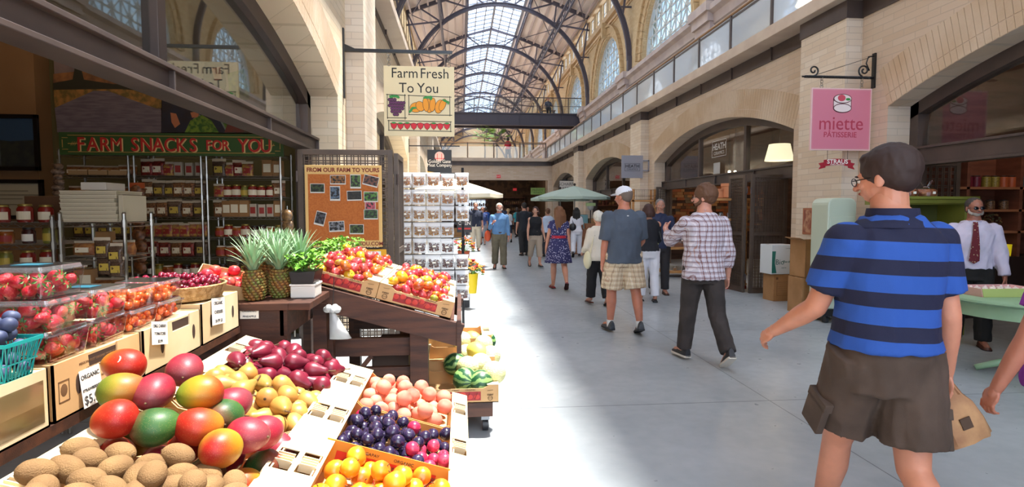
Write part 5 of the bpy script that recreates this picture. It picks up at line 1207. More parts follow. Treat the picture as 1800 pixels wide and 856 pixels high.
SBG = [(snack_bag('snack_bag', mat('snack_tan', '#c08850', .6, col2='#a86c38', nscale=60), ''), 'clear bag of tan nuts'), (snack_bag('snack_bag', mat('snack_brown', '#6a3420', .6, col2='#4c2418', nscale=60), ''), 'clear bag of reddish brown nuts'), (snack_bag('snack_bag', mat('snack_gold', '#b8853a', .6, col2='#94602a', nscale=60), ''), 'clear bag of golden brown nuts')]
grid = [(0, 5, 0), (0, 5, 0), (0, 5, 2), (0, 4, 2), (0, 4, 1), (0, 5, 1), (0, 5, 1), (2, 5, 1)]
for r, (c0, c1, k) in enumerate(grid):
    for c in range(c0, c1):
        dy = .012 if (r, c) in ((0, 3), (1, 3), (4, 3)) else 0
        inst(SBG[k][0], (xs[c]+R.uniform(-.008, .008), Y+.045 if 0 else Y+.0, rz[r]+.012-dy), (R.uniform(-.05, .05), 0, R.uniform(-.15, .15)), '%s on the black rack, %s row, %s from gate' % (SBG[k][1], ORD[r], ORD[c]), 'bags on the black rack', s=.97)
# flower buckets and OPEN sign behind the rack
fm = [mat('petal_orange', '#e07a1c', .5), mat('petal_yellow', '#e8c02c', .5), mat('petal_red', '#c02c3a', .5)]
def flower_bucket(label, x, y, z0, seed, bm_, h=.3):
    rr = random.Random(seed); t = thing('flower_bucket', label, 'flowers', (x, y, z0)); MB().lathe([(.07, 0), (.1, h), (.105, h), (.075, .0)], n=16).build('bucket', bm_, t, smooth='auto'); lm = MB()
    for k in range(3):
        mb = MB(); mc = MB()
        for i in range(9):
            a, r = rr.uniform(0, 6.28), rr.uniform(.02, .19); p = Vector((r*math.cos(a), r*math.sin(a), h+.1+rr.uniform(0, .16)-r*.4)); M = Euler((rr.uniform(-.8, .8), rr.uniform(-.8, .8), 0)).to_matrix()
            for q in range(8): an = q*PI/4; mb.ell(p+M @ Vector((.026*math.cos(an), .026*math.sin(an), 0)), .02, .009, .005, M @ RZ(an).to_3x3(), 6, 4)
            mc.ell(p, .014, .014, .009, M, 8, 5); lm.tube(p, (0, 0, h*.8), .003, n=4); lm.ell(p-Vector((0, 0, .05)), .03, .012, .01, RZ(a).to_3x3(), 6, 4)
        mb.build('blossom', fm[k], t, smooth=True); mc.build('blossom_centre', mat('flower_centre', '#4a2814', .8), t)
    lm.build('greenery', mat('flower_green', '#4a7a2c', .5), t)
p = P(812, 432, Y=9.3); q = P(832, 432, Y=9.3)
yb = mat('bucket_yellow', '#e0c21c', .4)
t = thing('flower_stand', 'dark stepped flower stand behind the snack bag rack', 'stand', (P(808, 430, Y=9.4).x, 9.4, 0))
MB().box(-.25, .16, -.15, .3, 0, .25).build('lower_step', blk, t); MB().box(-.25, .16, .05, .3, .25, .7).build('upper_step', blk, t)
flower_bucket('terracotta pot of orange and yellow flowers behind the snack rack', P(815, 430, Y=9.6).x, 9.6, .7, 1, mat('terracotta', '#b0563a', .7), .2)
flower_bucket('yellow bucket of flowers beside the rack low by the aisle', P(829, 430, Y=9.15).x, 9.15, .25, 2, yb, .32)
flower_bucket('yellow bucket of flowers half hidden behind the rack', P(800, 430, Y=9.35).x-.05, 9.35, .25, 3, yb, .32) if 0 else None
p = P(803, 386, Y=9.8); t = thing('open_sign', 'small black board reading OPEN behind the snack rack', 'sign', (p.x, 9.95, 1.2)); MB().box(0, .26, 0, .02, 0, .3).build('board', blk, t); MB().text('OPEN', .085, T(.13, -.002, .13) @ FRONT, .001).build('lettering', mat('letter_white', '#f0e8e0', .5), t); MB().box(.02, .24, -.002, 0, .05, .08).build('red_bar', mat('open_red', '#b02a24', .5), t); MB().box(.12, .14, .0, .02, -1.2, 0).build('pole', blk, t)
# ================================================================ RIGHT-HAND SHOP SHELLS
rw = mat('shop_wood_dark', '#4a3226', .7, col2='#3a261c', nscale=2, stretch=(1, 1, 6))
for k in range(-1, 4):
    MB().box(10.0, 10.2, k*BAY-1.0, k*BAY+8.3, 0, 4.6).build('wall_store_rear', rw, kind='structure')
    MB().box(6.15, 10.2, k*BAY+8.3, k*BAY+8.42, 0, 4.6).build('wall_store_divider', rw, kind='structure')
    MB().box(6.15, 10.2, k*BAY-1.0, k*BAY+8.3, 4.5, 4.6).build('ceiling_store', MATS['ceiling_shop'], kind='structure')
wl = mat('wood_light', '#c08a52', .55, col2='#a8743e', nscale=3, stretch=(1, 1, 8)); wlh = mat('wood_light_flat', '#c08a52', .55, col2='#a8743e', nscale=3, stretch=(1, 8, 8))
# mosaic of wood blocks in the ceramics shop
t = thing('block_mosaic', 'wall panel of stacked brown wood blocks at the back of the ceramics shop', 'wall panel', (6.3, 17.62, .9)); bc = ['#8a5a34', '#5a3a26', '#b08050', '#3e2a20', '#74604a', '#a05a34']
cells = {i: MB() for i in range(6)}
for r in range(16):
    x = -.02*(r % 3)
    while x < 3.4:
        w = R.uniform(.1, .28); cells[R.randrange(6)].box(x, min(3.4, x+w-.008), R.uniform(-.07, -.02), .05, r*.09, r*.09+.083); x += w
for i, mb in cells.items(): mb.build('wood_block', mat('block_%d' % i, bc[i], .7), t, kind='stuff')
# lit warm lamps in stores
def store_light(x, y, e=60, z=4.3, lab=''):
    t = thing('ceiling_spot', lab, 'lamp', (x, y, 4.5)); MB().lathe([(.06, -.14), (.08, -.1), (.04, 0)]).build('shade', dark, t, smooth='auto'); MB().ell((0, 0, -.12), .04).build('bulb', MATS['bulb'], t)
    ld = bpy.data.lights.new('spot_light', 'POINT'); ld.energy = e; ld.color = (1, .74, .5); ld.shadow_soft_size = .12; lo = bpy.data.objects.new('spot_light', ld); COL.objects.link(lo); lo.location = (0, 0, -.3); lo.parent = t
store_light(8.0, 13.2, 70, lab='ceiling spot in the middle of the ceramics shop'); store_light(8.2, 16.2, 45, lab='ceiling spot above the block mosaic in the ceramics shop')
store_light(7.8, 6.6, 55, lab='ceiling spot above the jar shelves of the cake shop'); store_light(7.5, 25, 60, lab='ceiling spot in the chocolate shop'); store_light(7.5, 33, 60, lab='ceiling spot in the last shop before the passage')
store_light(2.5, 41, 90, lab='ceiling spot in the passage beyond the hall')
for i, px in enumerate((1282, 1292)):
    p = P(px, 302, Y=14.5+i*.4); t = thing('spot_bulb', 'small glowing spotlight behind the ceramics shop glass, %s from the post' % ORD[i], 'lamp', p); MB().ell((0, 0, 0), .035).build('bulb', mat('bulb_hot', '#ffffff', emit='#ffe0b0', estr=20), t); MB().tube((0, 0, .02), (0, 0, 4.5-p.z), .012, n=6).build('rod', dark, t)
# drum shade lamp
p = P(1370, 268, Y=11.4); t = thing('pendant_lamp', 'lit cream drum pendant lamp glowing behind the arched shop window', 'lamp', p); r = .285
MB()._rings([[Vector((q*math.cos(a), q*math.sin(a), z)) for a in [2*PI*i/28 for i in range(28)]] for q, z in ((r, -.17), (r*.72, .17))], cap=False).build('lamp_shade', mat('shade_cream', '#e8dcc0', .7, emit='#ffeec4', estr=1.25), t, smooth='auto')
MB().tube((0, 0, .17), (0, 0, 4.5-p.z), .008, n=6).build('cord', dark, t); MB().ell((0, 0, -.02), .05).build('bulb', mat('bulb_hot', '#ffffff', emit='#ffe0b0', estr=20), t)
# gates of the ceramics shop, cake shop
lattice_gate('lattice_gate', 'dark lattice gate folded open between the glass shelves and the cardboard boxes', .72, 2.26, (5.47, 10.35, 0), 0, gate_m, .06)
lattice_gate('lattice_gate', 'second dark lattice leaf folded against the first beside the glass shelves', .55, 2.26, (5.42, 10.45, 0), PI/2+.1, gate_m, .06)
lattice_gate('lattice_gate', 'dark lattice gate at the opposite end of the ceramics shop opening', .5, 2.26, (5.75, 16.4, 0), .1, gate_m, .07)
lattice_gate('lattice_gate', 'dark lattice gate above the olive hutch in the cake shop opening', .95, 2.25, (5.85, 7.25, 0), 0, gate_m, .09)
# ---------------- wooden shelves with glassware
t = thing('display_shelves', 'pale wood display shelves of glassware beside the lattice gate', 'shelves', (4.95, 10.95, 0)); zz = [.12, .32, .62, .97, 1.42, 1.82]; w = .78
for x in (0, w-.03): MB().box(x, x+.03, 0, .42, .05, 1.82).build('side_panel', wl, t, bevel=.003)
for z in zz: MB().box(-.03 if z > 1.8 else .0, w+(.03 if z > 1.8 else 0), -.03, .44, z-.045, z).build('shelf', wlh, t, bevel=.003)
MB().box(0, w, -.02, .4, 0, .06).build('red_base', mat('red_base', '#a02a1c', .6), t)
terr = mat('terracotta_pale', '#c8845c', .8); gls = glass_mat('glassware', (.93, .95, .96), 2.5)
for i, (dx, r, h) in enumerate(((.12, .07, .14), (.26, .085, .19), (.48, .17, .3), (.68, .08, .22))):
    t = thing('clay_pot', ['small terracotta pot on top of the glass shelves', 'terracotta pot beside the big planter', 'big terracotta planter on top of the display shelves', 'tall terracotta pot next to the lattice gate'][i], 'pot', (4.95+dx, 11.13, 1.822)); MB().lathe([(r*.7, 0), (r, .02), (r*.97, h*.8), (r*1.03, h*.82), (r*1.03, h), (r*.9, h), (r*.85, .03)], n=20, cap=False).build('body', terr, t, smooth='auto')
def glass(name, r, h, mt, kind=0):
    t = thing(name, '', 'glass'); pr = [(r*.8, 0), (r, h*.4), (r*.9, h*.7), (r, h), (r*.95, h), (r*.75, .01)] if kind == 0 else [(r, 0), (r, h*.6), (r*.35, h*.75), (r*.3, h), (r*.25, h)] if kind == 1 else [(r*.5, 0), (r, h*.9), (r*1.1, h), (r, h), (r*.4, .01)]
    a = MB().lathe(pr, n=14, cap=(kind == 1)).build('body', mt, t, smooth='auto'); b_ = MB().lathe([(r*.82, 0), (r*.85, .006), (r*.1, .008)], n=14).build('foot', mt, t); return proto(t, a, b_)
G0 = glass('drinking_glass', .035, .11, gls); G1 = glass('wine_bottle', .037, .26, mat('bottle_dark', '#1c2a1c', .15), 1); G2 = glass('steel_bowl', .07, .06, mat('steel_bowl', '#b5b5b8', .25, metal=.9), 2); G3 = glass('ceramic_bowl', .08, .07, mat('ceramic_grey', '#a8a498', .4), 2)
for z, g, n, lab, grp in ((1.42, G0, 9, 'clear drinking glass on the upper glass shelf', 'glasses on the display shelves'), (.97, G1, 8, 'dark bottle on the middle glass shelf', 'bottles on the display shelves'), (.62, G2, 5, 'steel bowl on the display shelves', 'steel bowls'), (.32, G2, 5, 'steel bowl on the low display shelf', 'low steel bowls')):
    for i in range(n): inst(g, (5.02+i*.66/(n-1), 11.02+(i % 2)*.1, z+.001), (0, 0, i), '%s, %s towards the gate' % (lab, ORD[i]), grp)
# ---------------- low wooden cart
t = thing('display_cart', 'low pale wooden cart on casters with silver trays outside the ceramics shop', 'cart', (4.75, 12.9, 0))
MB().box(0, .9, 0, .6, .72, .80).build('top_tray', mat('wood_red', '#7c4c34', .5), t, bevel=.004)
for x in (0, .84):
    for y in (0, .54): MB().box(x, x+.06, y, y+.06, .08, .72).build('post', wl, t); MB().tube((x+.01, y+.03, .04), (x+.05, y+.03, .04), .04, n=12).build('caster', mat('caster_pale', '#a8a29a', .5), t, smooth='auto')
MB().box(0, .9, 0, .6, .1, .16).build('lower_shelf', wlh, t, bevel=.003); MB().box(0, .9, 0, .04, .66, .72).build('apron', wlh, t)
for i, (x, y) in enumerate(((4.86, 13.0), (5.05, 13.05), (5.25, 13.0), (5.45, 13.1), (5.0, 13.3), (5.3, 13.3))): inst(G2, (x, y, .801), (0, 0, i), 'shiny steel bowl on the cart top, %s along' % ORD[i], 'bowls on the cart')
for i, (x, s) in enumerate(((4.95, 1.5), (5.2, 1.3), (5.45, 1.1))): inst(G3, (x, 13.1, .161), (0, 0, i), 'grey ceramic bowl on the lower cart shelf, %s along' % ORD[i], 'ceramic bowls', s=s)
# ---------------- tall rack near the far jamb
t = thing('wooden_rack', 'tall pale wooden rack with a wire basket beside the HEATH sign pilaster', 'rack', (5.1, 16.6, 0))
for x in (0, .66): MB().box(x, x+.06, 0, .06, 0, 2.2).build('post', wl, t); MB().box(x, x+.06, .34, .4, 0, 2.2).build('post', wl, t)
for z in (.4, .9, 1.4, 1.88): MB().box(0, .72, 0, .4, z-.05, z).build('shelf', wlh, t)
mb = MB()
for z in (1.9, 2.0, 2.18): mb.beam((.06, .02, z), (.66, .02, z), .01, .01)
for i in range(13): mb.beam((.07+i*.048, .02, 1.9), (.07+i*.048, .02, 2.18), .006, .006)
mb.build('wire_basket', blk, t)
for i in range(5): inst(G3, (5.2+i*.12, 16.7, 1.401 if i % 2 else .901), (0, 0, 0), 'ceramic bowl on the tall rack by the pilaster, %s along' % ORD[i], 'bowls on the tall rack', s=.8)
# ---------------- cardboard boxes
def carton(label, x0, x1, y0, y1, z0, z1, mt, rz=0, open_=False):
    t = thing('cardboard_box', label, 'box', ((x0+x1)/2, (y0+y1)/2, z0), rz); w, d, h = (x1-x0)/2, (y1-y0)/2, z1-z0
    mb = MB()
    if open_:
        for q in ((-w, w, -d, -d+.008), (-w, w, d-.008, d), (-w, -w+.008, -d, d), (w-.008, w, -d, d)): mb.box(*q, 0, h)
        mb.box(-w, w, -d, d, 0, .01); mb.build('shell', mt, t)
        MB().beam((-w+.01, 0, h), (-w-.1, 0, h+.04), 2*d*.96, .006, up=(0, 0, 1)).build('flap', mt, t); MB().beam((w-.01, 0, h), (w+.08, 0, h-.1), 2*d*.96, .006).build('flap', mt, t)
    else:
        mb.box(-w, w, -d, d, 0, h); mb.build('shell', mt, t, bevel=.004); MB().box(-w, w, -.025, .025, h, h+.001).build('tape', mat('tape', '#b8925e', .3), t)
    return t
kb = mat('cardboard_brown', '#a87c50', .8, col2='#9c7246', nscale=4)
t = carton('small kraft box with a printed label panel under the white and green box', 5.40, 5.74, 9.4, 9.7, 0, .47, kb, .1)
mb = MB()
for q in ((-.11, .11, .1, .105), (-.11, .11, .33, .335), (-.11, -.105, .1, .33), (.105, .11, .1, .33)): mb.box(q[0], q[1], -.1515, -.15, q[2], q[3])
for i in range(5): mb.box(-.09, .09, -.1515, -.15, .14+i*.04, .143+i*.04)
mb.box(-.13, -.09, -.1515, -.15, .38, .42); mb.build('print', mat('box_ink', '#6b4a2c', .7), t)
t = carton('white and green printed carton stacked on a small kraft box', 5.34, 5.77, 9.38, 9.72, .475, .985, mat('carton_bright', '#cfd4d6', .6), .08)
MB().prism([(-.21, .02), (-.12, .02), (-.155, .2), (-.14, .4), (-.21, .4)], 'y', -.172, -.1705).build('green_swoosh', mat('carton_green', '#1d6e62', .5), t); gi = mat('carton_ink', '#2a5f5c', .5)
MB().text('Bio', .13, T(-.06, -.171, .17) @ FRONT, .0006).text('Plus #1', .055, T(.08, -.171, .2) @ FRONT, .0006, bold=.001).text('EARTH', .03, T(.02, -.171, .1) @ FRONT, .0006).text('CONTAINERS', .024, T(.12, -.171, .44) @ FRONT, .0006).build('lettering', gi, t)
carton('kraft carton under the open box in front of the pilaster', 5.13, 5.53, 8.08, 8.5, 0, .56, kb, -.08)
carton('open-topped kraft box standing on another carton by the pilaster', 5.15, 5.52, 8.1, 8.48, .565, 1.13, kb, .05, True)
# poster on the pilaster
t = thing('wall_poster', 'narrow reddish poster on the brick pilaster behind the boxes', 'poster', (5.54, 8.55, 1.2)); MB().box(0, .01, 0, .25, 0, .42).build('frame', mat('poster_frame', '#a8684a', .6), t); MB().box(-.002, 0, .03, .22, .03, .39).build('print', mat('poster_print', '#8a4a38', .6, col2='#b88a6a', nscale=12), t)
# pale green rounded appliance on wheels
t = thing('drinks_cooler', 'pale sage rounded cooler on a black wheeled base beside the pilaster', 'cooler', (5.09, 7.5, 0)); sg_ = mat('sage_enamel', '#b8c2ae', .35)
MB().prism([(0, .2), (.42, .2), (.42, 1.66)]+[(.42-.1+.1*math.cos(a), 1.66+.1*math.sin(a)) for a in (.4, .8, 1.2, 1.57)]+[(.1+.1*math.cos(a), 1.66+.1*math.sin(a)) for a in (1.57, 2.0, 2.4, 2.8)]+[(0, 1.66)], 'y', 0, .38).build('body', sg_, t, bevel=.02)
MB().box(.02, .4, -.012, 0, .3, 1.5).build('door', sg_, t, bevel=.01); MB().tube((.06, -.03, .9), (.06, -.03, 1.2), .012, n=8).build('handle', chrome, t)
MB().box(-.03, .45, -.03, .41, .1, .2).build('base_frame', blk, t)
for x in (.04, .38):
    for y in (.04, .34): MB().tube((x-.02, y, .05), (x+.02, y, .05), .05, n=14).build('caster', MATS['caster_black'], t, smooth='auto')
# ---------------- cake shop: olive hutch, cakes, shelves, round table
t = thing('olive_hutch', 'olive green painted hutch with open shelves behind the striped-shirt man', 'hutch', (5.38, 6.62, 0)); og = mat('olive_paint', '#7d7f34', .5, col2='#73752e', nscale=3); w = 1.0
for x in (0, w-.07): MB().box(x, x+.07, 0, .45, 0, 1.66).build('side_panel', og, t, bevel=.004)
MB().box(.07, w-.07, .42, .45, 0, 1.66).build('back_panel', mat('olive_dark', '#5f6230', .6), t)
for z in (.12, .8, 1.25): MB().box(.07, w-.07, .02, .42, z-.03, z).build('shelf', og, t)
MB().prism([(-.0, 1.66), (-.03, 1.68), (-.045, 1.72), (-.07, 1.73), (-.07, 1.76), (.47, 1.76), (.47, 1.66)], 'x', -.06, w+.06).build('cornice', og, t)
MB().box(.07, w-.07, .0, .03, .1, .78).build('door', og, t, bevel=.004); MB().ell((w/2, -.01, .5), .015).build('knob', chrome, t)
def cake(label, x, y, z, s=1):
    t = thing('wrapped_cake', label, 'cake', (x, y, z)); MB().lathe([(.03, 0), (.115, .004), (.125, .04), (.12, .075), (.1, .09), (.035, .088), (.03, .0)], n=20).build('cake_ring', mat('cake_brown', '#8a4a2c', .7, col2='#b06a40', nscale=30, bump=.3), t, smooth=True)
    mb = MB(); 
    for j in range(12):
        a = j*PI/6; mb.face([(.03*math.cos(a), .03*math.sin(a), .12), (.02*math.cos(a+.4), .02*math.sin(a+.4), .12), (.075*math.cos(a+.35), .05*math.sin(a+.35), .2+.02*math.sin(j*2)), (.09*math.cos(a), .06*math.sin(a), .19+.015*math.cos(j*3))])
    mb._rings([[Vector((r*math.cos(a), r*math.sin(a), z_)) for a in [2*PI*i/20 for i in range(20)]] for r, z_ in ((.13, .0), (.135, .05), (.11, .1), (.03, .12), (.02, .13))], cap=False); mb.build('cellophane', plastic, t)
    MB().lathe([(.022, .115), (.026, .12), (.022, .125)], n=10).build('ribbon', mat('ribbon', '#c8a8a0', .4), t); MB().box(-.02, .02, -.137, -.135, .03, .06).build('paper_label', MATS['card_white'], t)
cake('cellophane-wrapped ring cake on the olive hutch behind the striped-shirt man', 5.62, 6.75, 1.762); cake('second wrapped ring cake on the olive hutch towards the jar shelves', 5.88, 6.75, 1.762)
for i, (x, z) in enumerate(((6.0, .8), (6.1, 1.25), (5.8, 1.25))): inst(G3, (x, 6.85, z), (0, 0, 0), 'small ceramic bowl inside the olive hutch, %s shelf item' % ORD[i], 'bowls in the hutch', s=.7)
t = thing('wall_shelves', 'reddish brown wall shelves of candy jars in the cake shop', 'shelves', (7.12, 7.75, 0)); rb = mat('wood_redbrown', '#7a4a38', .6, col2='#6a3e2e', nscale=2, stretch=(1, 1, 6)); rbl = mat('wood_shelf_edge', '#9a6444', .6)
MB().box(0, 2.2, .4, .43, .9, 2.5).build('back_panel', rb, t)
for x in (0, .3, 1.15, 2.17): MB().box(x-.02, x+.03, .0, .4, .9, 2.5).build('upright', rb, t)
for z in (1.28, 1.6, 1.93): MB().box(.3 if z != 1.93 else .0, 2.17, .0, .4, z-.035, z).build('shelf', rbl, t)
MB().box(0, 2.2, -.1, .43, 0, .9).build('counter', mat('counter_dark', '#2c1e1a', .5), t)
def cjar(name, c, h=.17, sq=True):
    t = thing(name, '', 'jar'); a = MB().lathe([(.058, 0), (.06, .01), (.06, h*.85), (.05, h*.9)], n=12).build('contents', c, t, smooth='auto'); b_ = MB().lathe([(.04, h*.9), (.05, h*.92), (.05, h*.98), (.01, h*1.02)], n=12).build('lid', mat('lid_dark', '#2a2522', .4), t, smooth='auto'); return proto(t, a, b_)
CJ = [(cjar('candy_jar', mat('candy_red', '#6a2030', .4)), 'dark red'), (cjar('candy_jar', mat('candy_yellow', '#9a8a3c', .4, col2='#7a6a2c', nscale=50)), 'yellow'), (cjar('candy_jar', mat('candy_orange', '#b05a34', .4)), 'orange'), (cjar('candy_jar', mat('candy_teal', '#3a6a70', .4)), 'teal'), (cjar('candy_jar', mat('candy_mixed', '#8a6a4a', .4, col2='#3a2a22', nscale=60), .14), 'mixed brown')]
for i, (x, k) in enumerate(((7.53, 0), (7.66, 0), (7.82, 1), (7.96, 1), (8.10, 2), (8.23, 2), (8.38, 3), (8.52, 3))): inst(CJ[k][0], (x, 7.87, 1.931), (0, 0, 0), '%s candy jar on the upper cake shop shelf, %s in the row' % (CJ[k][1], ORD[i]), 'candy jars upper shelf')
for i, x in enumerate((7.5, 7.68, 7.9, 8.12, 8.35, 8.6)): inst(CJ[4][0] if i else CJ[0][0], (x, 7.87, 1.601), (0, 0, 0), '%s jar on the lower cake shop shelf, %s in the row' % ('mixed brown candy' if i else 'dark red candy', ORD[i]), 'candy jars lower shelf')
t = thing('dried_plant', 'dark dried flower arrangement on the low cake shop shelf', 'plant', (7.95, 7.9, 1.281)); mb = MB()
for i in range(40): a = R.uniform(0, 6.28); e = R.uniform(.2, 1.4); mb.ell((.18*math.cos(a)*math.cos(e), .08*math.sin(a), .05+.2*math.sin(e)), .022, .012, .016, u=6, v=4)
mb.build('foliage', mat('dried_leaf', '#4a4a2c', .7, col2='#8a5a30', nscale=20), t, kind='stuff'); MB().lathe([(.05, 0), (.06, .06), (.05, .06)], n=12).build('pot', terr, t)
t = thing('yellow_cup', 'small bright yellow glass cup on the dark counter behind the white-shirted man', 'cup', (7.45, 7.72, 1.1)); MB().lathe([(.04, 0), (.05, .1), (.045, .1), (.03, .01)], n=14, cap=False).build('body', mat('cup_yellow', '#e8d020', .3, emit='#e8d020', estr=.35), t, smooth='auto'); MB().lathe([(.04, 0), (.042, .008), (.01, .01)], n=14).build('foot', mat('cup_foot', '#b8a420', .3), t)  # weak emission paints the lit look into the cup
t.location = (P(1770, 448, Y=7.72).x, 7.72, .902); t.scale = (1.1, 1.1, 1.8)
t = thing('round_table', 'round pale green table holding the pastry tray at the cake shop front', 'table', (5.42, 4.95, 0)); mg_ = mat('mint_paint', '#8fae8c', .4, col2='#86a683', nscale=4)
MB().lathe([(.55, .69), (.70, .735), (.725, .745), (.725, .765), (.70, .775), (.01, .775)], n=48).build('table_top', mg_, t, smooth='auto'); MB().lathe([(.62, .60), (.64, .60), (.64, .73), (.62, .73)], n=40, cap=False).build('apron', mg_, t, smooth='auto')
MB().lathe([(.05, .05), (.09, .1), (.05, .2), (.07, .35), (.045, .5), (.1, .62), (.1, .68)], n=20).build('pedestal', mg_, t, smooth=True)
for i in range(3): a = i*2.1+.5; mb = MB().path([(0, 0, .15), (.2*math.cos(a), .2*math.sin(a), .1), (.38*math.cos(a), .38*math.sin(a), .03)], [.04, .035, .03], 8); mb.build('foot', mg_, t, smooth=True)
t = thing('pastry_tray', 'open green and pink card tray of iced pastries on the round table', 'tray', (5.15, 5.02, .776), -.05); pk = mat('card_pink', '#d8a8a4', .6); gr_ = mat('card_green', '#a8b46a', .6)
MB().box(-.26, .26, -.15, .15, 0, .006).build('base', pk, t)
for a in ((-.26, .26, -.15, -1), (-.26, .26, .15, 1)): mb = MB(); mb.prism([(a[0], 0), (a[1], 0), (a[1]+.02, .08), (a[0]-.02, .08)], 'y', *sorted((a[2], a[2]+.006*a[3]))); mb.build('side_wall', gr_ if a[3] < 0 else pk, t)
for s in (-1, 1): MB().beam((s*.26, 0, .0), (s*.285, 0, .08), .3, .005, up=(1, 0, 0)).build('end_wall', pk, t)
t_ = thing('iced_pastry', '', 'pastry'); a = MB().ell((0, 0, .028), .037, .03, .026, u=12, v=8).build('bun', mat('pastry_brown', '#b0705c', .7, col2='#8a5040', nscale=40), t_, smooth=True); mb = MB().ell((0, 0, .05), .032, .026, .012, u=12, v=6); mb.ell((.01, .0, .062), .012, .01, .012, u=8, v=5); b_ = mb.build('icing', mat('icing', '#e0d0c8', .4), t_, smooth=True); IP = proto(t_, a, b_)
for r in range(3):
    for c in range(6): inst(IP, (5.15-.2+c*.08, 5.02-.09+r*.085, .784), (0, 0, R.uniform(0, 6)), 'iced pastry in the card tray, %s row from the aisle, %s along' % (ORD[r], ORD[c]), 'iced pastries')
# second small pale green foot seen on the floor
# ================================================================ HANGING SIGNS
def ring_links(mb, x, z0, z1, y=0, r=.02):
    n = max(1, int((z1-z0)/(r*1.6)))
    for i in range(n):
        c = z0+(z1-z0)*(i+.5)/n; mb.path([(x+(r*math.cos(a) if i % 2 == 0 else 0), y+(0 if i % 2 == 0 else r*math.cos(a)), c+r*1.1*math.sin(a)) for a in [2*PI*k/10 for k in range(11)]], .004, 5)
# farm sign
Y = 7.72; a = P(674, 115, Y=Y); b_ = P(799, 240, Y=Y); w, h = b_.x-a.x, a.z-b_.z; bz = P(700, 90, Y=Y).z
t = thing('shop_sign', 'square cream sign reading Farm Fresh To You with painted grapes, peppers and strawberries', 'sign', (a.x, Y, b_.z))
MB().box(0, w, 0, .03, 0, h).build('board', mat('sign_cream_board', '#e0cfa6', .6), t, bevel=.003)
k = w/125
def sp(px, py): return ((px-674)*k, (240-py)*k)
bi = mat('sign_black', '#17130f', .6); mb = MB()
for tx, px, py, s in (('Farm', 711, 137, 25), ('Fresh', 764, 137, 25), ('To', 714, 163, 25), ('You', 752, 163, 25)):
    x, z = sp(px, py); mb.text(tx, s*k*1.0, T(x, -.002, z) @ FRONT, .001, sx=.94)
mb.build('lettering', bi, t)
mb = MB()
def ln(x0, y0, x1, y1, wd=1.1): p, q = sp(x0, y0), sp(x1, y1); mb.beam((p[0], -.002, p[1]), (q[0], -.002, q[1]), .002, wd*k, up=(0, 1, 0)) if 0 else mb.beam((p[0], -.002, p[1]), (q[0], -.002, q[1]), wd*k, .002, up=(0, 1, 0))
for q in ((678, 167, 713, 168), (680, 166, 680, 210), (711, 166, 711, 211), (679, 208, 714, 208), (716, 168, 794, 170), (718, 167, 718, 203), (791, 168, 791, 204), (717, 202, 795, 202), (680, 213, 794, 214), (682, 212, 682, 231), (792, 213, 792, 232), (681, 230, 794, 231)): ln(*q)
mb.build('box_lines', bi, t)
DZ = [0]
def disc(mb, x, y, rx, ry, th=.003, rot=0, n=16):
    DZ[0] += .00002; th += DZ[0]
    c = sp(x, y); mb.prism([(c[0]+k*(rx*math.cos(a)*math.cos(rot)-ry*math.sin(a)*math.sin(rot)), c[1]+k*(rx*math.cos(a)*math.sin(rot)+ry*math.sin(a)*math.cos(rot))) for a in [2*PI*i/n for i in range(n)]], 'y', -th, 0)
mo, mi_ = MB(), MB()
for r, n in enumerate((3, 6, 6, 5, 4, 2)):
    for c in range(n): x, y = 684+c*4.6+(r % 2)*2+max(0, r-2)*2.2, 176+r*5.2; disc(mo, x, y, 3.3, 3.1, .003); disc(mi_, x, y, 2.6, 2.4, .004)
mo.build('grape_outline', bi, t); mi_.build('grape_art', mat('art_purple', '#5c2350', .6), t)
mo, mi_ = MB(), MB()
for x, y, rx, ry, ro in ((731, 189, 11, 8.5, .2), (738, 187, 7, 9, .5), (754, 186, 7, 12, 0), (748, 184, 5, 12, .1), (760, 184, 5, 12, -.1), (772, 187, 7, 12, -.3), (778, 184, 5, 11, -.4)): DZ[0] += .0004; disc(mo, x, y, rx+.7, ry+.7, .003, ro); DZ[0] += .0003; disc(mi_, x, y, rx, ry, .003, ro)
mo.build('pepper_outline', bi, t); mi_.build('pepper_art', mat('art_orange', '#e8951c', .6), t)
mo = MB()
for x, y, rx, ry, ro in ((692, 170, 9, 2, 0), (688, 171, 4, 2, .5), (698, 171, 4, 2, -.4), (722, 194, 6, 2, .9), (727, 190, 5, 1.6, 0), (750, 171, 7, 2.2, .2), (757, 172, 3, 4, 0), (783, 177, 6, 2, -.4), (788, 180, 2, 3, 0)): disc(mo, x, y, rx, ry, .0045, ro)
mr = MB(); mk = MB()
for i in range(9):
    x = 691+i*11.8; y = 222+(i % 2)*.6; q = [(x-5.5, y-4), (x, y-5.5), (x+5.5, y-3.5), (x+4, y+2), (x, y+6), (x-4, y+2)]
    mk.prism([((lambda s: (s[0], s[1]))(sp(x+(a-x)*1.15, y+(b_-y)*1.15))) for a, b_ in q], 'y', -.003, 0); mr.prism([sp(a, b_) for a, b_ in q], 'y', -.0042, 0)
    if i in (0, 1, 2, 6, 8): disc(mo, x, y-5, 4, 1.5, .005)
mo.build('leaf_art', mat('art_green', '#2f8a3c', .6), t); mk.build('strawberry_outline', bi, t); mr.build('strawberry_art', mat('art_red', '#d02430', .6), t)
mb = MB(); ring_links(mb, .07, h, bz-b_.z if 0 else bz-t.location.z-.02); ring_links(mb, w-.07, h, bz-t.location.z-.02); mb.build('chain', chrome, t)
t = thing('sign_bracket', 'black square steel bracket on the brick wall holding the farm sign', 'bracket', (-1.52, Y, bz)); bm_ = mat('bracket_black', '#101014', .35)
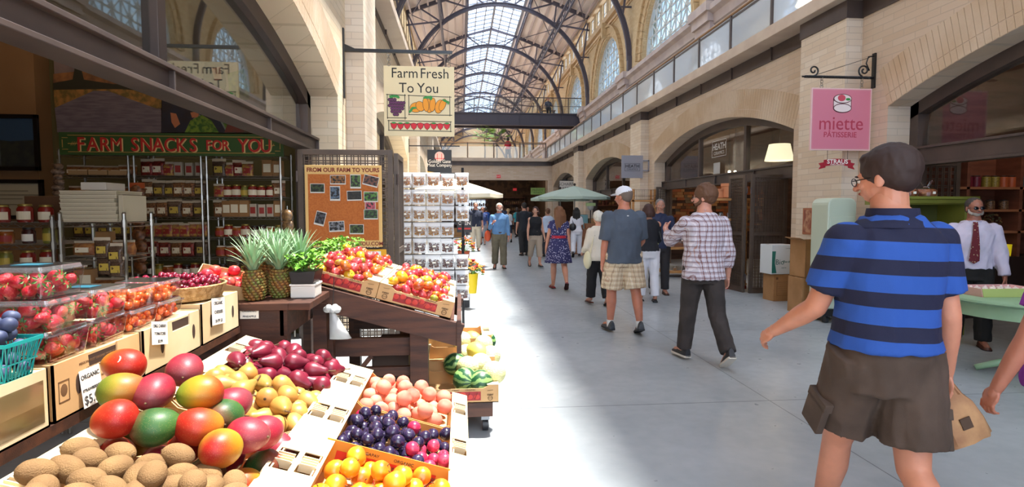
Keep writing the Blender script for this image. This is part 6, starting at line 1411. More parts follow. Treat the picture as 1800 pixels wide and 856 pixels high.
MB().box(0, 1.42, -.012, .035, -.02, .02).build('arm', bm_, t, bevel=.003); MB().box(0, .02, -.02, .04, -.62, .28).build('wall_plate', bm_, t, bevel=.003); MB().prism([(0, .08), (.02, .08), (.17, .015), (0, .015)], 'y', .0, .02).build('gusset', bm_, t)
# black meat company sign
Y = 17.15; a = P(751, 263, Y=Y); b_ = P(794, 305, Y=Y); w, h = b_.x-a.x, a.z-b_.z
t = thing('shop_sign', 'black hanging sign of the meat company with white script and red bridge emblem', 'sign', (a.x, Y, b_.z-.08)); h += .08
MB().box(0, w, 0, .03, 0, h).build('board', mat('sign_black_board', '#1b1a1e', .4), t, bevel=.003)
MB().text('Golden Gate', .14, T(w/2, -.002, h*.50) @ FRONT, .001, sx=.9).text('Meat Company', .14, T(w/2, -.002, h*.36) @ FRONT, .001, sx=.84).build('lettering', mat('letter_white', '#f0e8e0', .5), t)
mb = MB().lathe([(.001, 0), (.14, 0), (.14, .003), (.001, .003)], (w/2, -.002, h*.75), 20, RX(PI/2)); mb.build('emblem', mat('emblem_pink', '#e0b8b0', .5), t)
mb = MB(); mb.box(w/2-.07, w/2-.055, -.007, -.005, h*.62, h*.85); mb.box(w/2+.055, w/2+.07, -.007, -.005, h*.62, h*.85); mb.box(w/2-.15, w/2+.15, -.007, -.005, h*.66, h*.68); mb.build('bridge_art', mat('art_red', '#d02430', .6), t)
MB().prism([(0, 0), (w, 0), (w, .03), (w*.5, .07), (0, .12)], 'y', -.003, 0).build('red_band', mat('band_red', '#c22a1c', .5), t); MB().prism([(0, .12), (w*.5, .07), (w, .03), (w, .045), (w*.5, .085), (0, .14)], 'y', -.004, 0).build('yellow_band', mat('band_yellow', '#e8b42c', .5), t)
t = thing('sign_bracket', 'slim black bracket carrying the meat company sign', 'bracket', (-1.52, Y+.01, a.z+.11)); MB().box(0, 1.5, -.01, .02, -.015, .015).build('arm', bm_, t); MB().box(0, .02, -.03, .03, -.2, .2).build('wall_plate', bm_, t); mb = MB(); ring_links(mb, .62, -.11, -.01); ring_links(mb, 1.15, -.11, -.01); mb.build('chain', chrome, t)
# pink cake shop sign
Y = 7.62; a = P(1427, 154, Y=Y); b_ = P(1529, 265, Y=Y); w, h = b_.x-a.x, a.z-b_.z; k = w/102
t = thing('shop_sign', 'pink hanging sign reading miette patisserie with a small cake drawing', 'sign', (a.x, Y, b_.z)); pkm = mat('sign_pink', '#d07a8c', .5); dpk = mat('sign_rose', '#b03a50', .5)
MB().box(0, w, 0, .03, 0, h).build('board', mat('sign_pink_edge', '#dcb8b4', .5), t, bevel=.003); MB().box(.018, w-.018, -.002, 0, .018, h-.018).build('pink_field', pkm, t)
mb = MB()
n = 34
for i in range(n):
    x = .028+(w-.056)*i/n
    for z in (.028, h-.03): mb.box(x, x+.009, -.003, -.002, z, z+.003)
    z = .028+(h-.056)*i/n
    for x in (.026, w-.029): mb.box(x, x+.003, -.003, -.002, z, z+.009)
mb.build('stitch_border', MATS['sign_pink_edge'], t)
def q2(px, py): return ((px-1427)*k, (265-py)*k)
x, z = q2(1478, 232); MB().text('miette', .27, T(x, -.003, z) @ RY(-.0) @ FRONT, .001, sx=.95).build('script_lettering', dpk, t)
x, z = q2(1477, 244); mb = MB().text('PÂTISSERIE', .105, T(x, -.003, z) @ FRONT, .001, bold=.001, sx=.98); mb.build('lettering', dpk, t)
def disc2(mb, px, py, rx, ry, th): DZ[0] += .00003; th += DZ[0]; c = q2(px, py); mb.prism([(c[0]+k*rx*math.cos(a), c[1]+k*ry*math.sin(a)) for a in [2*PI*i/20 for i in range(20)]], 'y', -th, -.002)
mb = MB(); disc2(mb, 1479, 183, 15.5, 7.5, .003); disc2(mb, 1479, 198, 15.5, 7.5, .003); c = q2(1463.5, 198); d = q2(1494.5, 183); mb.box(c[0], d[0], -.003, -.002, c[1], d[1]); mb.build('cake_outline', mat('sign_darkline', '#5a2c34', .5), t)
mb = MB(); disc2(mb, 1479, 183, 14.3, 6.4, .0045); disc2(mb, 1479, 198, 14.3, 6.2, .0045); c = q2(1464.7, 198); d = q2(1493.3, 186.5); mb.box(c[0], d[0], -.0052, -.002, c[1], d[1]); mb.build('cake_body', mat('sign_whitecake', '#e8d8d4', .5), t)
mb = MB(); disc2(mb, 1477, 182, 6.5, 5.2, .006); mb.build('rose_art', mat('rose_art', '#c84a5c', .5), t); mb = MB(); disc2(mb, 1488, 184, 4, 2, .006); mb.build('leaf_art', MATS['art_green'], t)
bz = P(1500, 136, Y=Y).z
t = thing('scroll_bracket', 'black wrought-iron twisted bracket with scrolls holding the pink sign', 'bracket', (5.8, Y+.01, bz)); x0 = P(1415, 136, Y=Y).x-5.8
mb = MB(); n = 90
for j in range(3): mb.path([(x0+(-.1-x0)*i/n, .011*math.cos(i*.9+j*2.09), .011*math.sin(i*.9+j*2.09)) for i in range(n+1)], .011, 6)
mb.tube((x0-.03, 0, 0), (x0+.01, 0, 0), .012, n=8, rnd=True); mb.tube((-.12, 0, 0), (0, 0, 0), .02, n=8); mb.build('twisted_arm', bm_, t, smooth=True)
def scroll(cx, cz, r, turns, s, sx=1): return [(cx+sx*r*(1-u*.8)*math.cos(s+u*turns*2*PI), 0, cz+r*(1-u*.8)*math.sin(s+u*turns*2*PI)) for u in [i/30 for i in range(31)]]
mb = MB(); mb.path(scroll(x0+.13, .085, .075, 1.3, -PI/2), .012, 6); mb.path(scroll(-.16, .1, .085, 1.4, -PI/2+.3, -1), .012, 6); mb.path([(-.02, 0, .3), (-.1, 0, .29), (-.13, 0, .2), (-.08, 0, .1)], .01, 6); mb.build('scroll', bm_, t, smooth=True)
MB().box(-.025, 0, -.03, .03, -.14, .34).build('wall_plate', bm_, t); MB().tube((x0+.18, 0, .03), (-.08, 0, .28), .004, n=5).build('stay_rod', bm_, t)
mb = MB(); za = a.z-bz; ring_links(mb, a.x-5.8+.15, za, -.01, r=.022); ring_links(mb, b_.x-5.8-.15, za, -.01, r=.022); mb.build('chain', chrome, t)
# red ribbon sign
a = P(1437, 275, Y=Y); t = thing('ribbon_sign', 'red ribbon-shaped dairy sign hanging below the pink sign', 'sign', (P(1472, 287, Y=Y).x, Y, P(1472, 287, Y=Y).z)); rd = mat('ribbon_red', '#a02030', .5)
MB().prism([(-.2, -.045), (-.1, -.03), (.0, -.025), (.1, -.03), (.2, -.045), (.2, .045), (.1, .06), (0, .065), (-.1, .06), (-.2, .045)], 'y', 0, .01).build('ribbon', rd, t); MB().prism([(-.27, -.085), (-.17, -.06), (-.17, .02), (-.27, .0), (-.24, -.04)], 'y', .01, .018).prism([(.27, -.085), (.17, -.06), (.17, .02), (.27, .0), (.24, -.04)], 'y', .01, .018).build('ribbon_tail', rd, t)
MB().text('STRAUS', .085, T(0, -.002, -.005) @ FRONT, .001, bold=.0015, sx=1.05).text('FAMILY CREAMERY', .025, T(0, -.002, -.027) @ FRONT, .001).build('lettering', mat('letter_white', '#f0e8e0', .5), t)
mb = MB(); zt = b_.z-t.location.z; mb.tube((-.15, .005, .05), (-.15, .005, zt), .003, n=5).tube((.15, .005, .05), (.15, .005, zt), .003, n=5); mb.build('wire', bm_, t)
# HEATH sign
Y = 17.2; a = P(1093, 273, Y=Y); b_ = P(1130, 313, Y=Y); w, h = b_.x-a.x, a.z-b_.z; gm = mat('sign_grey', '#8d8b93', .5); bi2 = mat('sign_ink', '#26252a', .5)
def heath(t, w, h, mt_line, y=-.002, F=FRONT):
    mb = MB(); M0 = F
    def bx(x0, x1, z0, z1): mb.box(x0, x1, z0, z1, .0, .002, M0)
    cx, cz = w/2, h*.48; W2, H2 = w*.36, h*.17; e = w*.012
    for q in ((cx-W2, cx+W2, cz-H2, cz-H2+e), (cx-W2, cx+W2, cz+H2-e, cz+H2), (cx-W2, cx-W2+e, cz-H2, cz+H2), (cx+W2-e, cx+W2, cz-H2, cz+H2)): bx(*q)
    mb.text('HEATH', w*.2, M0 @ T(cx, cz-H2*.1, 0), .001, bold=w*.004, sx=1.02); mb.text('CERAMICS', w*.105, M0 @ T(cx, cz-H2*.72, 0), .001, sx=1.08)
    mb.build('lettering', mt_line, t)
t = thing('shop_sign', 'grey square hanging sign reading HEATH CERAMICS on the pilaster', 'sign', (a.x, Y, b_.z)); MB().box(0, w, .004, .04, 0, h).build('board', gm, t, bevel=.003); heath(t, w, h, bi2)
mb = MB(); z0, z1 = h*.3, h*.8; mb.box(w, w+.2, 0, .03, z1-.04, z1); mb.box(w, w+.2, 0, .03, z0, z0+.04); mb.box(w+.16, w+.2, 0, .03, z0, z1); mb.build('mount_frame', gm, t)
t = thing('window_lettering', 'white HEATH CERAMICS lettering on the arched shop glass', 'lettering', (6.14, 13.7, 2.5)); heath(t, 1.05, 1.15, mat('decal_white', '#b8b8b8', .5), F=FACE_MX); MB().box(-.001, 0, -.6, -.25, -.05, .22).build('notice', MATS['decal_white'], t)
# chocolate shop sign, green ranch sign, exit signs
Y = 28.2; a = P(984, 318, Y=Y); b_ = P(1040, 336, Y=Y); t = thing('shop_sign', 'pale sign reading SCHARFFEN BERGER above the green umbrella', 'sign', (a.x, Y, b_.z)); w = b_.x-a.x; h = a.z-b_.z
MB().box(0, w*.62, 0, .05, 0, h).build('board', mat('sign_pale', '#b8b2aa', .6), t); MB().text('SCHARFFEN', .22, T(w*.31, -.003, h*.55) @ FRONT, .002, sx=.95).text('BERGER', .22, T(w*.31, -.003, h*.1) @ FRONT, .002).build('lettering', bi2, t); MB().box(-.01, w, .02, .04, h+.02, h+.05).build('bar', bm_, t)
Y = 36.9; a = P(933, 330, Y=Y); b_ = P(958, 342, Y=Y); t = thing('shop_sign', 'lime green sign of the olive ranch over the dark passage', 'sign', (a.x, Y, b_.z)); w = b_.x-a.x; h = a.z-b_.z
MB().box(0, w, 0, .05, 0, h).build('board', mat('sign_lime', '#8fae5a', .6), t); MB().text('McEVOY', .2, T(w/2, -.003, h*.5) @ FRONT, .002, sx=.95).text('RANCH', .16, T(w/2, -.003, h*.15) @ FRONT, .002).build('lettering', mat('lime_ink', '#4a6a2c', .5), t); MB().tube((w*.2, .02, h), (w*.2, .02, h+1.9), .01, n=5).tube((w*.8, .02, h), (w*.8, .02, h+1.9), .01, n=5).build('rod', bm_, t)
for px, py, Y, lab in ((876.5, 310, 35.88, 'small red exit sign on the wall over the dark passage'), (905, 333, 40, 'glowing red exit sign inside the dark passage')):
    p = P(px, py, Y=Y); t = thing('exit_sign', lab, 'sign', p); MB().box(-.13, .13, -.03, .02, -.09, .09).build('box', mat('exit_red', '#9c1c24', .5, emit='#c01020', estr=.5), t); MB().text('EXIT', .12, T(0, -.032, -.04) @ FRONT, .001).build('lettering', MATS['letter_white'], t)
    if Y > 36: MB().tube((0, 0, .09), (0, 0, 4.6-p.z), .01, n=5).build('rod', bm_, t)
# ================================================================ UMBRELLAS AND FAR STALLS
def umbrella(label, x, y, rim, top, r, mt, n=8, group=None):
    t = thing('market_umbrella', label, 'umbrella', (x, y, 0)); mb = MB(); rings = []
    for j in range(6):
        u = j/5; rings.append([Vector((r*u*(1 if i % 2 == 0 else .965)*math.cos(PI*i/n), r*u*(1 if i % 2 == 0 else .965)*math.sin(PI*i/n), top-(top-rim)*u**1.15-(0 if i % 2 == 0 else .02*u))) for i in range(2*n)] if u else [Vector((.02*math.cos(PI*i/n), .02*math.sin(PI*i/n), top)) for i in range(2*n)])
    rings.append([v+Vector((0, 0, -.1)) for v in rings[-1]]); rings.append([v+Vector((0, 0, .0)) if 0 else Vector((v.x*.985, v.y*.985, v.z)) for v in rings[-1]])
    mb._rings(rings, cap=False); bm2 = mb.bm; mb.build('canopy', mt, t)
    mb = MB()
    for i in range(n): a = 2*PI*i/n; mb.tube((.03*math.cos(a), .03*math.sin(a), top-.05), (r*.97*math.cos(a), r*.97*math.sin(a), rim-.02), .012, n=5)
    mb.build('ribs', wood_rail, t); MB().tube((0, 0, 0), (0, 0, top+.08), .025, n=10).build('pole', mat('pole_metal', '#8a8a86', .4), t, smooth='auto'); MB().box(-.3, .3, -.3, .3, 0, .06).build('base', dark, t); MB().ell((0, 0, top+.06), .05).build('finial', dark, t)
gc = mat('canvas_green', '#a3b3a6', .8); cc = mat('canvas_cream', '#e4d9c0', .8)
umbrella('large sage green market umbrella outside the chocolate shop', P(1010, 340, Y=21.5).x, 21.5, P(1000, 346, Y=21.5).z, P(1000, 327, Y=21.5).z, 1.4, gc)
umbrella('second sage green umbrella half hidden behind the large one', P(985, 345, Y=24.5).x, 24.5, P(985, 349, Y=24.5).z, P(985, 333, Y=24.5).z, 1.3, gc)
umbrella('cream market umbrella behind the snack bag rack by the arches', P(795, 340, Y=16).x, 16, P(800, 341, Y=16).z, P(800, 314, Y=16).z, 1.42, cc)
def stall(label, x0, x1, y0, y1, h, mt, items, grp, lab):
    t = thing('stall_table', label, 'table', (x0, y0, 0)); w, d = x1-x0, y1-y0; MB().box(0, w, 0, d, h-.04, h).build('table_top', mt, t)
    for x in (.03, w-.08):
        for y in (.03, d-.08): MB().box(x, x+.05, y, y+.05, 0, h-.04).build('leg', wood_d, t)
    for i, (bx, by, bw, bh, c) in enumerate(items):
        z0 = h
        if bx < 0: bx = -bx
        k = thing('stall_crate', lab % ORD[i], 'crate', (x0+bx, y0+by, h+.001), group=grp); MB().box(0, bw, 0, bw*.8, 0, bh).build('crate_body', c, k, bevel=.004); MB().box(.02, bw-.02, .02, bw*.8-.02, bh, bh+.01).build('contents', mat('stall_mix', '#6a5a44', .7, col2='#a03a2c', nscale=40), k)
stall('wooden stall table under the sage green umbrella', 3.9, 5.3, 20.9, 21.9, .8, wlh, [(.05, .1, .4, .35, kb), (.5, .1, .35, .6, mat('crate_teal', '#7aa4a8', .6)), (.9, .1, .4, .45, kb), (.5, .5, .4, .3, kb)], 'crates under the green umbrella', 'crate of goods under the green umbrella, %s along')
stall('stall table beneath the cream umbrella', -1.15, .15, 16.4, 17.2, .8, mat('cloth_cream', '#c8bda8', .8), [(.05, .1, .35, .25, kb), (.45, .1, .35, .3, mat('stall_white', '#c8c4bc', .6)), (.88, .1, .35, .25, kb)], 'crates under the cream umbrella', 'crate on the cream umbrella table, %s along')
stall('pale stall table in front of the dark passage', .1, 2.0, 31.5, 32.4, .8, MATS['cloth_cream'], [(.1, .1, .5, .35, MATS['crate_teal']), (.7, .1, .5, .3, kb), (1.3, .1, .5, .4, MATS['stall_white'])], 'crates before the passage', 'crate on the pale stall before the passage, %s along')
t = thing('shirt_display', 'grey torso stand wearing a pale green t-shirt under the umbrella', 'display', (P(1038, 380, Y=20.6).x, 20.6, 0)); MB().ell((0, 0, 1.72), .13, .09, .16).build('torso', mat('torso_grey', '#a8a8a4', .5), t, smooth=True); MB().box(-.17, .17, -.1, .1, 1.72, 1.84).build('shirt', mat('shirt_lime', '#b0c48a', .7), t, bevel=.02); MB().tube((0, 0, 0), (0, 0, 1.6), .02, n=8).build('pole', dark, t); MB().lathe([(.18, 0), (.18, .02), (.02, .03)], n=16).build('base', dark, t)
for i, (px, w, z0, z1, y) in enumerate(((1018, .5, 0, .9, 20.2), (1038, .55, 0, .62, 20.0), (1040, .45, .625, 1.1, 20.05))):
    x = P(px, 400, Y=y).x; carton(['tall kraft box at the side of the umbrella stall', 'wide reddish kraft box on the floor by the stall', 'kraft box stacked on the reddish one'][i], x-w/2, x+w/2, y-.2, y+.2, z0, z1, mat('cardboard_red', '#8a5a3c', .8), 0)
# dark fittings in far shops (shelves of goods as furniture)
for i, (x0, x1, y, z1, lab) in enumerate(((6.3, 7.8, 25.9, 2.3, 'tall brown shelf unit inside the chocolate shop'), (.6, 2.2, 45.6, 2.4, 'tall brown shelf unit at the back of the passage'), (3.4, 5.2, 45.6, 2.6, 'second shelf unit at the back of the passage'))):
    t = thing('shop_shelves', lab, 'shelves', (x0, y, 0)); w = x1-x0
    for x in (0, w-.04): MB().box(x, x+.04, 0, .35, 0, z1).build('side_panel', rw, t)
    for j in range(6): MB().box(0, w, 0, .35, j*z1/5.2, j*z1/5.2+.04).build('shelf', rb, t)
    mb = MB()
    for j in range(5):
        for q in range(int(w/.16)): mb.box(.06+q*.16, .17+q*.16, .05, .3, j*z1/5.2+.041, j*z1/5.2+R.uniform(.15, .32))
    mb.build('goods', mat('goods_mix', '#8a6a44', .6, col2='#5a2c24', nscale=6, lo=.45, hi=.55), t, kind='stuff')
# passage window grid glow
t = thing('bright_window', 'bright gridded window at the far left of the passage', 'window', (-.2, 45.9, 1.2)); MB().box(0, 2.2, 0, .03, 0, 1.2).build('pane', mat('win_glow', '#ffffff', emit='#cfe0f0', estr=1.2), t); mb = MB()
for i in range(7): mb.box(i*.36, i*.36+.03, -.02, 0, 0, 1.2)
for i in range(4): mb.box(0, 2.2, -.02, 0, i*.39, i*.39+.03)
mb.build('glazing_bar', steel, t)
# palm clump on the upper floor
def palm(label, x, y, z, h, seed):
    rr = random.Random(seed); t = thing('fan_palm', label, 'palm', (x, y, z)); MB().path([(0, 0, 0), (.03, 0, h*.3), (0, .02, h*.62)], [.06, .05, .045], 8).build('trunk', mat('palm_trunk', '#6b5a44', .9), t, smooth=True); mb = MB(); ms_ = MB()
    for i in range(26):
        a, e = rr.uniform(0, 6.28), rr.uniform(-.5, 1.35); d = Vector((math.cos(a)*math.cos(e), math.sin(a)*math.cos(e), math.sin(e))); L = rr.uniform(.3, .55)*h/1.9; b0 = Vector((0, 0, h*.62)); c = b0+d*L; ms_.tube(b0, c, .008, n=4); sd = d.cross(Vector((0, 0, 1))).normalized()
        for j in range(-5, 6):
            q = j*.2; f = (d*math.cos(q)+sd*math.sin(q)).normalized()*.34*h/1.9; mb.face([c-sd*.01, c+f*.5+Vector((0, 0, .02))+sd*.016, c+f+Vector((0, 0, -.07)), c+f*.5-sd*.016])
    mb.build('fronds', mat('palm_leaf', '#7a9a3c', .5, col2='#5a8a3c', nscale=3), t, kind='stuff'); ms_.build('leaf_stalks', MATS['palm_trunk'], t); MB().lathe([(.2, 0), (.26, .35), (.24, .35)], n=16).build('planter', terr, t)
palm('fan palm in a planter behind the far railing, taller one', P(852, 279, Y=41).x, 41, 4.8, 3.0, 1); palm('second fan palm beside the person in red', P(874, 279, Y=42).x, 42.6, 4.8, 2.9, 2)
def shrub(label, x, y, z, seed):
    rr = random.Random(seed); t = thing('potted_shrub', label, 'plant', (x, y, z)); mb = MB()
    for i in range(90): a, e = rr.uniform(0, 6.28), rr.uniform(-.3, 1.5); r = rr.uniform(.1, .28); mb.ell((r*math.cos(a)*math.cos(e), r*math.sin(a)*math.cos(e), .5+r*math.sin(e)*1.2), .05, .02, .012, Euler((rr.uniform(0, 3), rr.uniform(0, 3), 0)).to_matrix(), 6, 4)
    mb.build('foliage', mat('shrub_leaf', '#5f8a34', .5), t, kind='stuff'); MB().lathe([(.14, 0), (.2, .35), (.18, .35)], n=16).build('planter', terr, t)
shrub('small potted shrub behind the balcony glass near the bridge', 6.0, 26.5, 4.8, 1); shrub('potted shrub behind the far corner of the balcony glass', 5.9, 33.5, 4.8, 2)
# pendant on upper floor
p = P(1420, 3, Y=9.6); t = thing('pendant_lamp', 'lit pale cone pendant lamp on the upper floor behind the railing', 'lamp', (p.x, p.y, p.z)); MB()._rings([[Vector((q*math.cos(a), q*math.sin(a), z)) for a in [2*PI*i/24 for i in range(24)]] for q, z in ((.2, -.05), (.1, .2))], cap=False).build('lamp_shade', mat('shade_upper', '#fff2d8', .7, emit='#ffeecc', estr=2.5), t, smooth='auto'); MB().tube((0, 0, .2), (0, 0, 2.2), .006, n=5).build('cord', dark, t)
# ================================================================ PEOPLE
def remesh(mb, voxel, smooth=3, fold=0, seed=0, fs=14.0):
    me = bpy.data.meshes.new('tmp'); bmesh.ops.recalc_face_normals(mb.bm, faces=mb.bm.faces); mb.bm.to_mesh(me); mb.bm.free(); ob = bpy.data.objects.new('tmp', me); COL.objects.link(ob)
    md = ob.modifiers.new('r', 'REMESH'); md.mode = 'VOXEL'; md.voxel_size = voxel
    if smooth: sm = ob.modifiers.new('s', 'SMOOTH'); sm.factor = .5; sm.iterations = smooth
    out = bpy.data.meshes.new_from_object(ob.evaluated_get(bpy.context.evaluated_depsgraph_get())); bpy.data.objects.remove(ob); bpy.data.meshes.remove(me)
    if fold:
        off = Vector((seed*3.1, seed*1.7, 0))
        co = [v.co.copy() for v in out.vertices]; no = [v.normal.copy() for v in out.vertices]
        for v, c, n in zip(out.vertices, co, no):
            f = mnoise.noise(Vector((c.x*fs, c.y*fs, c.z*fs*.45))+off); f2 = mnoise.noise(Vector((c.x*fs*2.2+c.z*9, c.y*fs*2, c.z*fs*.9))+off)
            v.co = c+n*fold*((1-abs(f)*2.2)*.9+f2*.6-.3)
    return out
def wrap(me, name, mt, parent):
    me.materials.clear(); me.materials.append(mt); me.polygons.foreach_set('use_smooth', [True]*len(me.polygons)); o = bpy.data.objects.new(name, me); COL.objects.link(o); o.parent = parent; me.name = name; return o
def skin_m(tone): return mat('skin_%s' % tone.strip('#'), tone, .5, col2=tuple(min(1, c*.86) for c in C(tone)), nscale=9, bump=.03, bscale=90, sss=.08)
def cl(name, c, c2=None, rough=.85, **kw): return mat('cloth_'+name, c, rough, col2=c2 or c, nscale=5, bump=.12, bscale=300, **kw)
def loft(mb, rings, n=22, M=None, pw=1.0):
    """rings (z, rx, ry, yo[, xo])"""
    out = []
    for r in rings:
        z, rx, ry, yo = r[:4]; xo = r[4] if len(r) > 4 else 0
        out.append([(M @ v if M else v) for v in [Vector((xo+rx*math.copysign(abs(math.cos(a))**pw, math.cos(a)), yo+ry*math.copysign(abs(math.sin(a))**pw, math.sin(a)), z)) for a in [2*PI*i/n for i in range(n)]]])
    return mb._rings(out)
def hand_mesh(wrist, d, palm_n, thumb, h, curl=.35, vox=.0042):
    """d along the fingers, palm_n out of the palm, thumb towards the thumb side"""
    d = d.normalized(); thumb = (thumb-d*thumb.dot(d)).normalized(); pn = d.cross(thumb); pn = pn if pn.dot(palm_n) > 0 else -pn
    s = h/1.78; mb = MB(); W = lambda a, b_, c: wrist+(thumb*a+d*b_+pn*c)*s
    M = Matrix((thumb, d, pn)).transposed()
    mb.ell(W(0, .048, 0), .040*s, .052*s, .015*s, M, 14, 10); mb.tube(W(0, -.03, 0), W(0, .03, 0), .026*s, .024*s, 12, rnd=True); mb.ell(W(.02, .03, .006), .02*s, .034*s, .016*s, M, 10, 8)
    for i, (x, L, r) in enumerate(((.030, .068, .0088), (.0105, .076, .0092), (-.0105, .070, .0088), (-.030, .056, .0078))):
        p = Vector(W(x, .088-.004*abs(i-1), 0)); a = curl*(.7+.12*i); sp_ = (x*2.2)
        for j, (f, rr) in enumerate(((.44, 1), (.32, .92), (.24, .84))):
            dd = (d*math.cos(a)+pn*math.sin(a)+thumb*sp_*.35).normalized(); q = p+dd*L*f*s; mb.tube(p, q, r*s*rr*(1 if j else 1.05), r*s*rr*.92, 9, rnd=True); p = q; a += curl*(1.15 if j == 0 else .9)
    p = Vector(W(.028, .022, .006)); a = .75
    for j, (L, rr) in enumerate(((.036, .0125), (.032, .0105), (.026, .009))):
        dd = (thumb*math.sin(a)+d*math.cos(a)+pn*(.35+.1*j)).normalized(); q = p+dd*L*s; mb.tube(p, q, rr*s, rr*s*.9, 9, rnd=True); p = q; a -= .28
    return remesh(mb, vox*s, 2)
def person(label, x, y, rz, h=1.75, fem=False, fat=1.0, belly=0, skin='#c98f72', hair='short', hairc='#3a2418', head=(0, 0), legs=((.3, .15), (-.3, .35)), splay=.03, arms=((.1, .12, .25), (-.1, .12, .25)),
           top=None, bottom=None, shoes=('shoe', '#1f1c1c'), vox=.012, detail=1, lean=0, z=0, seat=False, extra=None, cat='person', sock=None, hunch=0, handcurl=.5, broad=1.0):
    root = thing('person', label, cat, (x, y, z), rz); S = h
    body = MB(); sk = skin_m(skin); J = {}
    # legs by forward kinematics
    hz = .52*S; low = 0; LG = []
    for s, (a, k) in zip((-1, 1), legs):
        hp = Vector((s*.052*S, 0, hz)); td = Vector((s*math.sin(splay), math.sin(a), -math.cos(a))).normalized(); kn = hp+td*.245*S; b_ = a-k; sd = Vector((s*math.sin(splay)*.3, math.sin(b_), -math.cos(b_))).normalized(); an = kn+sd*.235*S
        LG.append([hp, kn, an, b_])
    def pitch(b_): return 0 if abs(b_) < .28 and b_ > -.28 else (b_*.55 if b_ > 0 else b_*.95)
    low = min(L[2].z-.04*S-(.10*S*math.sin(-pitch(L[3])) if pitch(L[3]) < 0 else .02*S*math.sin(max(0, pitch(L[3])))) for L in LG); dz = -low
    if seat: dz = -hz+seat
    for L in LG:
        for i in range(3): L[i] = L[i]+Vector((0, 0, dz))
    U = T(0, 0, hz+dz) @ RX(-lean) @ T(0, 0, -hz)            # upper body frame
    HB = U @ T(0, .01*S, .86*S) @ RZ(head[0]) @ RX(-head[1]) @ T(0, 0, -.86*S)
    fw = fat
    if fem: tor = [(.455, .05, .05, 0), (.475, .088*fw, .07*fw, -.004), (.52, .1*fw, .08*fw, -.008), (.56, .09*fw, .07*fw, 0), (.62, .072*fw, .056*fw, .004), (.67, .078*fw, .06*fw, .006), (.72, .087*fw, .074, .012), (.765, .092, .062, .004), (.80, .092*broad, .05, 0), (.828, .06, .04, 0), (.85, .032, .032, 0)]
    else: tor = [(.455, .05, .05, 0), (.475, .088*fw, .07*fw, -.003), (.53, .096*fw, .076*fw+belly*.3, belly*.2), (.58, .094*fw, .07*fw+belly, belly*.6), (.64, .09*fw, .066*fw+belly*.8, belly*.5+.002), (.70, .098*fw, .07*fw+belly*.3, .004), (.755, .106*broad, .07, .002), (.785, .104*broad, .062, -.002), (.806, .086*broad, .052, -.004), (.826, .058*broad, .046, -.005), (.85, .04, .040, 0)]
    def torso(mb, infl=0, z0=.45, z1=.86, flare=0, n=26, ext=None):
        R_ = [((zz)*S, (rx+infl)*S, (ry+infl)*S, (yo-hunch*max(0, zz-.68)*.6)*S) for zz, rx, ry, yo in tor if z0-.001 <= zz <= z1+.001]
        def at_(q):
            for A, B in zip(tor, tor[1:]):
                if A[0] <= q <= B[0]: u = (q-A[0])/(B[0]-A[0]); return [A[i]+(B[i]-A[i])*u for i in range(4)]
            return list(tor[0] if q < tor[0][0] else tor[-1])
        a = at_(z0); R_ = [(z0*S, (max(a[1], .09*fw)+infl+flare)*S, (max(a[2], .07*fw)+infl+flare)*S, a[3]*S)]+[r for r in R_ if r[0] > (z0+.012)*S]
        b2 = at_(z1); R_ = [r for r in R_ if r[0] < (z1-.006)*S]+[(z1*S, (b2[1]+infl)*S, (b2[2]+infl)*S, b2[3]*S)]
        loft(mb, R_, n, U, .85); return mb
    torso(body)
    # neck
    body.tube(U @ Vector((0, -.004*S, .82*S)), HB @ Vector((0, 0, .895*S)), .040*S if not fem else .033*S, .034*S if not fem else .028*S, 14)
    SH = []
    for s, arm in zip((-1, 1), arms):
        a, b_, e = arm[:3]; tw = arm[3] if len(arm) > 3 else 0
        sh = U @ Vector((s*(.108 if not fem else .092)*broad*S, -.002*S, .785*S)); ud = Vector((s*math.sin(b_), math.sin(a)*math.cos(b_), -math.cos(a)*math.cos(b_))); el = sh+ud*.168*S
        a2 = a+e; b2 = b_*.6-tw; fd = Vector((s*math.sin(b2), math.sin(a2)*math.cos(b2), -math.cos(a2)*math.cos(b2))).normalized(); wr = el+fd*.145*S; SH.append((sh, el, wr, fd, s))
    ra = (1.0 if not fem else .84)*(.6+.4*fw)
    def arm_prims(mb, lo=0, infl=0, upto=1.0, r=1):
        for sh, el, wr, fd, s in SH:
            if not infl: mb.ell(sh, .034*S*r, .034*S*r, .036*S*r, u=12, v=8)
            if upto <= 1: q = sh+(el-sh)*upto; mb.tube(sh, q, (.031+infl)*S*ra, (.031-.006*upto+infl*1.25)*S*ra, 14)
            else:
                q = el+(wr-el)*(upto-1); mb.tube(sh, el, (.031+infl)*S*ra, (.027+infl)*S*ra, 14); mb.ell(el, (.027+infl)*S*ra); mb.tube(el, q, (.027+infl)*S*ra, (.024-.007*(upto-1)+infl*1.1)*S*ra, 14)
            if infl: mb.ell(sh, (.032+infl)*S*ra, (.033+infl)*S*ra, (.031+infl)*S*ra, u=14, v=10)
    for sh, el, wr, fd, s in SH:
        body.ell(sh, .036*S, .036*S, .038*S, u=12, v=8); body.tube(sh, el, .031*S*ra, .025*S*ra, 14, rnd=True); m_ = el+(wr-el)*.3; body.tube(el, m_, .0255*S*ra, .0255*S*ra, 12, rnd=True); body.tube(m_, wr, .0255*S*ra, .0155*S, 12, rnd=True)
    lr = 1.0*(.55+.45*fw)*(1.04 if fem else 1)
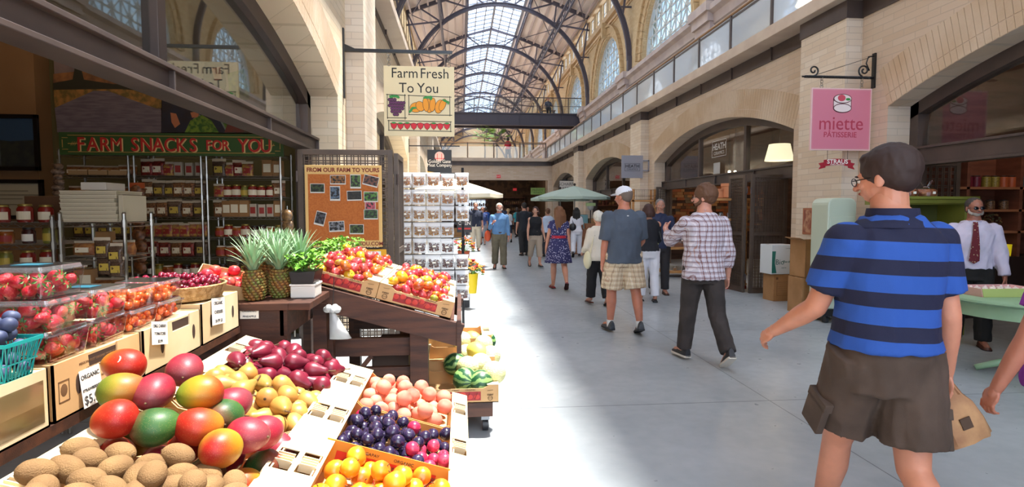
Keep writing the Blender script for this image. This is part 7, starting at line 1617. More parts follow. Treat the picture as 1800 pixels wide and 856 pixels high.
    for hp, kn, an, b_ in LG:
        s = 1 if hp.x > 0 else -1
        body.tube(hp+Vector((0, 0, -.01*S)), kn, .054*S*lr, .034*S*lr, 16, rnd=True); d = (an-kn); cm = kn+d*.32+Vector((0, -.008*S, 0)); body.tube(kn, cm, .033*S*lr, .034*S*lr, 14, rnd=True); body.tube(cm, an, .034*S*lr, .020*S, 14, rnd=True)
        p = pitch(b_); f = Vector((s*.12, math.cos(p), math.sin(p))); body.tube(an, an+f*.09*S-Vector((0, 0, .02*S)), .022*S, .016*S, 10, rnd=True)
    parts = [remesh(body, vox, 3)]
    # head, finer
    hd = MB(); H = lambda px, py, pz: HB @ Vector((px*S, py*S, pz*S)); hm = HB.to_3x3()
    hs = 1.02
    hd.ell(H(0, -.006, .944), .0435*S*hs, .055*S*hs, .050*S*hs, hm, 20, 14); hd.ell(H(0, .016, .918), .0375*S, .036*S, .045*S, hm, 16, 12); hd.ell(H(0, .030, .892), .019*S, .018*S, .015*S, hm, 12, 8); hd.ell(H(0, .012, .9), .032*S, .034*S, .028*S, hm, 12, 8)
    if detail:
        hd.tube(H(0, .050, .933), H(0, .062, .913), .0042*S, .0078*S, 8, rnd=True); hd.ell(H(0, .045, .940), .026*S, .009*S, .005*S, hm, 10, 6)
        for s in (-1, 1): hd.ell(H(s*.0445, -.004, .922), .006*S, .011*S, .0175*S, hm @ Euler((.15, 0, s*-.35)).to_matrix(), 10, 8); hd.ell(H(s*.022, .038, .915), .012*S, .010*S, .010*S, hm, 8, 6); hd.ell(H(s*.008, .057, .914), .0045*S, .006*S, .004*S, hm, 8, 5)
        hd.ell(H(0, .049, .9015), .013*S, .0055*S, .0028*S, hm, 10, 6); hd.ell(H(0, .048, .8965), .011*S, .0055*S, .0032*S, hm, 10, 6)
    hd.tube(HB @ Vector((0, -.004*S, .86*S)), H(0, -.008, .905), .037*S if not fem else .030*S, .034*S if not fem else .028*S, 14)
    parts.append(remesh(hd, max(.0055, vox*.5)*.9, 1 if detail else 2))
    hv = .0042 if vox < .011 else .0065
    for sh, el, wr, fd, s in SH: parts.append(hand_mesh(wr, fd, Vector((-s, 0, 0))+Vector((0, -.3, 0)), Vector((0, 1, 0)) if abs(fd.y) < .8 else Vector((-s*.3, 0, 1)), S*.98, handcurl, hv))
    bm = MB()
    for me in parts: bm.mesh(me)
    me = bpy.data.meshes.new('body'); bm.bm.to_mesh(me); bm.bm.free(); wrap(me, 'body', sk, root)
    # eyes and lips
    if detail:
        ey = MB(); ir = MB()
        for s in (-1, 1): ey.ell(H(s*.0175, .0465, .9265), .0062*S, .005*S, .0042*S, hm, 8, 6); ir.ell(H(s*.0175, .0505, .9265), .003*S, .002*S, .003*S, hm, 8, 5)
        e = ey.build('eyes', mat('eye_white', '#d8d0c8', .3), root, smooth=True); ir.build('irises', mat('eye_dark', '#2a1c14', .3), e, smooth=True)
        lp = MB().ell(H(0, .0535, .8995), .012*S, .003*S, .0035*S, hm, 10, 5); lp.build('lips', mat('lips', '#a85a50', .5), root, smooth=True)
        eb = MB()
        for s in (-1, 1): eb.ell(H(s*.019, .0505, .9385), .011*S, .003*S, .0022*S, hm, 8, 5)
        eb.build('eyebrows', mat('hair_'+hairc.strip('#'), hairc, .7), root, smooth=True)
    # hair
    hm_ = mat('hair_'+hairc.strip('#'), hairc, .55, col2=tuple(min(1, c*1.9+.01) for c in C(hairc)), nscale=60, lo=.45, hi=.7, stretch=(3, 3, .5), bump=.5, bscale=130)
    hb = MB()
    if hair in ('short', 'thick', 'curly', 'white', 'balding'):
        g = {'short': .004, 'thick': .009, 'curly': .012, 'white': .005, 'balding': .003}[hair]
        hb.ell(H(0, -.014, .950), (.0445+g)*S, (.053+g)*S, (.047+g)*S, hm, 18, 12); hb.ell(H(0, -.030, .925), (.040+g*.7)*S, (.032+g*.7)*S, (.036)*S, hm, 14, 10)
        if hair == 'thick': hb.ell(H(0, .022, .976), .034*S, .026*S, .016*S, hm, 12, 8); hb.ell(H(0, -.04, .93), .036*S, .024*S, .035*S, hm, 10, 8)
        if hair == 'curly':
            rr = random.Random(3)
            for i in range(60): a, e = rr.uniform(0, 6.28), rr.uniform(-.2, 1.5); hb.ell(H(.05*math.cos(a)*math.cos(e), -.012+.056*math.sin(a)*math.cos(e)-(.012 if math.sin(a) > .3 and e < .5 else 0), .95+.055*math.sin(e)), .011*S, .011*S, .011*S, hm, 8, 6)
    if hair in ('long', 'bob', 'bun', 'pony'):
        hb.ell(H(0, -.012, .950), .051*S, .058*S, .052*S, hm, 18, 12); hb.ell(H(0, -.032, .92), .046*S, .036*S, .042*S, hm, 14, 10)
        if hair == 'long':
            for i in range(7): q = (i-3)/3; hb.path([H(q*.045, -.03-.012*(1-q*q), .95), H(q*.056, -.048-.018*(1-q*q), .88), H(q*.058, -.052-.014*(1-q*q), .80), H(q*.046, -.056-.01*(1-q*q), .72), H(q*.03, -.055, .665)], [.022*S, .021*S, .02*S, .016*S, .006*S], 8)
            for s in (-1, 1): hb.path([H(s*.03, .022, .975), H(s*.050, .006, .93), H(s*.054, -.012, .87), H(s*.056, -.03, .82)], [.014*S, .014*S, .014*S, .008*S], 8)
        if hair == 'bob':
            for i in range(9): an = PI*(.08+.84*i/8)+PI; hb.path([H(.042*math.cos(an), -.006+.046*math.sin(an), .95), H(.054*math.cos(an), -.008+.054*math.sin(an), .90), H(.052*math.cos(an), -.010+.05*math.sin(an), .865)], [.018*S, .019*S, .011*S], 8)
        if hair == 'bun': hb.ell(H(0, -.070, .955), .022*S, .020*S, .026*S, hm, 12, 8)
        if hair == 'pony': hb.path([H(0, -.06, .955), H(0, -.082, .92), H(0, -.078, .86), H(0, -.07, .80)], [.018*S, .02*S, .018*S, .006*S], 10)
    if hb.bm.verts:
        me = remesh(hb, max(.007, vox*.6), 2, .0022 if hair != 'curly' else .004, 5, 45)
        wrap(me, 'hair', hm_, root)
    else: hb.bm.free()
    # clothes
    o = {}
    if bottom:
        kind, bmt, ln = bottom[:3]; wide = bottom[3] if len(bottom) > 3 else .010; mb = MB()
        if kind == 'trousers':
            torso(mb, .010, .45, .60)
            for hp, kn, an, b_ in LG:
                if ln > 1: e = kn+(an-kn)*(ln-1); mb.tube(hp+Vector((0, 0, .02*S)), kn, (.056)*S*lr+wide*S, .037*S*lr+wide*S, 18); mb.ell(kn, .037*S*lr+wide*S); mb.tube(kn, e, .037*S*lr+wide*S, (.029+.006*(2-ln))*S*lr+wide*1.25*S, 18)
                else: e = hp+(kn-hp)*ln; mb.tube(hp+Vector((0, 0, .02*S)), e, .056*S*lr+wide*S, (.056-.016*ln)*S*lr+wide*1.6*S, 18)
            me = remesh(mb, vox*.9, 2, .0055*S/1.8*(1.4 if wide > .012 else 1), 2, 13); o['bottom'] = wrap(me, bottom[4] if len(bottom) > 4 else 'trousers', bmt, root)
        else:
            mb = MB(); z0 = ln; zt = .635; N = 10; rings = []
            for i in range(N+1):
                u = i/N; zz = zt-(zt-z0)*u; rx = (.076*fw+.012+.075*u**.8); ry = (.062*fw+.012+.06*u**.8); rings.append([U @ Vector(((rx+.006*u*math.sin(9*a))*math.cos(a)*S, (ry+.006*u*math.sin(9*a))*math.sin(a)*S, zz*S)) for a in [2*PI*k/54 for k in range(54)]])
            for i in range(N, -1, -1): u = i/N; rings.append([Vector((v.x*.97, v.y*.97, v.z)) for v in rings[i]])
            mb._rings(rings, cap=False); vr = mb.bm; me = bpy.data.meshes.new('skirt'); bmesh.ops.recalc_face_normals(mb.bm, faces=mb.bm.faces); mb.bm.to_mesh(me); mb.bm.free(); o['bottom'] = wrap(me, 'skirt', bmt, root)
    if top:
        tmt, sl, hem = top[:3]; opt = top[3] if len(top) > 3 else {}; inf = opt.get('infl', .012); mb = MB()
        torso(mb, inf, hem, opt.get('neck', .842), opt.get('flare', 0)); arm_prims(mb, 0, opt.get('sinf', .009), sl) if sl > 0 else None
        if opt.get('collar'): mb.lathe([(.043*S, 0), (.050*S, .0), (.046*S, .022*S), (.041*S, .022*S)], (0, 0, 0), 18, U @ T(0, -.004*S, .838*S), cap=False)
        me = remesh(mb, vox*.9, 2, opt.get('fold', .0035)*2.0*S/1.8, 1, opt.get('fs', 12)); o['top'] = wrap(me, opt.get('name', 'shirt'), tmt, root)
    if sock:
        mb = MB(); [mb.tube(an+Vector((0, 0, -.02*S)), an+(kn-an)*sock[1], .0235*S, .025*S, 14) for hp, kn, an, b_ in LG]; mb.build('socks', cl('sock_'+sock[0].strip('#'), sock[0]), root, smooth='auto')
    kind, sc = shoes[:2]; smt = mat('shoe_'+sc.strip('#'), sc, .5, col2=tuple(c*.6 for c in C(sc)), nscale=20); sole = mat('sole_'+(shoes[2] if len(shoes) > 2 else '#1a1818').strip('#'), shoes[2] if len(shoes) > 2 else '#1a1818', .7)
    for hp, kn, an, b_ in LG:
        s = 1 if hp.x > 0 else -1; p = pitch(b_); F = T(*an) @ RZ(-s*.13) @ RX(p); mb = MB()
        ht = {'shoe': .055, 'sneaker': .065, 'flat': .022, 'sandal': .012}[kind]
        secs = [(-.045, .017, ht*.85), (-.035, .022, ht), (-.01, .023, ht), (.03, .023, ht*.8 if kind != 'flat' else .014), (.06, .026, .030 if kind != 'sandal' else .012), (.09, .025, .024 if kind != 'sandal' else .012), (.108, .018, .018 if kind != 'sandal' else .01), (.116, .008, .010)]
        rings = []
        for yy, ww, hh in secs: rings.append([F @ Vector((ww*S*math.cos(a), yy*S, (-.036+max(0, math.sin(a))*hh*.95)*S)) for a in [2*PI*k/16 for k in range(16)]])
        mb._rings(rings); so = mb.build(shoes[3] if len(shoes) > 3 else kind if kind != 'flat' else 'flat_shoe', smt, root, smooth='auto')
        mb = MB(); pts = [(ww*S*1.06, yy*S) for yy, ww, hh in secs]; poly = pts+[(-a, b2) for a, b2 in pts[::-1]]; mb.prism(poly, 'z', -.040*S, -.034*S if kind != 'sneaker' else -.029*S); bmesh.ops.transform(mb.bm, matrix=F, verts=mb.bm.verts); mb.build('sole', sole, so)
    J.update(U=U, HB=HB, SH=SH, LG=LG, H=H, hm=hm, S=S, root=root, dz=dz, o=o)
    if extra: extra(J)
    return J
# ---- accessories
def glasses(J, dark_=False):
    H, S = J['H'], J['S']; mb = MB(); ml = MB()
    for s in (-1, 1):
        mb.path([H(s*.018+.0135*math.cos(a), .058, .9265+.009*math.sin(a)) for a in [2*PI*i/14 for i in range(15)]], .0011*S, 5); mb.tube(H(s*.031, .056, .929), H(s*.047, -.004, .930), .0012*S, n=5)
        if dark_: ml.ell(H(s*.018, .058, .9265), .0125*S, .0018*S, .0085*S, J['hm'], 10, 6)
    mb.tube(H(-.005, .059, .929), H(.005, .059, .929), .0011*S, n=5); g = mb.build('glasses', mat('frame_black', '#0d0c0e', .3), J['root'])
    if dark_: ml.build('lens', mat('lens_dark', '#101014', .1), g)
    else: ml.bm.free()
def belt(J, z, mt, infl=.016, hh=.012, name='belt'):
    U, S = J['U'], J['S']; fw = .085; mb = MB(); mb._rings([[U @ Vector(((.078+infl)*S*math.cos(a), (.062+infl)*S*math.sin(a), zz*S)) for a in [2*PI*i/30 for i in range(30)]] for zz in (z-hh, z+hh)], cap=False); return mb.build(name, mt, J['root'], smooth=True)
def beard(J, mt, full=True):
    H, S, hm = J['H'], J['S'], J['hm']; mb = MB(); mb.ell(H(0, .030, .893), .024*S, .021*S, .019*S, hm, 12, 8); mb.ell(H(0, .052, .9085), .016*S, .005*S, .0035*S, hm, 8, 5)
    for s in (-1, 1): mb.path([H(s*.038, .008, .922), H(s*.036, .016, .90), H(s*.024, .034, .889)], [.006*S, .010*S, .011*S], 8)
    wrap(remesh(mb, .006, 1, .0015, 2, 60), 'beard', mt, J['root'])
def strap_bag(J, mt, name, p, size, strap=None, label=None):
    t = MB(); t.ell(p, *size, u=14, v=10); b_ = t.build(name, mt, J['root'], smooth=True)
    if strap: MB().path(strap, .008, 6).build('strap', mt, b_)
# ---- fabrics
def stripe_mat():
    m = cl('stripes', '#2457c0'); nt = m.node_tree; b = nt.nodes['Principled BSDF']; x, y, z, v = xyz(nt)
    f = mth(nt, 'LESS_THAN', mth(nt, 'FRACT', mth(nt, 'DIVIDE', mth(nt, 'ADD', z, mth(nt, 'MULTIPLY', x, .04)), .1335)), .46)
    sep = mixc(nt, f, '#1f4a98', '#0c1030'); nt.links.new(sep, b.inputs['Base Color']); return m
def plaid_mat(name, base, lines, period, w=.12, ang=0):
    m = cl(name, base); nt = m.node_tree; b = nt.nodes['Principled BSDF']; x, y, z, v = xyz(nt); hx = mth(nt, 'ADD', x, mth(nt, 'MULTIPLY', y, .9)); c = None
    for ax in (hx, z):
        for off, ww, colr, st in lines:
            f = mth(nt, 'MULTIPLY', mth(nt, 'LESS_THAN', mth(nt, 'ABSOLUTE', mth(nt, 'SUBTRACT', mth(nt, 'FRACT', mth(nt, 'ADD', mth(nt, 'DIVIDE', ax, period), off)), .5)), ww), st)
            c = mixc(nt, f, c or base, colr)
    nt.links.new(c, b.inputs['Base Color']); return m
def floral_mat(name, base, c2, s, thr=.3):
    m = cl(name, base); nt = m.node_tree; b = nt.nodes['Principled BSDF']; x, y, z, v = xyz(nt); vo = nn(nt, 'ShaderNodeTexVoronoi', Scale=s); n = nn(nt, 'ShaderNodeTexNoise', Scale=s*2.2); nt.links.new(v, vo.inputs['Vector']); nt.links.new(v, n.inputs['Vector'])
    f = mth(nt, 'LESS_THAN', mth(nt, 'ADD', vo.outputs['Distance'], mth(nt, 'MULTIPLY', n.outputs['Fac'], .5)), thr+.12); nt.links.new(mixc(nt, f, base, c2), b.inputs['Base Color']); return m
# 1 man in the striped polo, walking away close to the camera, holding a paper bag
def ex(J):
    glasses(J); S = J['S']; U = J['U']
    # cargo pockets with flaps on the shorts
    for s, (hp, kn, an, b_) in zip((-1, 1), J['LG']):
        d = (kn-hp).normalized(); c = hp+d*.15*S+Vector((s*.066*S, 0, 0)); MB().box(-.03, .004, -.065, .065, -.09, .06, T(*c) @ RX(math.atan2(d.y, -d.z))).build('cargo_pocket', J['o']['bottom'].data.materials[0], J['o']['bottom'], bevel=.006); MB().box(-.03, .009, -.07, .07, .035, .08, T(*c) @ RX(math.atan2(d.y, -d.z))).build('pocket_flap', J['o']['bottom'].data.materials[0], J['o']['bottom'], bevel=.004)
    MB().lathe([(.046*S, 0), (.054*S, .0), (.050*S, .024*S), (.044*S, .024*S)], (0, 0, 0), 20, U @ T(0, -.004*S, .836*S), cap=False).build('collar', cl('navy_collar', '#0c1030'), J['o']['top'], smooth='auto')
    MB()._rings([[U @ Vector((rx*S*math.cos(a), ry*S*math.sin(a)-.004*S, z*S)) for a in [2*PI*i/24 for i in range(24)]] for rx, ry, z in ((.088, .066, .818), (.07, .062, .832), (.050, .052, .842))], cap=False).build('collar_band', cl('navy_collar', '#0c1030'), J['o']['top'], smooth=True)
j1 = person('man in a blue and navy striped polo and brown cargo shorts holding a paper bag', 1.80, 2.24, -.06, 1.88, fat=.98, belly=.008, skin='#c8866a', hair='thick', hairc='#2a1610', head=(.62, .12), legs=((.42, .12), (-.18, .62)), broad=.93, arms=((.34, .20, .62, -.14), (-.05, .20, .25, -.05)),
        top=(stripe_mat(), .70, .548, dict(infl=.015, flare=.006, sinf=.014, collar=1, fold=.003, fs=9)), bottom=('trousers', cl('cargo', '#4c3c32', '#413228'), .78, .016, 'cargo_shorts'), shoes=('sneaker', '#5a5a5c'), vox=.0105, extra=ex, splay=-.04, sock=('#c8c8c8', .1))
w = j1['root'].matrix_basis @ Vector((0, 0, 0)); rm = T(1.80, 2.24, 0) @ RZ(-.06); hp = rm @ (j1['SH'][1][2]+j1['SH'][1][3]*.09)
t = thing('paper_bag', 'crumpled brown paper bag hanging from the hand of the man in the striped polo', 'bag', hp, rot=(0, -.42, -.15)); pb = mat('paper_brown', '#b0855c', .8, col2='#94694a', nscale=8, bump=.5, bscale=14)
mb = MB(); rr = random.Random(4)
loft(mb, [(.03, .035, .018, 0), (-.02, .05, .03, 0), (-.07, .075, .04, 0), (-.14, .09, .048, 0), (-.22, .095, .05, 0), (-.235, .09, .045, 0)], 24, pw=.45)
for v in mb.bm.verts: v.co += Vector((rr.uniform(-.004, .004), rr.uniform(-.006, .006), 0))
mb.build('folded_body', pb, t, smooth='auto'); mb = MB(); mb.path([(-.03, 0, .02), (-.02, 0, .07), (.02, 0, .07), (.03, 0, .02)], .004, 6); mb.build('handle', pb, t); MB().box(-.022, .022, -.0565, -.05, -.16, -.11).build('dark_print', mat('print_dark', '#4a3424', .7), t)
# 2 man in the plaid shirt
def ex(J): glasses(J); beard(J, mat('hair_5a3a24', '#5a3a24', .7))
pl1 = plaid_mat('plaid_brown', '#b9b4c0', [(0, .10, '#6a3a34', .75), (.5, .05, '#e0d8dc', .6), (.28, .03, '#a0705a', .7)], .052)
person('man in a brown and white plaid shirt and dark trousers walking away', 2.50, 5.67, .05, 1.84, skin='#c98e78', hair='curly', hairc='#5a3a24', head=(.95, 0), legs=((.22, .05), (-.22, .38)), arms=((.9, .2, 1.1, .3), (-.15, .16, .35)), top=(pl1, 1.55, .475, dict(infl=.016, flare=.012, collar=1, sinf=.010, fold=.0045)), bottom=('trousers', cl('brown_trousers', '#3a3230', '#2e2826'), 1.97, .010), shoes=('sneaker', '#2a2a30', '#d8d0c4'), extra=ex, fat=1.02, vox=.0115)
# 3 man in the grey t-shirt with white cap
def ex(J):
    H, S, hm = J['H'], J['S'], J['hm']; mb = MB(); mb.ell(H(0, -.006, .962), .0505*S, .062*S, .044*S, hm, 20, 12); me = mb.build('cap', mat('cap_white', '#d8d8e0', .8), J['root'], smooth=True)
    mb = MB(); mb.prism([(-.04*S, 0), (-.03*S, .045*S), (0, .06*S), (.03*S, .045*S), (.04*S, 0)], 'z', 0, .004*S); bmesh.ops.transform(mb.bm, matrix=J['HB'] @ T(0, .038*S, .951*S) @ RX(-.15), verts=mb.bm.verts); mb.build('cap_brim', MATS['cap_white'], me, bevel=.002); MB().ell(H(0, 0, 1.005), .005*S).build('cap_button', MATS['cap_white'], me); MB().ell(H(.03, -.05, .955), .007*S, .004*S, .007*S).build('cap_logo', mat('logo_navy', '#2a3050', .6), me)
    MB().lathe([(.0, 0), (.014, 0), (.014, .002), (0, .002)], (0, 0, 0), 14, J['U'] @ T(0, -.082*S, .80*S) @ RX(PI/2) @ Matrix.Diagonal((1, .5, 1, 1))).build('shirt_logo', mat('logo_white', '#c8ccd0', .6), J['o']['top'])
    sh, el, wr, fd, s = J['SH'][1]; MB().tube(wr-fd*.03, wr-fd*.012, .019*S, n=14).build('wrist_watch', dark, J['root'])
pl2 = plaid_mat('plaid_khaki', '#cdb99a', [(0, .07, '#8a6a54', .6), (.5, .04, '#e8dcc8', .6), (.25, .03, '#a85a48', .45)], .06)
person('man in a grey t-shirt, white baseball cap and checked shorts walking away', 2.10, 7.2, .05, 1.87, fat=1.14, belly=.015, skin='#c07a60', hair='short', hairc='#6a5a50', head=(.7, .05), legs=((.12, .1), (-.2, .12)), splay=.09, arms=((.0, .14, .15), (.18, .2, .75, .3)), top=(cl('grey_tee', '#4c5563', '#454d5a'), .92, .475, dict(infl=.016, flare=.01, sinf=.016, fold=.004, fs=9)), bottom=('trousers', pl2, .93, .020, 'checked_shorts'), shoes=('sneaker', '#3f4248', '#2a2c30'), sock=('#d8d8d4', .12), extra=ex, vox=.012)
# 4 old lady with white hair
def ex(J):
    S = J['S']; sh, el, wr, fd, s = J['SH'][0]; p = sh+Vector((-.02, -.02, -.36*S/1.5)); strap_bag(J, mat('bag_cream', '#d8d0b0', .6), 'handbag', p+Vector((-.03, 0, -.1)), (.06, .13, .15), [sh+Vector((.03, 0, .04)), sh+Vector((.02, -.1, -.1)), p+Vector((-.02, -.1, .0))])
person('short white-haired woman in a cream jacket and black trousers walking away', 2.28, 9.3, .1, 1.54, fem=True, fat=1.1, skin='#c99078', hair='curly', hairc='#c9c4b8', head=(.1, .1), legs=((.16, .08), (-.2, .15)), arms=((.1, .2, 1.0, .1), (.2, .15, .9, .2)), top=(floral_mat('cream_jacket', '#cfc6b8', '#8a8078', 14, .16), 1.8, .475, dict(infl=.022, flare=.012, sinf=.016, collar=1, name='jacket')), bottom=('trousers', cl('black_trousers', '#17161a'), 1.9, .014), shoes=('sandal', '#5a2a24'), extra=ex, vox=.013, hunch=.05)
# 5 woman with dark bob, black top, white trousers ; 6 man in navy facing her
def ex(J):
    S = J['S']; sh, el, wr, fd, s = J['SH'][1]; strap_bag(J, mat('bag_black', '#101014', .4), 'shoulder_bag', wr+Vector((.02, .0, .05)), (.06, .16, .09), [sh, sh+Vector((.05, -.05, -.25)), wr+Vector((.02, 0, .12))])
    MB().ell(wr+Vector((-.03, .05, -.06)), .1, .04, .12, RY(.6).to_3x3(), 12, 8).build('folded_scarf', mat('scarf_lime', '#b0b87a', .8), J['root'], smooth=True)
person('dark-haired woman in a black top and white trousers seen from behind', 3.24, 9.6, -.1, 1.70, fem=True, fat=1.0, skin='#c08a70', hair='bob', hairc='#3a1e16', head=(-.3, 0), legs=((.08, .03), (-.08, .1)), arms=((.0, .15, .5), (.3, .15, 1.2, .1)), top=(cl('black_top', '#14141c'), 1.75, .52, dict(infl=.014)), bottom=('trousers', cl('white_trousers', '#d4d2d8'), 1.92, .010), shoes=('flat', '#0c0c10'), extra=ex, vox=.013)
person('grey-haired man in a navy shirt facing the woman in white trousers', 3.74, 10.45, PI-.25, 1.80, skin='#b5806a', hair='short', hairc='#6a6460', head=(.1, .1), legs=((.05, .02), (-.05, .05)), arms=((.2, .2, .9, .2), (.1, .15, .5)), top=(cl('navy_shirt', '#1c2440'), 1.9, .48, dict(infl=.014, collar=1)), bottom=('trousers', cl('dark_trousers', '#221e20'), 1.95), shoes=('shoe', '#4a2c20'), vox=.014)
# 7 woman in the blue floral dress
def ex(J): belt(J, .628, cl('red_sash', '#b02030'), .027, .016, 'sash')
person('long-haired woman in a blue floral dress with red sash walking away', 1.96, 11.3, .02, 1.66, fem=True, fat=1.08, skin='#c48a70', hair='long', hairc='#6a4428', head=(.3, 0), legs=((.06, .02), (-.2, .45)), arms=((.08, .22, .1), (-.05, .16, .1)), top=(floral_mat('blue_floral', '#2a2a58', '#b8b4cc', 30, .42), .35, .62, dict(infl=.012, neck=.83, sinf=.012, name='bodice')), bottom=('skirt', MATS['cloth_blue_floral'], .315), shoes=('flat', '#8c1c24', '#3a1414'), extra=ex, vox=.013)
# 8 woman in the black tank top
person('curly-haired woman in a black tank top and beige cropped trousers walking towards us', 2.05, 15.6, PI+.1, 1.66, fem=True, fat=1.06, skin='#c9947c', hair='bob', hairc='#3a201c', head=(-.5, 0), legs=((.2, .05), (-.2, .35)), arms=((.1, .2, .3), (.15, .22, .4)), top=(cl('black_tank', '#101016'), 0, .52, dict(infl=.016, neck=.832, name='tank_top')), bottom=('trousers', cl('beige_trousers', '#a89684'), 1.5, .012), shoes=('sneaker', '#3a3a40'), vox=.014)
# 9 man in the blue shirt with an orange bag
def ex(J):
    S = J['S']; sh, el, wr, fd, s = J['SH'][1]; beard(J, mat('hair_c9c4b8', '#c9c4b8', .6)); glasses(J); strap_bag(J, mat('bag_orange', '#c8502c', .6), 'shoulder_bag', sh+Vector((.12, -.02, -.50)), (.09, .12, .15), [sh+Vector((-.03, .02, .06)), sh+Vector((-.02, .12, -.1)), sh+Vector((.05, .1, -.4))]); belt(J, .55, mat('leather_brown', '#3a2418', .5), .028, .010)
person('white-bearded man in a light blue shirt with an orange bag walking towards us', 1.02, 15.1, PI, 1.74, fat=1.02, skin='#c0806a', hair='white', hairc='#c9c4b8', legs=((.16, .02), (-.12, .3)), arms=((.0, .12, .3), (.2, .2, 1.9, .35)), top=(cl('blue_shirt', '#5f86b0', '#567ca6'), 1.85, .525, dict(infl=.016, collar=1)), bottom=('trousers', cl('olive_trousers', '#6a6250', '#5e5646'), 1.95, .016), shoes=('shoe', '#1c1a1c'), extra=ex, vox=.0135)
# 10 others further down the hall
FAR = [
 ('man in a navy polo and pale khaki trousers by the cream umbrella', .56, 21.6, PI+.05, 1.84, False, 'short', '#4a3424', '#c08a74', ('#20263a', .9, .5), ('#c4b8a4', 1.95), {}),
 ('woman in a straw hat, white shirt and navy cropped trousers', 2.3, 27.6, .1, 1.62, True, 'pony', '#8a6a44', '#c08a74', ('#c8ccd4', .9, .5), ('#1c2230', 1.1), {'hat': 1}),
 ('dark-haired woman all in white with a black shoulder bag', 3.86, 18.8, -.2, 1.66, True, 'long', '#14100f', '#8a5a44', ('#d4d4dc', .8, .5), ('#d8d8e0', 1.93), {'bag': 1}),
 ('woman with a bun and pale blue shirt behind the floral dress', 2.86, 18.6, .1, 1.62, True, 'bun', '#5a3a24', '#b5806a', ('#a8b4c8', 1.5, .5), ('#2a2a30', 1.95), {}),
 ('broad man in black seen behind the woman in the tank top', 2.18, 19.6, .2, 1.84, False, 'short', '#1a1412', '#b5806a', ('#141822', .9, .48), ('#1a1a1e', 1.95), {}),
 ('person in purple and blue walking beside the navy polo man', .98, 25.5, PI-.2, 1.68, True, 'bob', '#5a3424', '#b5806a', ('#3a4a7a', .9, .5), ('#8a8a90', 1.3), {}),
 ('grey-haired man in a dark shirt behind the man with the orange bag', 2.2, 30.5, PI, 1.82, False, 'balding', '#8a8480', '#b5806a', ('#2a3450', 1.2, .48), ('#3a3a40', 1.95), {}),
 ('person in a bright blue shirt near the far stalls', 1.35, 31.0, .4, 1.72, False, 'short', '#2a1c14', '#a8745c', ('#2c5aa8', .9, .5), ('#2a3040', 1.95), {}),
 ('person in a teal top in front of the dark passage', 3.2, 32.5, .3, 1.68, True, 'bob', '#2a1c14', '#b5806a', ('#2c8a94', .9, .5), ('#1c1c22', 1.95), {}),
 ('person in black standing at the passage mouth', 3.95, 33.5, PI, 1.75, False, 'short', '#1a1412', '#b5806a', ('#1c1c24', 1.8, .48), ('#1a1a1e', 1.95), {}),
 ('person in pale grey at the far stall under the gridded window', .25, 33.2, PI, 1.7, True, 'bob', '#3a2418', '#b5806a', ('#9aa0ac', 1.5, .5), ('#3a3a44', 1.95), {}),
]
for i, (lab, x, y, rz, h, fem, hr, hc, sk, tp_, bt, op) in enumerate(FAR):
    def ex(J, op=op):
        S = J['S']
        if op.get('hat'): mb = MB(); mb.lathe([(.001, .075), (.05, .07), (.058, .01), (.12, -.005), (.12, -.012), (.055, -.004)], (0, 0, 0), 20, J['HB'] @ T(0, -.005*S, .955*S)); mb.build('sun_hat', mat('straw', '#d8ccb0', .8), J['root'], smooth=True)
        if op.get('bag'): sh, el, wr, fd, s = J['SH'][0]; strap_bag(J, mat('bag_black', '#101014', .4), 'shoulder_bag', sh+Vector((.03, -.13, -.3)), (.12, .06, .13), [sh+Vector((0, 0, .04)), sh+Vector((.03, -.1, -.1)), sh+Vector((.05, -.12, -.2))])
    sw = [.12, .2, .25, .15, .1][i % 5]
    person(lab, x, y, rz, h, fem=fem, skin=sk, hair=hr, hairc=hc, legs=((sw, .05), (-sw, sw*1.5)) if i % 2 else ((-sw, sw*1.5), (sw, .05)), arms=((-sw, .14, .3), (sw, .14, .4)), top=(cl('far_top_%d' % i, tp_[0]), tp_[1], tp_[2], dict(infl=.013)), bottom=('trousers', cl('far_bottom_%d' % i, bt[0]), bt[1], .012), shoes=('shoe', '#1f1c1c'), vox=.02 if y > 24 else .016, extra=ex, detail=1 if y < 24 else 0, fat=1.08)
person('person in a red top leaning at the far upper railing by the palms', P(893, 279, Y=38.2).x, 38.2, 0, 1.6, fem=True, hair='bob', hairc='#14100f', skin='#8a5a44', legs=((.05, .02), (-.05, .05)), arms=((.6, .2, .8), (.6, .2, .8)), top=(cl('red_top', '#a8182c'), .9, .5, dict(infl=.013)), bottom=('trousers', cl('dark_blue_trousers', '#1c1c2a'), 1.95), vox=.02, detail=0, z=4.8)
person('person in dark clothes sitting on the high footbridge', P(963, 200, Y=40).x, 39.9, PI, 1.65, hair='short', hairc='#1a1412', skin='#b5806a', legs=((1.5, 1.5), (1.5, 1.5)), arms=((.5, .2, .8), (.5, .2, .8)), top=(cl('slate_top', '#3a4050'), 1.8, .5, dict(infl=.013)), bottom=('trousers', cl('dark_blue_trousers', '#1c1c2a'), 1.95), vox=.02, detail=0, z=8.1, seat=.5) 
t = thing('bench', 'plain bench on the footbridge under the seated person', 'bench', (P(963, 200, Y=40).x, 39.9, 8.1)); MB().box(-.5, .5, -.2, .2, .34, .4).build('seat', wood_rail, t)
for x in (-.42, .42): MB().box(x-.03, x+.03, -.17, .17, 0, .34).build('leg', steel, t)
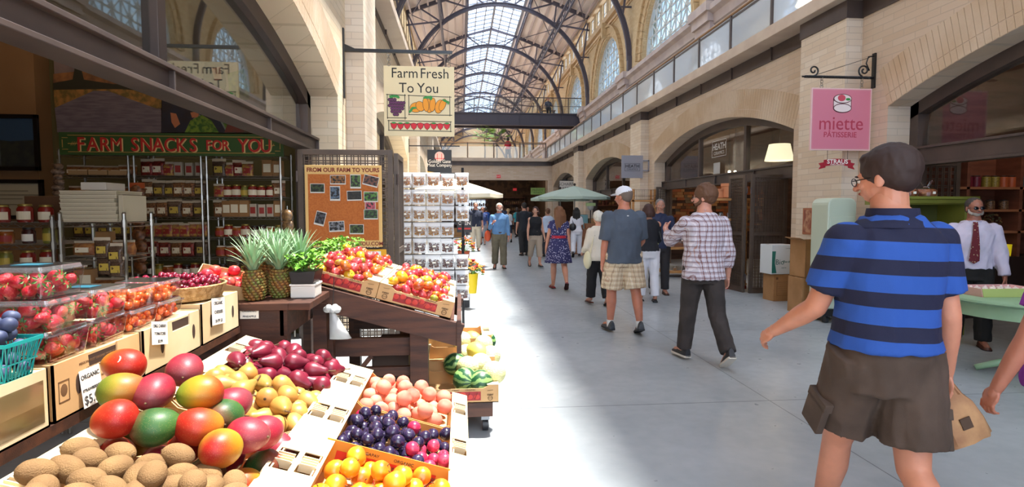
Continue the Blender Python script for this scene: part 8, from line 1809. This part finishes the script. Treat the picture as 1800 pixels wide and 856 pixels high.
# 11 bearded man in the white shirt and tie behind the round table
def ex(J):
    S, U, H, hm = J['S'], J['U'], J['H'], J['hm']; beard(J, mat('hair_9a928a', '#9a928a', .6)); glasses(J, True)
    mb = MB(); y0 = .088*S; pts = [(0, .06*S, .838), (0, .085*S, .80), (0, .100*S, .74), (0, .101*S, .66), (.004, .102*S, .585)]; ws = [.012, .014, .018, .024, .028]
    rings = []
    for (a, b_, c), w in zip(pts, ws): p = U @ Vector((a*S, b_, c*S)); rings.append([p+Vector((w*S, 0, 0)), p+Vector((w*S, .006, 0)), p+Vector((-w*S, .006, 0)), p+Vector((-w*S, 0, 0))])
    e = U @ Vector((.004*S, .102*S, .565*S)); rings.append([e+Vector((.002, 0, 0)), e+Vector((.002, .004, 0)), e+Vector((-.002, .004, 0)), e+Vector((-.002, 0, 0))]); mb._rings(rings); mb.build('necktie', floral_mat('tie_floral', '#5c1420', '#b0a080', 38, .4), J['root'], smooth='auto')
    for s in (-1, 1): MB().prism([(0, 0), (s*.034*S, .004), (s*.030*S, -.030*S)], 'y', .0, .004, ).build('collar_point', J['o']['top'].data.materials[0], J['o']['top'], M=U @ T(0, .055*S, .845*S) @ RX(-.5))
    belt(J, .545, dark, .022, .010)
person('grey-bearded man in a white shirt and patterned tie behind the round green table', 5.93, 6.1, PI-.62, 1.74, fat=1.0, skin='#9c6450', hair='short', hairc='#3a3432', head=(.30, .0), legs=((.05, .02), (-.05, .05)), splay=.07, arms=((.12, .22, .1), (.35, .24, .55, .2)), top=(cl('white_shirt', '#c4bcd0', '#b8b2c4'), 1.93, .53, dict(infl=.017, sinf=.014, collar=1, fold=.005)), bottom=('trousers', cl('black_slacks', '#14110f'), 1.97, .014), shoes=('shoe', '#5a2c1c'), extra=ex, vox=.011)
# 12 woman in purple at the picture edge, with dark jeans
person('woman in a purple top and dark blue jeans cut by the picture edge', 2.53, 2.06, -.05, 1.66, fem=True, fat=1.16, skin='#b8765e', hair='bob', hairc='#3a2418', legs=((-.1, .25), (.22, .05)), arms=((.12, .30, .2), (.1, .2, .2)), top=(cl('purple_top', '#8a2a9a', '#7c2490'), .55, .50, dict(infl=.016, sinf=.016, fold=.004)), bottom=('trousers', cl('dark_jeans', '#1a2140', '#141a34'), 1.95, .010), vox=.0105)
# 13 person outside the frame holding a small dark gift box
J = person('person at the picture edge whose hand holds a dark gift box by its handle', 6.45, 5.55, PI/2+.15, 1.7, fem=True, skin='#b07860', hair='bob', hairc='#2a1c14', legs=((.05, .02), (-.05, .05)), arms=((.2, .1, 1.25), (.1, .1, .2)), top=(cl('dark_cardigan', '#2a2230'), .9, .5, dict(infl=.014)), bottom=('trousers', cl('black_trousers', '#17161a'), 1.95), vox=.013)
sh, el, wr, fd, s = J['SH'][0]; hp = T(6.45, 5.55, 0) @ RZ(PI/2+.15) @ (wr+fd*.09)
t = thing('gift_box', 'small dark brown gift box with pale ribbon handle held over the round table', 'box', hp-Vector((0, 0, .17)), .1); MB().box(-.12, .12, -.06, .06, 0, .13).build('carton', mat('gift_dark', '#2c1a1c', .5), t, bevel=.003)
mb = MB(); mb.path([(-.09, 0, .13), (-.04, 0, .165), (.04, 0, .165), (.09, 0, .13)], .004, 6); mb.build('handle', mat('ribbon_pale', '#b8b0b8', .5), t); MB().box(.085, .092, -.0615, .0615, -.001, .131).build('ribbon', MATS['ribbon_pale'], t); MB().box(-.122, .122, -.0612, -.06, .118, .124).build('rim_band', MATS['ribbon_pale'], t)
